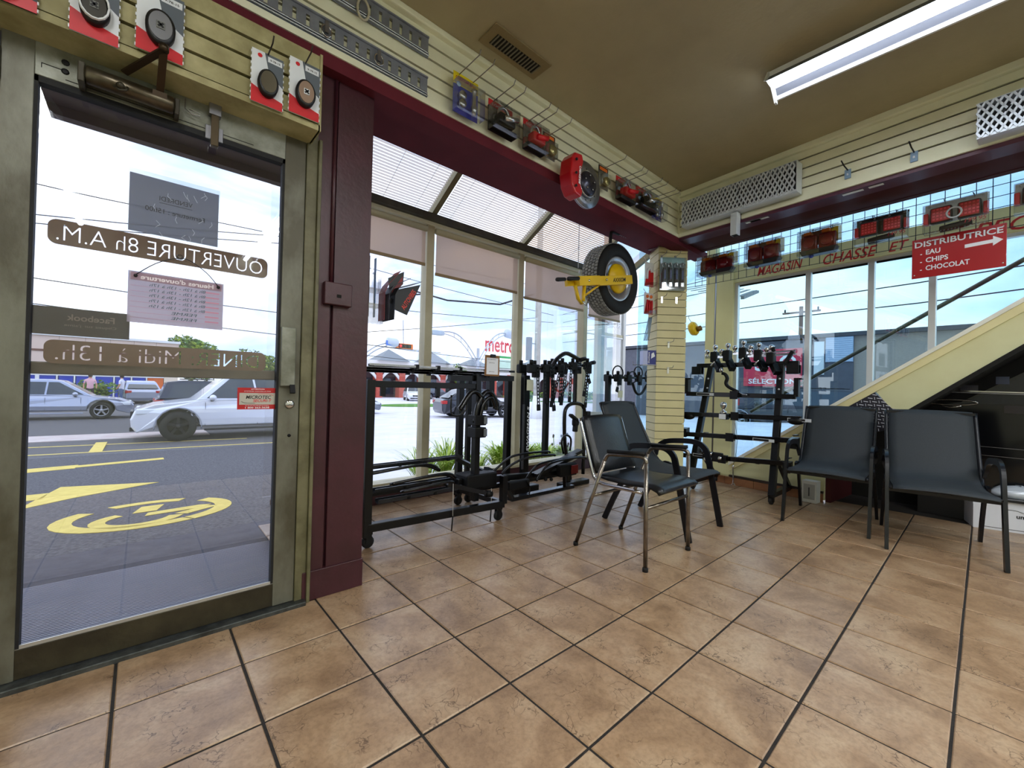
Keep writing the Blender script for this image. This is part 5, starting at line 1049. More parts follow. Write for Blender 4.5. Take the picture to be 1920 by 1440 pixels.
# wire grid
gr = onwall('wire_grid', 'black wire grid panel hanging in front of the right windows', 'wire grid', -.15, .58, 2.148)
gm_ = P('grid_wire_black', (22, 24, 36), .4, .3); vw = MB().tube([(0, 0, 0), (0, 0, .36)], .0026, 5); v0 = None
for k in range(35):
    if v0 is None: v0 = vw.build('upright_wire', gm_, gr)
    else: obj('upright_wire', v0.data, gr, (k*.0762, 0, 0))
hw_ = MB().tube([(0, -.004, 0), (2.60, -.004, 0)], .0026, 5); h0 = None
for k in range(5):
    if h0 is None: h0 = hw_.build('cross_wire', gm_, gr)
    else: obj('cross_wire', h0.data, gr, (0, 0, k*.0762))
h0.location = (0, 0, .003)
red_lens = P('tail_lens_dark_red', (92, 10, 14), .12, coat=.6, var=(120, 20, 20), vs=40); red_led = P('tail_lens_red', (190, 20, 36), .15, coat=.6); amber = P('amber_lens', (190, 96, 16), .2, coat=.5)
def tailpack(label, s0, s1, z0, z1, kind):
    w_, h = s1-s0, z1-z0; r = onwall('light_kit', label, 'trailer light kit', (s0+s1)/2, .50, (z0+z1)/2, 'trailer light kits on the wire grid'); hw, hh = w_/2, h/2
    for x in (-.06, .08): MB().tube([(x, .07, hh+.03), (x, .0, hh+.02), (x+.01, -.02, hh-.01), (x+.01, -.02, hh-.02)], .003, 5).build('hook', gm_, r)
    if kind == 'lens':
        MB().box(-hw, hw, -.0, .004, -hh*.1, hh).build('card', P('card_amber', (120, 70, 20), .4), r); MB().box(hw*.55, hw, -.006, .0, 0, hh).build('card_edge', print_y, r)
        for q, sg in enumerate((-1, 1)):
            m_ = MB(); c_ = sg*hw*.45; m_.box(c_-hw*.42, c_+hw*.42, -.07, -.01, -hh*.62, hh*.55); m_.build('lens', red_lens, r, bevel=.012)
            disc_(r, 'reflector', c_, -hh*.05, -.071, hh*.38, .006, P('lens_ring_red', (130, 16, 22), .12, coat=.8))
            MB().box(c_-hw*.30, c_+hw*.10, -.06, -.005, hh*.6, hh*.88).build('side_marker', amber, r, bevel=.006)
        m_ = MB(); m_.prism([(-hw*.9, -hh*.60), (hw*.95, -hh*.60), (hw*.80, -hh), (-hw*.75, -hh)], -.09, -.005); m_.build('tray', P('tray_black', (26, 26, 28), .35), r, bevel=.005)
        MB().box(-hw*.5, hw*.1, -.095, -.09, -hh*.95, -hh*.7).build('licence_lamp', P('olive_lamp', (70, 66, 44), .3), r); MB().box(-hw*1.0, hw*1.02, -.092, -.003, -hh*.98, hh*.98).build('blister', clearp, r)
        MB().ball((-hw*.35, -.05, -hh*1.02), .018, None, 6).build('connector', P('connector_blue', (40, 60, 150), .4), r)
    else:
        MB().box(-hw, hw, 0, .004, -hh*.35, hh).build('card', print_k if kind == 'led' else print_w, r)
        for k in range(4): MB().lathe([(.008, 0), (0, .001)], 10, None, T(-hw*.85+k*hw*.56, -.001, hh*.88) @ RX(90)).build('punch_hole', print_w, r)
        for sg in (-1, 1):
            c_ = sg*hw*.44; m_ = MB(); m_.box(c_-hw*.36, c_+hw*.36, -.055, -.01, -hh*.42, hh*.62); hs = m_.build('housing', print_k, r, bevel=.012)
            MB().box(c_-hw*.31, c_+hw*.31, -.062, -.052, -hh*.34, hh*.54).build('lens', red_led, r, bevel=.008)
            d_ = MB()
            for i in range(5):
                for j in range(4): d_.box(c_-hw*.25+i*hw*.12, c_-hw*.25+i*hw*.12+.012, -.0640, -.0615, -hh*.24+j*hh*.2, -hh*.24+j*hh*.2+.012)
            d_.build('led_dot', P('led_dot_red', (236, 70, 84), .2), r, kind='stuff')
            MB().box(sg*hw*.93-.012, sg*hw*.93+.012, -.05, -.01, -hh*.35, hh*.35).build('side_marker', print_r, r, bevel=.004)
        if kind == 'led2': MB().tube([(.036*math.cos(R(a)), -.072, .036*math.sin(R(a))) for a in range(0, 360, 24)], .006, 6, closed=True).build('cable_ring', print_w, r)
        MB().lathe([(0, 0), (.022, .006), (.024, .05), (.024, .13), (.016, .16), (0, .162)], 14, None, T(-hw*.5, -.04, -hh*.84) @ RY(86)).build('wiring_bundle', blackm, r)
        MB().box(-hw, hw, -.085, -.003, -hh, hh*.80).build('blister', clearp, r)
        text('lettering', '149.95' if kind == 'led' else '199.95', P('price_red', (150, 30, 40), .5), r, T(hw*.66, -.088, -hh*.72), .10, .028, bold=.0, shear=.2)
    return r
tailpack('trailer light kit with dark red lenses nearest the corner column', -.04, .335, 2.205, 2.405, 'lens')
tailpack('trailer light kit with dark red lenses, second on the grid', .435, .745, 2.20, 2.425, 'lens')
tailpack('trailer light kit with round dark red lenses, third on the grid', .877, 1.168, 2.195, 2.415, 'lens')
tailpack('light kit with two bright red rectangular lamps and a price of 149.95', 1.267, 1.58, 2.20, 2.41, 'led')
tailpack('light kit with two pink-red lamps and a white cable ring, above the red sign', 1.665, 1.975, 2.18, 2.40, 'led2')
tailpack('light kit cut off at the right edge of the photo', 2.085, 2.40, 2.19, 2.40, 'led2')
# red sign
sg = onwall('hanging_sign', 'red hanging sign with white words DISTRIBUTRICE EAU CHIPS CHOCOLAT and an arrow', 'sign', 1.82, .545, 2.035)
MB().box(-.23, .23, 0, .004, -.145, .145).build('sign_panel', P('sign_dark_red', (168, 28, 36), .25, coat=.3), sg, bevel=.002)
text('lettering', 'DISTRIBUTRICE', print_w, sg, T(0, -.0015, .103), .43, .042, bold=.02)
for i, (s_, w_) in enumerate((('EAU', .075), ('CHIPS', .115), ('CHOCOLAT', .22))):
    text('lettering', s_, print_w, sg, T(-.155+w_/2, -.0015, .04-i*.058), w_, .036, bold=.02); MB().box(-.185, -.175, -.0015, 0, .026-i*.058, .032-i*.058).build('dash', print_w, sg)
m_ = MB(); m_.prism([(.04, .022), (.17, .026), (.17, .006), (.215, .038), (.17, .072), (.17, .050), (.04, .046)], -.0015, 0); m_.build('arrow', print_w, sg)
for x in (-.215, .215):
    for z in (.125, -.12): MB().lathe([(.004, 0), (0, .001)], 8, None, T(x, -.001, z) @ RX(90)).build('grommet', print_w, sg)
    MB().tube([(x, 0, .135), (x, .02, .19)], .0015, 4).build('tie', gm_, sg)
# ---- corner column goods (local frame of the 45 degree face)
def oncol(name, label, cat, x, y, z, group=None): return thing(name, label, cat, A_+dv*x+Vector((-dv.y, dv.x, 0))*y+Vector((0, 0, z)), ang, group)
ck = oncol('strap_pack', 'large blister pack of four black and chrome tie-down straps on the corner column', 'blister pack', .13, -.03, 2.19)
MB().box(-.125, .125, -.002, .002, -.165, .165).build('card', P('card_teal_grey', (120, 140, 144), .4), ck); MB().box(-.125, .125, -.004, -.002, .11, .165).build('card_top', P('card_teal_light', (150, 190, 196), .4), ck)
for k in range(4):
    x = -.09+k*.06; MB().box(x-.02, x+.02, -.045, -.005, -.14, -.09).build('buckle', steelp, ck, bevel=.006); MB().box(x-.017, x+.017, -.04, -.005, -.09, .06).build('strap_roll', print_k, ck, bevel=.008)
    MB().box(x-.008, x+.008, -.046, -.04, -.06, .03).build('ratchet', P('ratchet_blue', (60, 70, 100), .3, .5), ck); MB().tube(cr([(x-.012, -.02, .06), (x-.014, -.02, .095), (x+.010, -.02, .11), (x+.016, -.02, .08)], 3), .005, 6).build('hook', steelp, ck)
MB().box(-.122, .122, -.052, -.003, -.162, .155).build('blister', clearp, ck)
for k, (x, z) in enumerate(((.03, 2.375), (.17, 2.375), (.04, 1.955), (.19, 1.955), (.12, 1.50), (.12, 1.24))):
    r = oncol('display_hook', ['chrome display hook at the top left of the corner column', 'chrome display hook at the top right of the corner column', 'empty chrome hook left below the strap pack', 'empty chrome hook right below the strap pack', 'empty chrome hook half way up the corner column', 'lower empty chrome hook on the corner column'][k], 'hook', x, 0, z); MB().box(-.010, .010, -.008, -.002, -.055, .01).build('hook_plate', steelp, r); MB().tube([(0, -.004, .0), (0, -.12, .0), (0, -.14, .02)], .003, 5).build('hook_wire', wire, r)
def sidepack(label, x, y, z, h, w_, kind):
    r = thing('hang_pack', label, 'hanging pack', Vector((3.46, .76, z)) if 0 else A_+dv*x+Vector((-dv.y, dv.x, 0))*y+Vector((0, 0, z)), R(-12), 'packs on the left side of the corner column')
    MB().box(-w_/2, w_/2, -.002, .002, -h/2, h/2).build('card', print_w, r); MB().prism([(-w_/2, -h/2), (w_/2*.9, -h/2), (w_*.45, h*.1), (-w_*.2, h*.2)], -.004, -.002).build('red_print', print_r, r)
    MB().prism([(-w_/2, -h/2), (w_/2, -h/2), (w_/2, -h*.32), (-w_/2, -h*.40)], -.07, -.003).build('bag_bottom', clearp, r)
    if kind == 'tools':
        for q in range(3): MB().tube([(-w_*.3+q*w_*.25, -.02, -h*.45), (-w_*.3+q*w_*.25, -.02, h*.15)], .009, 8).build('red_handle', print_r, r)
        for q in range(2): disc_(r, 'orange_cap', -w_*.2+q*w_*.4, h*.33, -.004, .017, .01, print_o)
    else: MB().tube(cr([(-w_*.3, -.01, -h*.2), (-w_*.25, -.01, h*.15), (.0, -.01, h*.25), (w_*.2, -.01, h*.1)], 3), .012, 6).build('white_loop', print_w, r)
    MB().tube([(-w_*.3, .0, h*.5), (-w_*.9, -.05, h*.52), (-w_, -.05, h*.58)], .003, 5).build('hook', P('white_hook', (220, 220, 222), .4), r)
    return r
sidepack('red and white bagged pack on the upper left side of the corner column', -.075, .05, 2.20, .25, .13, 'loop')
sidepack('bagged red handled tools with orange caps, left side of the corner column', -.075, .05, 1.90, .22, .13, 'tools')
rd_ = oncol('rod_bundle', 'bundle of thin pale blue plastic rods in a clear bag left of the corner column', 'rods', -.07, .05, 1.62)
for q in range(5): MB().tube([(-.045+q*.012, 0, -.10), (.0+q*.008, -.0, .14)], .004, 5).build('rod', P('rod_blue_grey', (120, 150, 176), .4), rd_)
bb = thing('blue_box', 'blue and white boxed product held on a bracket at the corner column', 'box', A_+dv*-.07+Vector((-dv.y, dv.x, 0))*.02+Vector((0, 0, 1.27)), ang)
MB().box(-.03, .055, -.05, .05, 0, .145).build('carton', P('box_navy', (34, 44, 130), .35), bb, bevel=.002); MB().box(-.075, -.03, -.05, .05, 0, .14).build('window_side', P('box_pale_blue', (180, 190, 230), .4), bb); text('lettering', 'Dunham', print_w, bb, T(-.018, -.0515, .07) @ RY(-90), .11, .016, bold=.02); MB().prism([(.005, .06), (.045, .085), (.03, .125), (.008, .11)], -.0515, -.05).build('picture', print_w, bb); MB().box(-.08, .06, -.055, .055, -.008, 0).build('shelf_bracket', steel, bb); MB().tube([(-.075, 0, -.004), (-.16, 0, -.004), (-.165, 0, .03)], .004, 5).build('hook', steel, bb)
yf = thing('yellow_float', 'yellow rounded trailer part hanging outside right of the corner column', 'float', (4.10, .53, 1.72)); MB().lathe([(.02, 0), (.07, .01), (.085, .05), (.07, .075), (.02, .08)], 20, None, T(0, 0, 0) @ RX(75)).build('disc', yl, yf); MB().lathe([(0, 0), (.03, .005), (.03, .05), (0, .055)], 14, None, T(.0, -.08, 0) @ RX(75)).build('core', P('amber_brown', (120, 84, 20), .4), yf); MB().tube([(0, -.02, .08), (-.10, -.03, .12), (-.28, -.12, .12)], .003, 5).build('hook', wire, yf)
gg = thing('grip_set', 'dark grey gloves-like grips hanging low on the right side of the corner column', 'grips', (3.70, .42, .86)); 
for q in range(3): MB().box(-.03+q*.022, -.012+q*.022, -.03, .03, -.18, .02).build('grip', P('grip_grey', (60, 58, 62), .6), gg, bevel=.006)
MB().box(-.03, .04, -.02, .02, .02, .15).build('header_card', P('mauve_card', (176, 150, 160), .4), gg); MB().tube([(0, 0, .15), (-.10, -.05, .17)], .003, 5).build('hook', wire, gg)
# ================================================================ DOOR SIGNS
def cutout(name, s, x0, x1, z0, z1, y, parent, lw, lh):
    """brown film strip whose letters are cut out (they show what is behind)"""
    cu = bpy.data.curves.new(name, 'FONT'); cu.body = s; cu.size = 1; cu.align_x = 'LEFT'; cu.resolution_u = 3; cu.offset = .022
    t = bpy.data.objects.new(name, cu); COL.objects.link(t)
    bpy.ops.object.select_all(action='DESELECT'); bpy.context.view_layer.objects.active = t; t.select_set(True); bpy.ops.object.convert(target='CURVE')
    c = t.data; pts = [p for sp in c.splines for p in sp.bezier_points]; xs = [p.co.x for p in pts]; ys = [p.co.y for p in pts]; a0, a1, b0, b1 = min(xs), max(xs), min(ys), max(ys)
    sx, sy2 = lw/(a1-a0), lh/(b1-b0)
    for p in pts:
        for at in ('co', 'handle_left', 'handle_right'): pass
        p.handle_left_type = 'FREE'; p.handle_right_type = 'FREE'
    for p in pts:
        q = [Vector(p.co), Vector(p.handle_left), Vector(p.handle_right)]; q = [Vector(((v.x-(a0+a1)/2)*sx, (v.y-(b0+b1)/2)*sy2, 0)) for v in q]; p.co, p.handle_left, p.handle_right = q
    c.offset = .0012
    hx, hz, rr_ = (x1-x0)/2, (z1-z0)/2, (z1-z0)*.28; out = []
    for cx_, cy_, a in ((hx-rr_, hz-rr_, 0), (-hx+rr_, hz-rr_, 90), (-hx+rr_, -hz+rr_, 180), (hx-rr_, -hz+rr_, 270)): out += [(cx_+rr_*math.cos(R(a+k*15)), cy_+rr_*math.sin(R(a+k*15))) for k in range(7)]
    sp = c.splines.new('POLY'); sp.points.add(len(out)-1)
    for p, (u, v) in zip(sp.points, out): p.co = (u, v, 0, 1)
    sp.use_cyclic_u = True; c.dimensions = '2D'; c.fill_mode = 'BOTH'; c.extrude = .0004
    dg = bpy.context.evaluated_depsgraph_get(); me = bpy.data.meshes.new_from_object(t.evaluated_get(dg)); bpy.data.objects.remove(t)
    me.transform(T((x0+x1)/2, y, (z0+z1)/2) @ RZ(180) @ RX(90)); me.materials.clear(); me.materials.append(parent); me.name = name
    for f in me.polygons: f.material_index = 0
    o = bpy.data.objects.new(name, me); COL.objects.link(o); return o
brn = P('brown_film', (116, 84, 56), .5)
tag(cutout('lettering_strip', 'OUVERTURE 8h A.M.', -.876, -.230, 1.452, 1.534, .3515, brn, .61, .056), 'brown film strip on the door glass with cut-out words OUVERTURE 8h A.M. in reverse', 'sign')
tag(cutout('lettering_strip', 'DINER: Midi à 13h.', -.876, -.227, 1.048, 1.126, .3515, brn, .60, .055), 'brown film strip on the door glass with cut-out words DINER: Midi à 13h. in reverse', 'sign')
for o in [o for o in COL.objects if o.name.startswith('lettering_strip')]: pass
RV = RZ(180)
vs_ = thing('paper_notice', 'grey back-lit notice VENDREDI in a wrinkled clear sleeve on the door glass', 'notice', (-.545, .354, 1.655))
MB().box(-.135, .135, 0, .001, -.107, .107).build('paper', film('paper_backlit', (206, 206, 214), .32), vs_); pg = P('print_grey_text', (62, 62, 68), .6)
text('lettering', 'VENDREDI', pg, vs_, RV @ T(0, .0015, .035), .10, .017); text('lettering', 'Fermeture : 15h00', pg, vs_, RV @ T(0, .0015, -.012), .18, .018); MB().box(-.05, .05, -.0009, 0, .018, .0195).build('underline', pg, vs_)
MB().box(-.138, .138, -.003, -.002, -.11, .122).build('sleeve', clearp, vs_)
wr_ = MB(); rnd = random.Random(3)
for k in range(16):
    x, z = rnd.uniform(-.12, .12), rnd.uniform(-.10, .10); wr_.tube([(x, -.003, z), (x+rnd.uniform(-.012, .012), -.004, z-.012), (x+rnd.uniform(-.015, .015), -.003, z-.025)], .0009, 4)
wr_.build('wrinkle_glint', P('shine_white', (250, 250, 252), .2), vs_, kind='stuff')  # white slivers painted as glints on the folds of the sleeve
hb_ = thing('hours_board', 'lilac opening-hours board hanging on a cord inside the door glass', 'board', (-.531, .337, 1.303))
MB().box(-.144, .144, 0, .004, -.094, .094).build('board', film('board_lilac', (222, 216, 226), .30), hb_); pk = P('faint_pink', (206, 150, 170), .6)
MB().box(-.138, .138, -.0009, 0, .062, .090).build('header', film('header_pink', (226, 200, 212), .2), hb_); text('lettering', "Heures d'ouverture", P('header_text', (250, 240, 246), .6), hb_, RV @ T(0, .0015, .076), .22, .018, bold=.02)
ink = P('ink_green_grey', (84, 100, 100), .6)
for k in range(7):
    z = .050-k*.0195; MB().box(-.138, .138, -.0008, 0, z-.009, z-.0082).build('row_line', pk, hb_)
    s__ = '8h à 12h - 13h à 17h' if k < 4 else ('8h à 12h - 13h à 15h' if k == 4 else 'FERME'); text('lettering', s__, ink, hb_, RV @ T(-.0 if k < 5 else -.02, .0015, z), .17 if k < 5 else .08, .011, shear=-.2)
    MB().box(.085, .13, -.0009, 0, z-.003, z+.003).build('day_name', pk, hb_)
cd_ = thing('suction_hook', 'clear suction cup with black cord holding the opening-hours board', 'suction hook', (-.53, .336, 1.475))
MB().lathe([(.012, 0), (.009, .004), (.004, .010), (0, .011)], 14, None, T(0, 0, 0) @ RX(90)).build('cup', clearp, cd_); MB().tube(cr([(-.125, -.003, -.092), (-.07, -.006, -.04), (-.01, -.008, -.008), (.03, -.008, -.008), (.085, -.006, -.045), (.125, -.003, -.092)], 4), .0016, 5).build('cord', print_k, cd_)
for x in (-.125, .125): MB().ball((x, -.003, -.095), .006, None, 6).build('knot', print_k, cd_)
fb = thing('dark_banner', 'dark brown banner with reversed Facebook wording on the door glass', 'banner', (-.787, .354, 1.191)); MB().box(-.12, .12, 0, .002, -.047, .047).build('banner', P('banner_dark', (58, 42, 38), .5), fb); ft = P('faint_brown_text', (130, 108, 98), .5)
text('lettering', 'Facebook', ft, fb, RV @ T(-.02, .0012, .016), .12, .022, bold=.02); text('lettering', "Cliquez sur j'aime", ft, fb, RV @ T(-.02, .0012, -.012), .13, .012)
sd_ = thing('security_sticker', 'red and silver alarm company sticker at the right edge of the door glass', 'sticker', (-.2535, .3405, .929)); MB().box(-.074, .074, -.001, 0, -.046, .046).build('sticker', P('sticker_red', (186, 26, 30), .4), sd_); MB().box(-.067, .067, -.0016, -.001, -.026, .024).build('silver_field', P('sticker_silver', (190, 186, 176), .35, .3), sd_)
text('lettering', 'MICROTEC', print_k, sd_, T(.004, -.002, .006), .095, .015, bold=.02, shear=.2); text('lettering', 'SECURI-T', print_r, sd_, T(.018, -.002, -.009), .07, .012, bold=.02, shear=.2); text('lettering', 'ATTENTION', print_w, sd_, T(0, -.0015, .040), .05, .005, bold=.02); text('lettering', '1 800 263-3638', print_w, sd_, T(0, -.0015, -.039), .09, .007, bold=.02); text('lettering', 'COMMERCIAL', print_w, sd_, T(0, -.0015, -.0305), .09, .0035); text('lettering', 'SYSTEME SURVEILLE PAR', print_w, sd_, T(0, -.0015, .031), .10, .004)
MB().tube(cr([(-.06, -.002, -.012), (-.045, -.002, -.019), (-.01, -.002, -.020)], 4), .0012, 4).build('swoosh', print_k, sd_); MB().tube(cr([(.0, -.002, .020), (.04, -.002, .020), (.06, -.002, .012)], 4), .0010, 4).build('swoosh', print_r, sd_)
# brochure holder on the back edge of the column
bh = thing('brochure_holder', 'clear acrylic brochure holder fixed behind the maroon column', 'brochure holder', (.42, .78, 1.38)); 
for k, (z, y) in enumerate(((0, 0), (.10, .02), (.20, .04))): MB().box(-.05, .07, -.02+y, .03+y, z, z+.12).build('pocket', glass('acrylic', (.80, .80, .82), .22, .08), bh)
MB().box(-.055, -.048, -.03, .08, 0, .44).build('back_plate', glass('acrylic'), bh); MB().box(-.19, -.05, -.01, .01, .18, .26).build('mounting_arm', clearp, bh)
def leaflet(label, x, y, z, pts, w_, m1, txt=None):
    r = thing('leaflet', label, 'leaflet', (x, y, z), 0, 'leaflets in the brochure holder'); m_ = MB(); vs = []
    for px, pz in pts: vs += [(px, -.0, pz), (px, -w_, pz)]
    b_ = [(v[0]+.002, v[1], v[2]-.002) for v in vs]; n = len(pts); tt = len(vs)
    m_.add(vs+b_, [(2*i, 2*i+1, 2*i+3, 2*i+2) for i in range(n-1)]+[(tt+2*i, tt+2*i+2, tt+2*i+3, tt+2*i+1) for i in range(n-1)]+[(2*i, 2*i+2, tt+2*i+2, tt+2*i) for i in range(n-1)]+[(2*i+1, tt+2*i+1, tt+2*i+3, 2*i+3) for i in range(n-1)]+[(2*n-2, 2*n-1, tt+2*n-1, tt+2*n-2)]); m_.build('page', m1, r)
    if txt:
        (ax, az), (bx, bz) = pts[-2], pts[-1]; text('lettering', txt, print_r, r, T(ax+.5*(bx-ax)+.005, -w_/2, az+.5*(bz-az)+.0) @ RY(math.degrees(math.atan2(-(bz-az), bx-ax))) @ RX(90) @ T(0, .004, 0), .07, .025, bold=.02)
    return r
leaflet('upright leaflets with white edges in the left pocket', .40, .80, 1.42, [(0, 0), (0, .2), (.0, .37)], .03, print_k)
leaflet('upright leaflets with blue edges in the middle pocket', .44, .80, 1.42, [(0, 0), (0, .2), (.0, .365)], .03, P('leaf_blue_edge', (70, 130, 190), .4))
leaflet('red bent leaflet drooping to the right, upper one of the holder', .475, .80, 1.40, [(0, 0), (.0, .17), (.02, .22), (.10, .32)], .09, P('leaflet_red', (150, 30, 34), .4))
leaflet('black leaflet bending far over to the right with red words', .505, .80, 1.40, [(0, 0), (.005, .15), (.03, .20), (.18, .26)], .16, print_k, 'autoVIBES')
leaflet('dark leaflet between the red and the black drooping ones', .49, .80, 1.40, [(0, 0), (.0, .16), (.025, .21), (.14, .28)], .12, P('leaflet_grey', (70, 70, 76), .4))

def flatleaf(label, poly, y, m1, txt=None, tw=.1, rot=0, c=(0, 0), extra=None):
    x0, z0 = poly[0]; r = thing('leaflet', label, 'leaflet', (x0, y, z0), 0, 'leaflets in the brochure holder'); MB().prism([(a-x0, b-z0) for a, b in poly], -.0015, .0015).build('page', m1, r)
    if extra: MB().prism([(a-x0, b-z0) for a, b in extra], -.0025, -.0016).build('printed_area', P('leaflet_red', (150, 30, 34), .4), r)
    if txt: text('lettering', txt, P('print_orange_red', (220, 60, 40), .4), r, T(c[0]-x0, -.003, c[1]-z0) @ RY(rot), tw, .032, bold=.02)
flatleaf('front black leaflet hanging out to the right with red magazine title', [(.495, 1.52), (.56, 1.60), (.71, 1.655), (.62, 1.445), (.53, 1.47)], .70, print_k, 'AUTOVIBES', .15, -58, (.628, 1.545))
flatleaf('black leaflet with a red corner standing up behind the front leaflet', [(.495, 1.66), (.60, 1.72), (.595, 1.64), (.51, 1.545)], .715, print_k, extra=[(.52, 1.58), (.59, 1.69), (.59, 1.64), (.525, 1.56)])
# ================================================================ BIKE RACKS ON THE CARTS (left, in the bay)
def caster(r, x, y, rr_=.038, name='caster'):
    m_ = MB(); m_.lathe([(0, -.014), (rr_*.85, -.014), (rr_, -.008), (rr_, .008), (rr_*.85, .014), (0, .014)], 16, None, T(x, y, rr_) @ RX(90)); c_ = m_.build(name, rubber, r); m_ = MB(); m_.box(x-.018, x+.018, y-.022, y-.016, rr_-.01, rr_*2+.02); m_.box(x-.018, x+.018, y+.016, y+.022, rr_-.01, rr_*2+.02); m_.box(x-.022, x+.022, y-.024, y+.024, rr_*2+.008, rr_*2+.022); m_.build('caster_fork', black, c_)
sat = P('satin_black_steel', (7, 7, 8), .32, spec=.35)
gloss = P('gloss_black_tube', (7, 7, 8), .2, spec=.5)
ct = thing('display_cart', 'black square-tube display cart on casters behind the maroon column', 'display cart', (0, 0, 0))
for a, b, w_, nm in (((.41, .74, .13), (1.43, .66, .13), .05, 'front_beam'), ((1.43, .66, .13), (1.41, 1.23, .13), .04, 'side_beam'), ((.41, .74, .13), (.41, 1.25, .13), .04, 'side_beam'), ((.41, 1.25, .20), (1.41, 1.23, .20), .04, 'rear_beam'), ((.41, .74, .075), (.41, .74, 1.03), .05, 'post'), ((1.41, 1.23, .075), (1.41, 1.23, 1.11), .05, 'post'), ((1.43, .66, .13), (1.43, .66, .34), .045, 'short_post'), ((.41, .74, 1.005), (1.24, .76, 1.005), .04, 'top_beam'), ((.41, 1.25, .1), (.41, 1.25, 1.02), .04, 'post')):
    MB().bar(a, b, w_).build(nm, sat, ct, bevel=.003)
for x, y in ((.43, .76), (1.41, .69), (1.40, 1.21), (.43, 1.23)): caster(ct, x, y)
for x in (.47, .86): MB().box(x, x+.03, .715, .735, .93, .99).build('receiver_plate', sat, ct)
ct2 = thing('display_cart', 'second black square-tube cart frame behind the rack mast', 'display cart', (0, 0, 0))
for a, b, w_, nm in (((1.50, 1.23, 1.09), (1.98, 1.23, 1.09), .045, 'top_beam'), ((1.95, 1.23, .075), (1.95, 1.23, 1.09), .055, 'post'), ((1.50, 1.23, .075), (1.50, 1.23, 1.09), .04, 'post'), ((1.50, 1.23, .10), (1.95, 1.23, .10), .04, 'base_beam'), ((1.95, 1.23, .10), (2.9, 1.25, .10), .04, 'base_beam')):
    MB().bar(a, b, w_).build(nm, sat, ct2, bevel=.003)
for x in (1.52, 1.93, 2.85): caster(ct2, x, 1.23)
# rack 1: upright tray rack
r1 = thing('tray_bike_rack', 'upright black bike rack with long folded tray on top and hooked arms', 'bike rack', (0, 0, 0))
for k, (y, z) in enumerate(((.72, 1.118), (.78, 1.10), (.84, 1.085))):
    MB().bar((.39, y, z), (1.56-k*.12, y, z+.01), .022, .016).build('tray_rail', sat, r1); MB().box(.39, 1.5-k*.1, y-.011, y-.009, z-.002, z+.012).build('rail_lip', P('edge_white', (206, 208, 212), .3, .5), r1)
    for x in (.70, .86, 1.04): MB().box(x, x+.02, y-.016, y+.014, z-.014, z+.02).build('tray_clip', blackm, r1)
MB().bar((1.235, .76, .16), (1.23, .76, 1.10), .045, .055).build('mast', sat, r1, bevel=.004); MB().bar((1.39, .80, .85), (1.39, .80, 1.09), .05).build('mast_stub', sat, r1, bevel=.003); MB().bar((1.0, .78, 1.06), (1.60, .78, 1.075), .04).build('cross_beam', sat, r1)
for off, s_ in ((0, 1), (-.14, .8)):
    MB().tube(cr([(1.20+off, .73, .74+(.1 if off else 0)), (1.22+off, .73, .86), (1.28+off*.9, .73, .955), (1.345+off*.9, .73, .96), (1.40+off*.8, .73, .88), (1.405+off*.8, .73, .83)], 5), .019, 10).build('hook_arm', gloss, r1)
MB().tube(cr([(1.23, .725, .72), (1.27, .725, .88), (1.34, .725, .925), (1.375, .725, .87), (1.38, .725, .84)], 5), .016, 10).build('hook_arm', gloss, r1)
for z in (.72, .63): MB().box(1.185, 1.285, .70, .80, z, z+.075).build('ratchet_clamp', blackm, r1, bevel=.006); MB().box(1.255, 1.285, .688, .70, z+.01, z+.065).build('lever', P('lever_grey', (110, 116, 122), .4), r1, bevel=.004)
MB().tube(cr([(.99, .73, .94), (.99, .73, .83), (1.01, .73, .80), (1.07, .73, .80), (1.12, .73, .85), (1.12, .73, .94)], 3), .007, 6).build('wire_loop', gloss, r1)
# clipboard
cbp = thing('clipboard', 'small brown clipboard with a printed price sheet clipped above the rack', 'clipboard', (1.325, .70, 1.165)); MB().box(-.07, .07, 0, .004, -.08, .075).build('board', P('hardboard', (140, 98, 54), .6), cbp, bevel=.002); MB().box(-.055, .055, -.0015, 0, -.068, .055).build('paper', P('paper_white', (238, 240, 246), .6), cbp); MB().box(-.022, .022, -.012, .0, .06, .082).build('clip', sat, cbp)
for z, s_, w_ in ((.044, 'HITCH BIKE RACK', .08), (.018, '299.95 $', .05), (-.048, '349.95 $', .05)): text('lettering', s_, P('print_dark', (50, 50, 70), .5), cbp, T(-.008, -.002, z), w_, None if 0 else .008)
MB().bar((0, .03, -.09), (0, .03, .05), .012).build('stand', sat, cbp)
# rack 2: low platform rack with wheel hoops
r2 = thing('platform_bike_rack', 'low black platform bike rack with looped wheel holders on the cart', 'bike rack', (0, 0, 0))
MB().bar((1.10, .80, .31), (2.35, .80, .24), .05, .045).build('spine', sat, r2, bevel=.004); MB().box(1.14, 1.42, .72, .88, .25, .36).build('pivot_block', blackm, r2, bevel=.012)
for y, z, x0, x1 in ((.98, .44, .52, 1.26), (.90, .30, .52, 1.20), (.80, .255, .50, 1.15), (1.05, .26, .5, 1.25)):
    m_ = MB(); m_.bar((x0, y, z), (x1, y, z+.005), .05, .008); m_.bar((x0, y-.024, z+.012), (x1, y-.024, z+.017), .006, .02); m_.bar((x0, y+.024, z+.012), (x1, y+.024, z+.017), .006, .02); m_.build('wheel_tray', P('tray_silver_black', (60, 62, 66), .25, .8), r2)
    for x in (x0+.2, x0+.4, x0+.6): MB().box(x, x+.02, y-.03, y+.03, z-.004, z+.014).build('tray_clip', blackm, r2)
MB().bar((1.22, .98, .44), (1.40, .82, .33), .05, .03).build('support_arm', sat, r2)
def hoop(pts, rr_=.0095): MB().tube(cr(pts, 5), rr_, 8).build('wheel_hoop', gloss, r2)
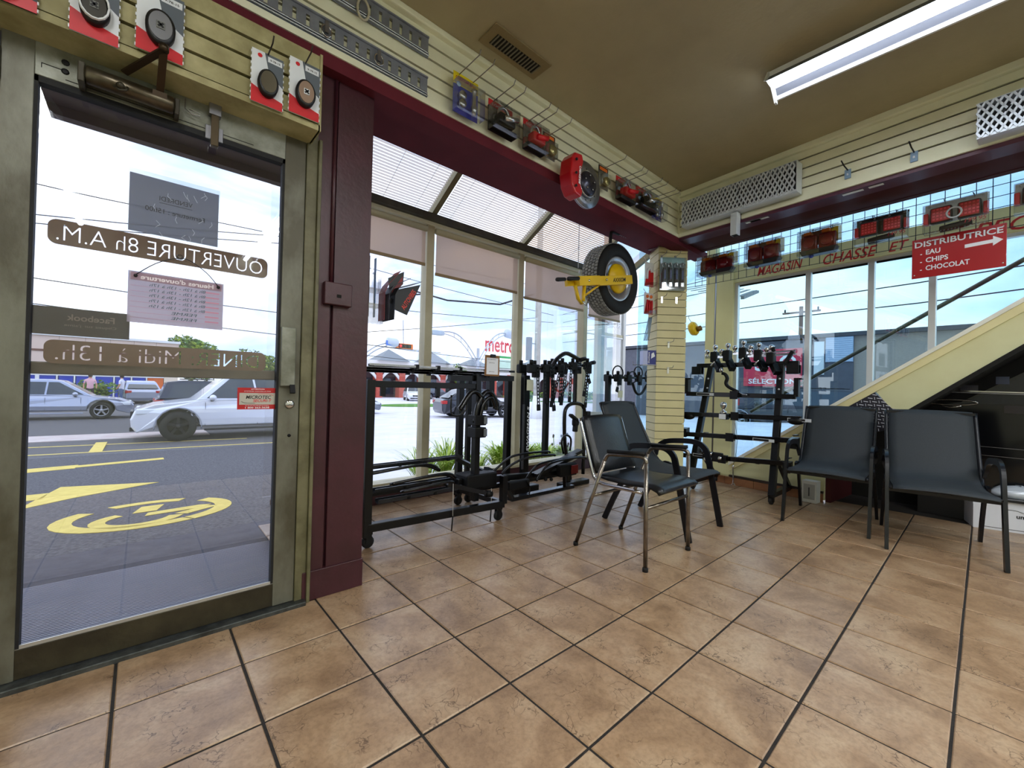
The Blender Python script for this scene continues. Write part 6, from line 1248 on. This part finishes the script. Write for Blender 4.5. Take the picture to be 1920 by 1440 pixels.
hoop([(1.05, .74, .355), (.95, .72, .40), (.62, .72, .385), (.57, .74, .375), (.62, .77, .37), (.95, .79, .38), (1.08, .80, .34)], .010)
hoop([(1.02, .90, .385), (.9, .90, .44), (.50, .90, .42), (.44, .93, .41), (.50, .97, .41), (.9, .98, .42), (1.05, .96, .37)])
hoop([(1.00, .68, .33), (.94, .66, .355), (.66, .66, .34), (.61, .685, .33), (.66, .71, .325), (.92, .71, .33), (1.20, .69, .25)])
MB().bar((.94, .68, .335), (1.30, .67, .22), .030).build('strut', gloss, r2); MB().bar((1.06, .69, .30), (1.30, .68, .215), .026).build('strut', gloss, r2); MB().lathe([(0, 0), (.026, .003), (.026, .05), (0, .053)], 12, None, T(1.27, .67, .225) @ RY(100)).build('end_cap', blackm, r2)
for q in range(2): hoop([(1.42+q*.06, .80-q*.06, .33), (1.50+q*.05, .80-q*.06, .38), (1.62+q*.05, .79-q*.06, .445-q*.02), (1.80, .78-q*.06, .46-q*.02), (2.02, .78-q*.06, .455-q*.02), (2.06, .78-q*.06, .445-q*.02)])
for q in range(2): hoop([(1.72+q*.10, .74-q*.04, .24), (1.82+q*.09, .74-q*.04, .33), (1.92+q*.08, .74-q*.04, .37), (2.2, .74-q*.04, .385), (2.42, .73-q*.04, .38), (2.45, .73-q*.04, .36)])
MB().bar((1.40, .84, .36), (1.55, .92, .30), .04).build('strut', sat, r2)
MB().bar((1.86, .77, .27), (2.44, .82, .38), .07, .03).build('wheel_ramp', P('ramp_black', (28, 28, 30), .3, .5), r2); MB().bar((2.02, .84, .27), (2.62, .90, .40), .07, .03).build('wheel_ramp', P('ramp_black', (28, 28, 30), .3, .5), r2); MB().bar((2.05, .80, .255), (2.60, .86, .36), .01, .02).build('ramp_edge', P('edge_white', (206, 208, 212), .3, .5), r2)
MB().box(1.70, 2.5, .86, .92, .055, .085).build('base_channel', P('tray_silver_black', (60, 62, 66), .25, .8), r2); MB().bar((1.55, .82, .28), (1.72, .88, .07), .03).build('strut', sat, r2); MB().bar((2.30, .82, .25), (2.38, .88, .08), .03).build('strut', sat, r2)
MB().box(2.12, 2.34, .70, .76, .23, .34).build('tail_light_housing', blackm, r2, bevel=.01); MB().box(2.25, 2.345, .69, .70, .245, .325).build('tail_light', P('tail_red_dark', (110, 16, 20), .25), r2, bevel=.006)
MB().tube(cr([(1.70, .69, .26), (1.73, .68, .20), (1.72, .68, .15)], 4), .006, 6, flat=(.02, .004)).build('strap_tail', blackm, r2); MB().box(1.52, 1.74, .69, .74, .20, .27).build('ratchet_box', blackm, r2, bevel=.012)
for x, z0 in ((.975, .34), (1.31, .26)): MB().tube([(x, .655, z0), (x+.003, .655, .10)], .0022, 5).build('cord', P('cord_white', (190, 188, 184), .5), r2); MB().tube([(x+.003, .655, .12), (x-.006, .652, .02)], .005, 6).build('cord_end', blackm, r2)
for k, (x, z) in enumerate(((1.95, .235), (2.02, .225))): MB().ball((x, .72, z), .016, None, 6).build('knob', blackm, r2)
MB().tube(cr([(2.33, .86, .40), (2.30, .86, .52), (2.36, .86, .57), (2.43, .86, .53), (2.42, .86, .42)], 4), .010, 8).build('small_hoop', gloss, r2)
# rack 3: mast with SWAGMAN lettering
r3 = thing('mast_bike_rack', 'black rack mast with vertical white SWAGMAN lettering beside the second cart', 'bike rack', (2.075, 1.12, 0))
MB().bar((0, 0, .10), (-.01, 0, 1.12), .075, .05).build('mast', sat, r3, bevel=.004); MB().box(-.062, -.038, -.032, -.025, .25, .85).build('grey_stripe', P('mast_grey', (90, 92, 98), .3, .5), r3); text('lettering', 'SWAGMAN S', print_w, r3, T(.012, -.0275, .62) @ RY(-90), .42, .030, bold=.02, shear=.2); MB().box(-.16, .16, -.05, .05, .0, .09).build('foot', sat, r3, bevel=.01)
MB().box(-.03, .05, -.045, -.04, .98, 1.08).build('price_tag', P('tag_cream', (226, 226, 200), .5), r3)
def strap(r, p, L, tilt=0, w_=.034):
    m_ = MB(); M_ = T(*p) @ RY(tilt); n = max(3, int(L/.032))
    m_.box(-w_/2, -w_*.22, -.002, .002, -L, 0, None, M_); m_.box(w_*.22, w_/2, -.002, .002, -L, 0, None, M_)
    for k in range(n+1): z = -L+k*L/n; m_.box(-w_*.22, w_*.22, -.002, .002, z-.006, z+.006, None, M_)
    s_ = m_.build('strap', blackm, r); m_ = MB(); m_.box(-w_*.62, w_*.62, -.008, .008, -L-.05, -L+.01, None, M_); m_.build('strap_end', blackm, s_, bevel=.006)
def cradle_rack(name, label, loc, xs, zf, straps, mast=None, seed=1):
    r = thing(name, label, 'bike rack', loc); rnd = random.Random(seed)
    for y in (-.06, .08): MB().tube([(xs[0], y, zf(xs[0])), ((xs[0]+xs[-1])/2, y, zf((xs[0]+xs[-1])/2)), (xs[-1]+.05, y, zf(xs[-1]))], .017, 10).build('carry_arm', gloss, r)
    for x in xs:
        for y in (-.06, .08):
            z = zf(x); m_ = MB(); m_.box(x-.05, x+.045, y-.028, y+.028, z-.05, z+.035); m_.build('cradle', blackm, r, bevel=.012); m_ = MB(); m_.lathe([(0, 0), (.018, .0), (.018, .04), (0, .042)], 10, None, T(x-.03, y-.02, z+.03)); m_.build('buckle', blackm, r); m_ = MB().box(x+.012, x+.05, y-.02, y+.02, z-.09, z-.03).build('cradle_foot', blackm, r, bevel=.005)
    for (x, L, tl) in straps: strap(r, (x, -.09, zf(x)+.01), L, tl)
    if mast: MB().bar(*mast, .05).build('mast', sat, r, bevel=.004)
    return r
cradle_rack('hanging_bike_rack', 'black bike carrier with rubber cradles and hanging perforated straps beside the clipboard', (2.05, 1.10, 0), (.02, .20, .40), lambda x: 1.19+.05*x, ((.06, .36, -4), (.15, .30, -6), (.24, .38, -8), (.28, .34, 3), (.38, .30, 0), (.41, .33, 2)), ((.30, .02, .35), (.30, .02, 1.2)), 2)
rr2 = cradle_rack('hanging_bike_rack', 'black bike carrier with bundled cradles and long straps above the hoop rack', (2.56, 1.16, 0), (.0, .16, .40), lambda x: 1.24+.06*x, ((-.05, .34, 18), (.04, .36, 12), (.10, .34, 3), (.30, .18, -28), (.40, .42, 8), (.37, .30, 10)), None, 3)
MB().tube(cr([(-.12, -.02, 1.22), (-.05, -.02, 1.30), (.08, -.02, 1.37), (.22, -.02, 1.345), (.34, -.02, 1.31)], 4), .022, 8).build('upper_arm', gloss, rr2); MB().lathe([(.02, 0), (.022, .07), (0, .072)], 10, None, T(.30, -.05, 1.32) @ RY(80)).build('grip', blackm, rr2); MB().lathe([(.02, 0), (.022, .07), (0, .072)], 10, None, T(.46, -.05, 1.29) @ RY(80)).build('grip', blackm, rr2)
hr = thing('hoop_rack', 'black bent tube hoop rack with a clamp standing behind the vinyl chair', 'bike rack', (2.76, 1.10, 0))
MB().tube(cr([(-.09, 0, .27), (-.14, 0, .45), (-.155, 0, .72), (-.13, 0, .81), (-.05, 0, .85), (.07, 0, .85), (.145, 0, .81), (.165, 0, .70), (.165, 0, .10)], 5), .020, 10).build('hoop', gloss, hr); MB().box(-.20, .22, -.05, .05, 0, .05).build('foot', sat, hr, bevel=.01); MB().bar((-.09, 0, .04), (-.09, 0, .30), .05).build('socket', sat, hr); MB().ball((-.09, 0, .29), .045, None, 8).build('joint_knob', blackm, hr)
MB().box(-.05, .03, -.05, .0, .62, .70).build('clamp', blackm, hr, bevel=.02); MB().bar((-.10, -.03, .74), (.04, -.03, .66), .05, .03).build('clamp_lever', blackm, hr, bevel=.008); MB().bar((0, -.02, .66), (-.01, -.02, .56), .045).build('clamp', blackm, hr, bevel=.01); MB().bar((0, 0, .85), (0, 0, 1.2), .03).build('stem', sat, hr)
MB().bar((.18, 0, .745), (.55, -.02, .735), .04).build('silver_arm', P('arm_silver', (196, 198, 200), .3, .6), hr); MB().box(.17, .24, -.03, .03, .72, .77).build('arm_socket', blackm, hr, bevel=.01)
r5 = cradle_rack('hanging_bike_rack', 'black bike carrier with looped straps between hoop rack and corner column', (3.42, 1.10, 0), (.02, .22, .45, .68), lambda x: 1.15+.02*x, ((.02, .14, 20), (.55, .12, -60)), ((-.05, .02, .10), (-.06, .02, 1.17)), 5)
for cx_, cz_, q in ((.0, 1.20, .10), (.30, 1.16, .085), (.42, 1.22, .09), (.66, 1.20, .08)): MB().tube([(cx_+q*math.cos(R(a)), -.07, cz_+q*.8*math.sin(R(a))) for a in range(0, 360, 24)], .008, 6, closed=True).build('strap_loop', blackm, r5)
MB().tube(cr([(.74, -.07, 1.16), (.80, -.08, 1.13), (.84, -.08, 1.02), (.87, -.08, .93)], 4), .008, 6).build('strap_tail', blackm, r5); MB().tube(cr([(.30, -.07, 1.10), (.38, -.07, .98), (.50, -.07, .97), (.62, -.07, 1.08)], 4), .016, 6).build('strap_loop', blackm, r5); MB().bar((.80, 0, .12), (.79, 0, .92), .045).build('second_mast', sat, r5, bevel=.004); MB().bar((.79, -.03, .80), (.79, -.03, 1.05), .02).build('chrome_bar', chrome, r5); MB().box(-.02, .06, -.10, -.09, .92, 1.0).build('price_tag', P('tag_cream', (226, 226, 200), .5), r5); MB().box(-.12, .95, -.05, .05, 0, .05).build('foot', sat, r5, bevel=.01)
# ================================================================ HITCH RACK (beside the corner column)
hx = thing('hitch_rack', 'black slanted rack on casters holding tow hitches beside the facing chairs', 'display rack', (0, 0, 0))
def ux(z): return 3.68+.22*(z/1.3)
for y in (.26, -.46):
    MB().bar((ux(.08), y*1.0 if y < 0 else .30, .08), (ux(1.29), y if y < 0 else .19, 1.29), .055).build('upright', sat, hx, bevel=.004); MB().bar((ux(.08)-.02, y, .085), (4.30, y, .085), .045).build('foot', sat, hx, bevel=.003); MB().bar((ux(.5), y, .45), (4.20, y, .09), .035).build('brace', sat, hx); caster(hx, 3.68, y, .034); caster(hx, 4.27, y, .034)
    m_ = MB()
    for z in (1.15, 1.05): m_.lathe([(.010, 0), (0, .001)], 8, None, T(ux(z)-.03, (y if y < 0 else .20), z) @ RY(-90))
    m_.build('adjust_hole', print_w, hx, kind='stuff')
MB().bar((ux(1.29), .34, 1.29), (ux(1.29), -.60, 1.295), .045).build('top_bar', sat, hx, bevel=.003)
for y in (.33, -.56):
    m_ = MB(); x = ux(1.2)
    for q in ((-.035, -.028, -.05, .05), (.028, .035, -.05, .05)): m_.box(x+q[0], x+q[1], y+q[2], y+q[3], 1.20, 1.28)
    m_.box(x-.035, x+.035, y-.05, y+.05, 1.195, 1.203); m_.build('receiver_socket', sat, hx)
def hitch(label, z, y0, y1, ends, dz=0, tagy=None):
    r = thing('receiver_hitch', label, 'tow hitch', (ux(z)-.06, (y0+y1)/2, z), 0, 'receiver hitches on the rack'); L = (y1-y0)/2
    MB().bar((0, -L, dz), (0, L, -dz), .038, .045).build('cross_tube', gloss, r, bevel=.004); MB().box(-.07, .0, -.03, .03, -.035, .035).build('receiver_tube', gloss, r, bevel=.003); MB().box(-.074, -.068, -.036, .036, -.04, .04).build('collar', sat, r)
    for s_ in (-1, 1):
        if ends == 'tall': MB().box(-.012, .05, s_*L-.018, s_*L+.018, .0-s_*dz, .17-s_*dz).build('side_plate', sat, r); MB().box(.0, .05, s_*L-.04, s_*L+.01, .155-s_*dz, .17-s_*dz).build('side_flange', sat, r)
        if ends == 'flap': MB().prism([(-.03, -.05), (.05, -.03), (.05, .05), (-.03, .04)], s_*L-.05, s_*L+.01).build('side_plate', sat, r); MB().box(-.02, .06, s_*L-.01, s_*(L+.05)+.01, .045-s_*dz, .053-s_*dz).build('side_flange', sat, r)
        if ends == 'round': MB().ball((0, s_*(L-.04), -.02-s_*dz), .055, None, 8, (.6, 1.3, .7)).build('side_plate', sat, r)
    if tagy is not None: MB().box(-.0215, -.020, tagy-.09, tagy+.09, -.014, .014).build('sticker', P('sticker_pale', (196, 200, 204), .4), r); MB().box(-.0222, -.0215, tagy-.045, tagy+.085, -.010, .010).build('sticker_print', print_k, r)
    MB().bar((.02, L*.55, 0), (.075, L*.55, 0), .03).build('rack_peg', sat, r); MB().bar((.02, -L*.55, 0), (.075, -L*.55, 0), .03).build('rack_peg', sat, r)
    return r
hitch('uppermost tow hitch with tall upright end plates on the slanted rack', .985, -.61, .40, 'tall', .0, .30)
hitch('second tow hitch with rounded black ends on the slanted rack', .78, -.66, .40, 'round', .012, -.52)
hitch('third tow hitch with flanged ends and white stickers on the slanted rack', .575, -.60, .40, 'flap', .02, -.28)
hitch('lowest tow hitch on the slanted rack', .36, -.56, .46, 'flap', .03, .22)
def ballmount(label, y, z, n_, drop=0, chrome_n=1):
    r = thing('ball_mount', label, 'ball mount', (ux(z)-.03, y, z), 0, 'ball mounts on the hitch rack')
    MB().bar((-.05, -.07, -.10), (.02, .0, .01), .055).build('shank', sat, r, bevel=.004); MB().box(-.055, .04, -.032, .032, -.01, .10).build('mount_body', blackm, r, bevel=.008); MB().box(-.052, -.046, -.022, .022, .015, .075).build('face_plate', P('grey_plate', (110, 112, 118), .3, .7), r)
    def ball(dx, dy, dz_): m_ = MB(); m_.lathe([(.020, 0), (.020, .012), (.011, .016), (.011, .028), (.018, .034), (.0245, .048), (.0245, .058), (.018, .072), (0, .078)], 16, None, T(dx, dy, dz_)); m_.build('hitch_ball', chrome, r)
    ball(0, 0, .10)
    if n_ > 1: ball(-.02, .075, .05); ball(-.02, -.075, .05); MB().bar((-.02, .09, .045), (-.02, -.09, .045), .025).build('ball_plate', steelp, r)
    if n_ > 2: MB().tube([(-.04, -.03, .02), (-.06, .02, -.05)], .009, 8).build('hitch_pin', steelp, r)
    return r
ballmount('curved black ball mount at the left end of the rack top', .145, 1.33, 3)
ballmount('black ball mount second from the left on the rack top', .02, 1.34, 1)
ballmount('tallest triple ball mount in the middle of the rack top', -.13, 1.36, 3)
ballmount('chrome triple ball mount right of the middle on the rack top', -.27, 1.33, 3)
ballmount('black ball mount near the right upright of the rack top', -.38, 1.30, 1)
pb_ = thing('pintle_bar', 'silver adjustable hitch bar lying at the right of the rack top', 'hitch bar', (3.86, -.42, 1.37)); MB().bar((0, .14, 0), (0, -.16, .012), .030, .02).build('bar', steelp, pb_); MB().bar((0, .14, .03), (0, -.16, .04), .018, .014).build('bar', steelp, pb_); MB().bar((0, -.08, -.07), (0, -.14, .035), .045, .03).build('bracket', blackm, pb_, bevel=.004); MB().lathe([(.012, 0), (.02, .01), (.012, .03), (.02, .045), (0, .05)], 10, None, T(0, .02, .035)).build('wing_knob', blackm, pb_)
for lb, y, z, f in (('single chrome ball mount on the second hitch of the rack', -.02, .80, 1), ('small black drop mount hanging above the uppermost hitch', .0, 1.10, 0)):
    r = thing('ball_mount', lb, 'ball mount', (ux(z)-.12, y, z))
    if f: MB().lathe([(.03, 0), (.03, .02), (.014, .025), (.014, .05), (.022, .058), (.030, .078), (.030, .092), (.02, .108), (0, .115)], 18, None, T(0, 0, 0)).build('hitch_ball', chrome, r); MB().box(-.03, .05, -.045, .035, -.06, .0).build('mount_body', blackm, r, bevel=.012); MB().box(-.034, -.030, -.035, .028, -.055, -.005).build('label_plate', print_w, r)
    else: MB().tube(cr([(0, .02, .10), (0, -.01, .09), (0, -.03, .05), (0, -.02, .0), (0, -.05, -.04), (0, -.14, -.085)], 4), .02, 6, flat=(.035, .03)).build('drop_arm', blackm, r); MB().lathe([(.012, 0), (.02, .02), (.02, .03), (0, .05)], 12, None, T(0, .03, .11)).build('hitch_ball', chrome, r); MB().tube(cr([(0, -.13, -.08), (-.01, -.17, -.10), (-.01, -.22, -.11)], 4), .006, 6).build('safety_pin', chrome, r)
for lb, y in (('cluster of chrome fittings on the lowest hitch of the rack', .08),):
    r = thing('hitch_coupler', lb, 'coupler', (ux(.37)-.12, y, .37))
    for q, (dy, dz_) in enumerate(((0, .03), (.045, .03), (0, -.02), (.05, -.03), (-.09, 0))): MB().lathe([(.0, 0), (.018, .0), (.018, .03), (0, .032)], 10, None, T(-.02, dy-.03, dz_) @ RY(-90)).build('fitting', chrome, r)
    MB().box(-.02, .03, -.13, .06, -.045, .045).build('coupler_body', blackm, r, bevel=.01)
wr2 = thing('hanging_wrench', 'small chrome wrench hanging on a thin cable from the hitch rack', 'wrench', (3.62, -.15, .10)); MB().tube([(0, -.01, .62), (.0, -.035, .45), (0, -.02, .30), (0, 0, .21)], .0018, 5).build('cable', print_k, wr2); MB().lathe([(.009, 0), (.009, .03), (0, .032)], 8, None, T(0, 0, .185)).build('ferrule', chrome, wr2); MB().bar((0, 0, .19), (0, -.004, .05), .014, .006).build('handle', chrome, wr2, upv=(1, 0, 0)) if 0 else MB().bar((0, 0, .19), (0, -.004, .05), .014, .006).build('handle', chrome, wr2)
m_ = MB(); m_.bar((0, -.004, .05), (0, -.026, .02), .010, .006); m_.bar((0, -.004, .05), (0, .018, .02), .010, .006); m_.bar((0, -.004, .06), (0, -.004, .035), .03, .006); m_.build('jaw', chrome, wr2)
wc = thing('white_carton', 'small white carton standing on the floor behind the hitch rack', 'carton', (4.12, -.66, 0), R(-95)); MB().box(-.06, .06, -.05, .05, 0, .20).build('carton_body', P('carton_white', (226, 224, 216), .6), wc, bevel=.002); MB().box(-.045, .045, -.0515, -.05, .03, .17).build('carton_panel', P('carton_grey', (176, 174, 168), .6), wc); MB().box(-.004, .004, -.053, -.0515, .06, .14).build('print_line', print_k, wc)
# ================================================================ UNDER THE STAIR
bk = P('cooler_black', (10, 11, 14), .15, 0, .5); bk2 = P('cooler_dark_glass', (16, 20, 28), .2, 0, .5)
co = onwall('display_cooler', 'glossy black cooler cabinet with chrome handle under the stair', 'cooler', 0, 1.42, 0)
def ztop(s_): return .80+.755*(s_-1.46)
co_ = MB(); co_.prism([(1.50, .30), (3.0, .30), (3.0, min(1.9, ztop(3.0)-.06)), (1.50, ztop(1.50)+.02-.06)], 0, .22); co_.build('cabinet', bk, co)
g2 = MB(); g2.prism([(1.62, .955), (3.0, 1.01), (3.0, 1.85), (1.78, ztop(1.70)-.0)], -.006, 0); g2.build('glass_front', bk2, co); MB().bar((1.60, -.008, 1.075), (3.0, -.008, 1.045), .012, .008).build('chrome_trim', chrome, co); MB().bar((1.60, -.008, 1.062), (3.0, -.008, 1.032), .006, .006).build('chrome_trim', steel, co)
hd = MB(); n = 24; vs = [(1.70+.15*math.cos(2*math.pi*k/n), -.02, .975+.022*math.sin(2*math.pi*k/n)) for k in range(n)]; hd.tube(vs, .006, 6, closed=True); hd.build('handle', chrome, co); MB().tube(cr([(1.64, -.02, .945), (1.70, -.03, .933), (1.76, -.02, .945)], 4), .005, 6).build('handle', chrome, co)
for z in (.62, .55): MB().box(1.7, 3.0, -.004, 0, z, z+.003).build('trim_line', steel, co)
for k, (s_, z, w_, c_) in enumerate(((1.98, 1.16, .07, (44, 52, 74)), (1.80, 1.09, .10, (40, 40, 50)), (2.05, .93, .12, (34, 28, 32)))): MB().box(s_-w_/2, s_+w_/2, -.008, -.006, z-.03, z+.03).build('item_label', P('cooler_label_%d' % k, c_, .3), co)
MB().box(1.50, 3.0, 0, .2, 0, .30).build('plinth', P('plinth_black', (20, 18, 18), .5), co)
def carton(label, loc, rz, w_, d_, h, extras):
    r = thing('cardboard_box', label, 'box', loc, rz, 'white cardboard boxes under the stair'); m = P('box_white', (222, 224, 230), .6)
    MB().box(0, w_, 0, d_, 0, h).build('box_body', m, r, bevel=.002); MB().box(-.002, w_+.002, -.002, d_+.002, h*.82, h+.002).build('lid', m, r) if extras != 'grid' else None
    if extras == 'grid':
        gm2 = P('print_line_grey', (96, 98, 110), .6)
        for z in (.035, .075, .115): MB().box(.02, w_, -.001, 0, z, z+.0025).build('print_line', gm2, r)
        for k in range(7): MB().box(.02+k*.035, .0225+k*.035, -.001, 0, .075, .115).build('print_line', gm2, r)
    else:
        MB().box(.05, w_, -.001, 0, .018, .022).build('dashed_line', print_k, r); text('lettering', 'um', print_k, r, T(.25, -.001, .12), .05, .022, bold=.03); MB().tube(cr([(.15, -.0015, .165), (.22, -.0015, .168), (.28, -.0015, .145), (.30, -.0015, .12)], 4), .002, 4).build('logo_arc', print_k, r)
    return r
carton('white cardboard box with a printed grid, left one under the stair', (4.63, -1.43, 0), R(-83), .25, .17, .17, 'grid')
b2 = carton('larger white cardboard box with black lettering at the right edge under the stair', (4.295, -1.685, 0), R(-77), .50, .30, .225, 'logo')
tr2 = thing('clear_bag', 'crumpled clear plastic bag in a black tray on top of the larger white box', 'plastic bag', (4.42, -1.93, .229), R(-77)); MB().box(-.20, .2, -.10, .12, 0, .03).build('tray', P('tray_black', (26, 26, 28), .35), tr2, bevel=.01)
m_ = MB(); m_.ball((0, 0, .06), .11, None, 8, (1.5, .8, .55)); bgp = m_.build('bag', P('bag_film', (196, 204, 214), .12, .1, .8), tr2)
for v in bgp.data.vertices: v.co += Vector((random.uniform(-1, 1), random.uniform(-1, 1), random.uniform(-1, 1)))*.008
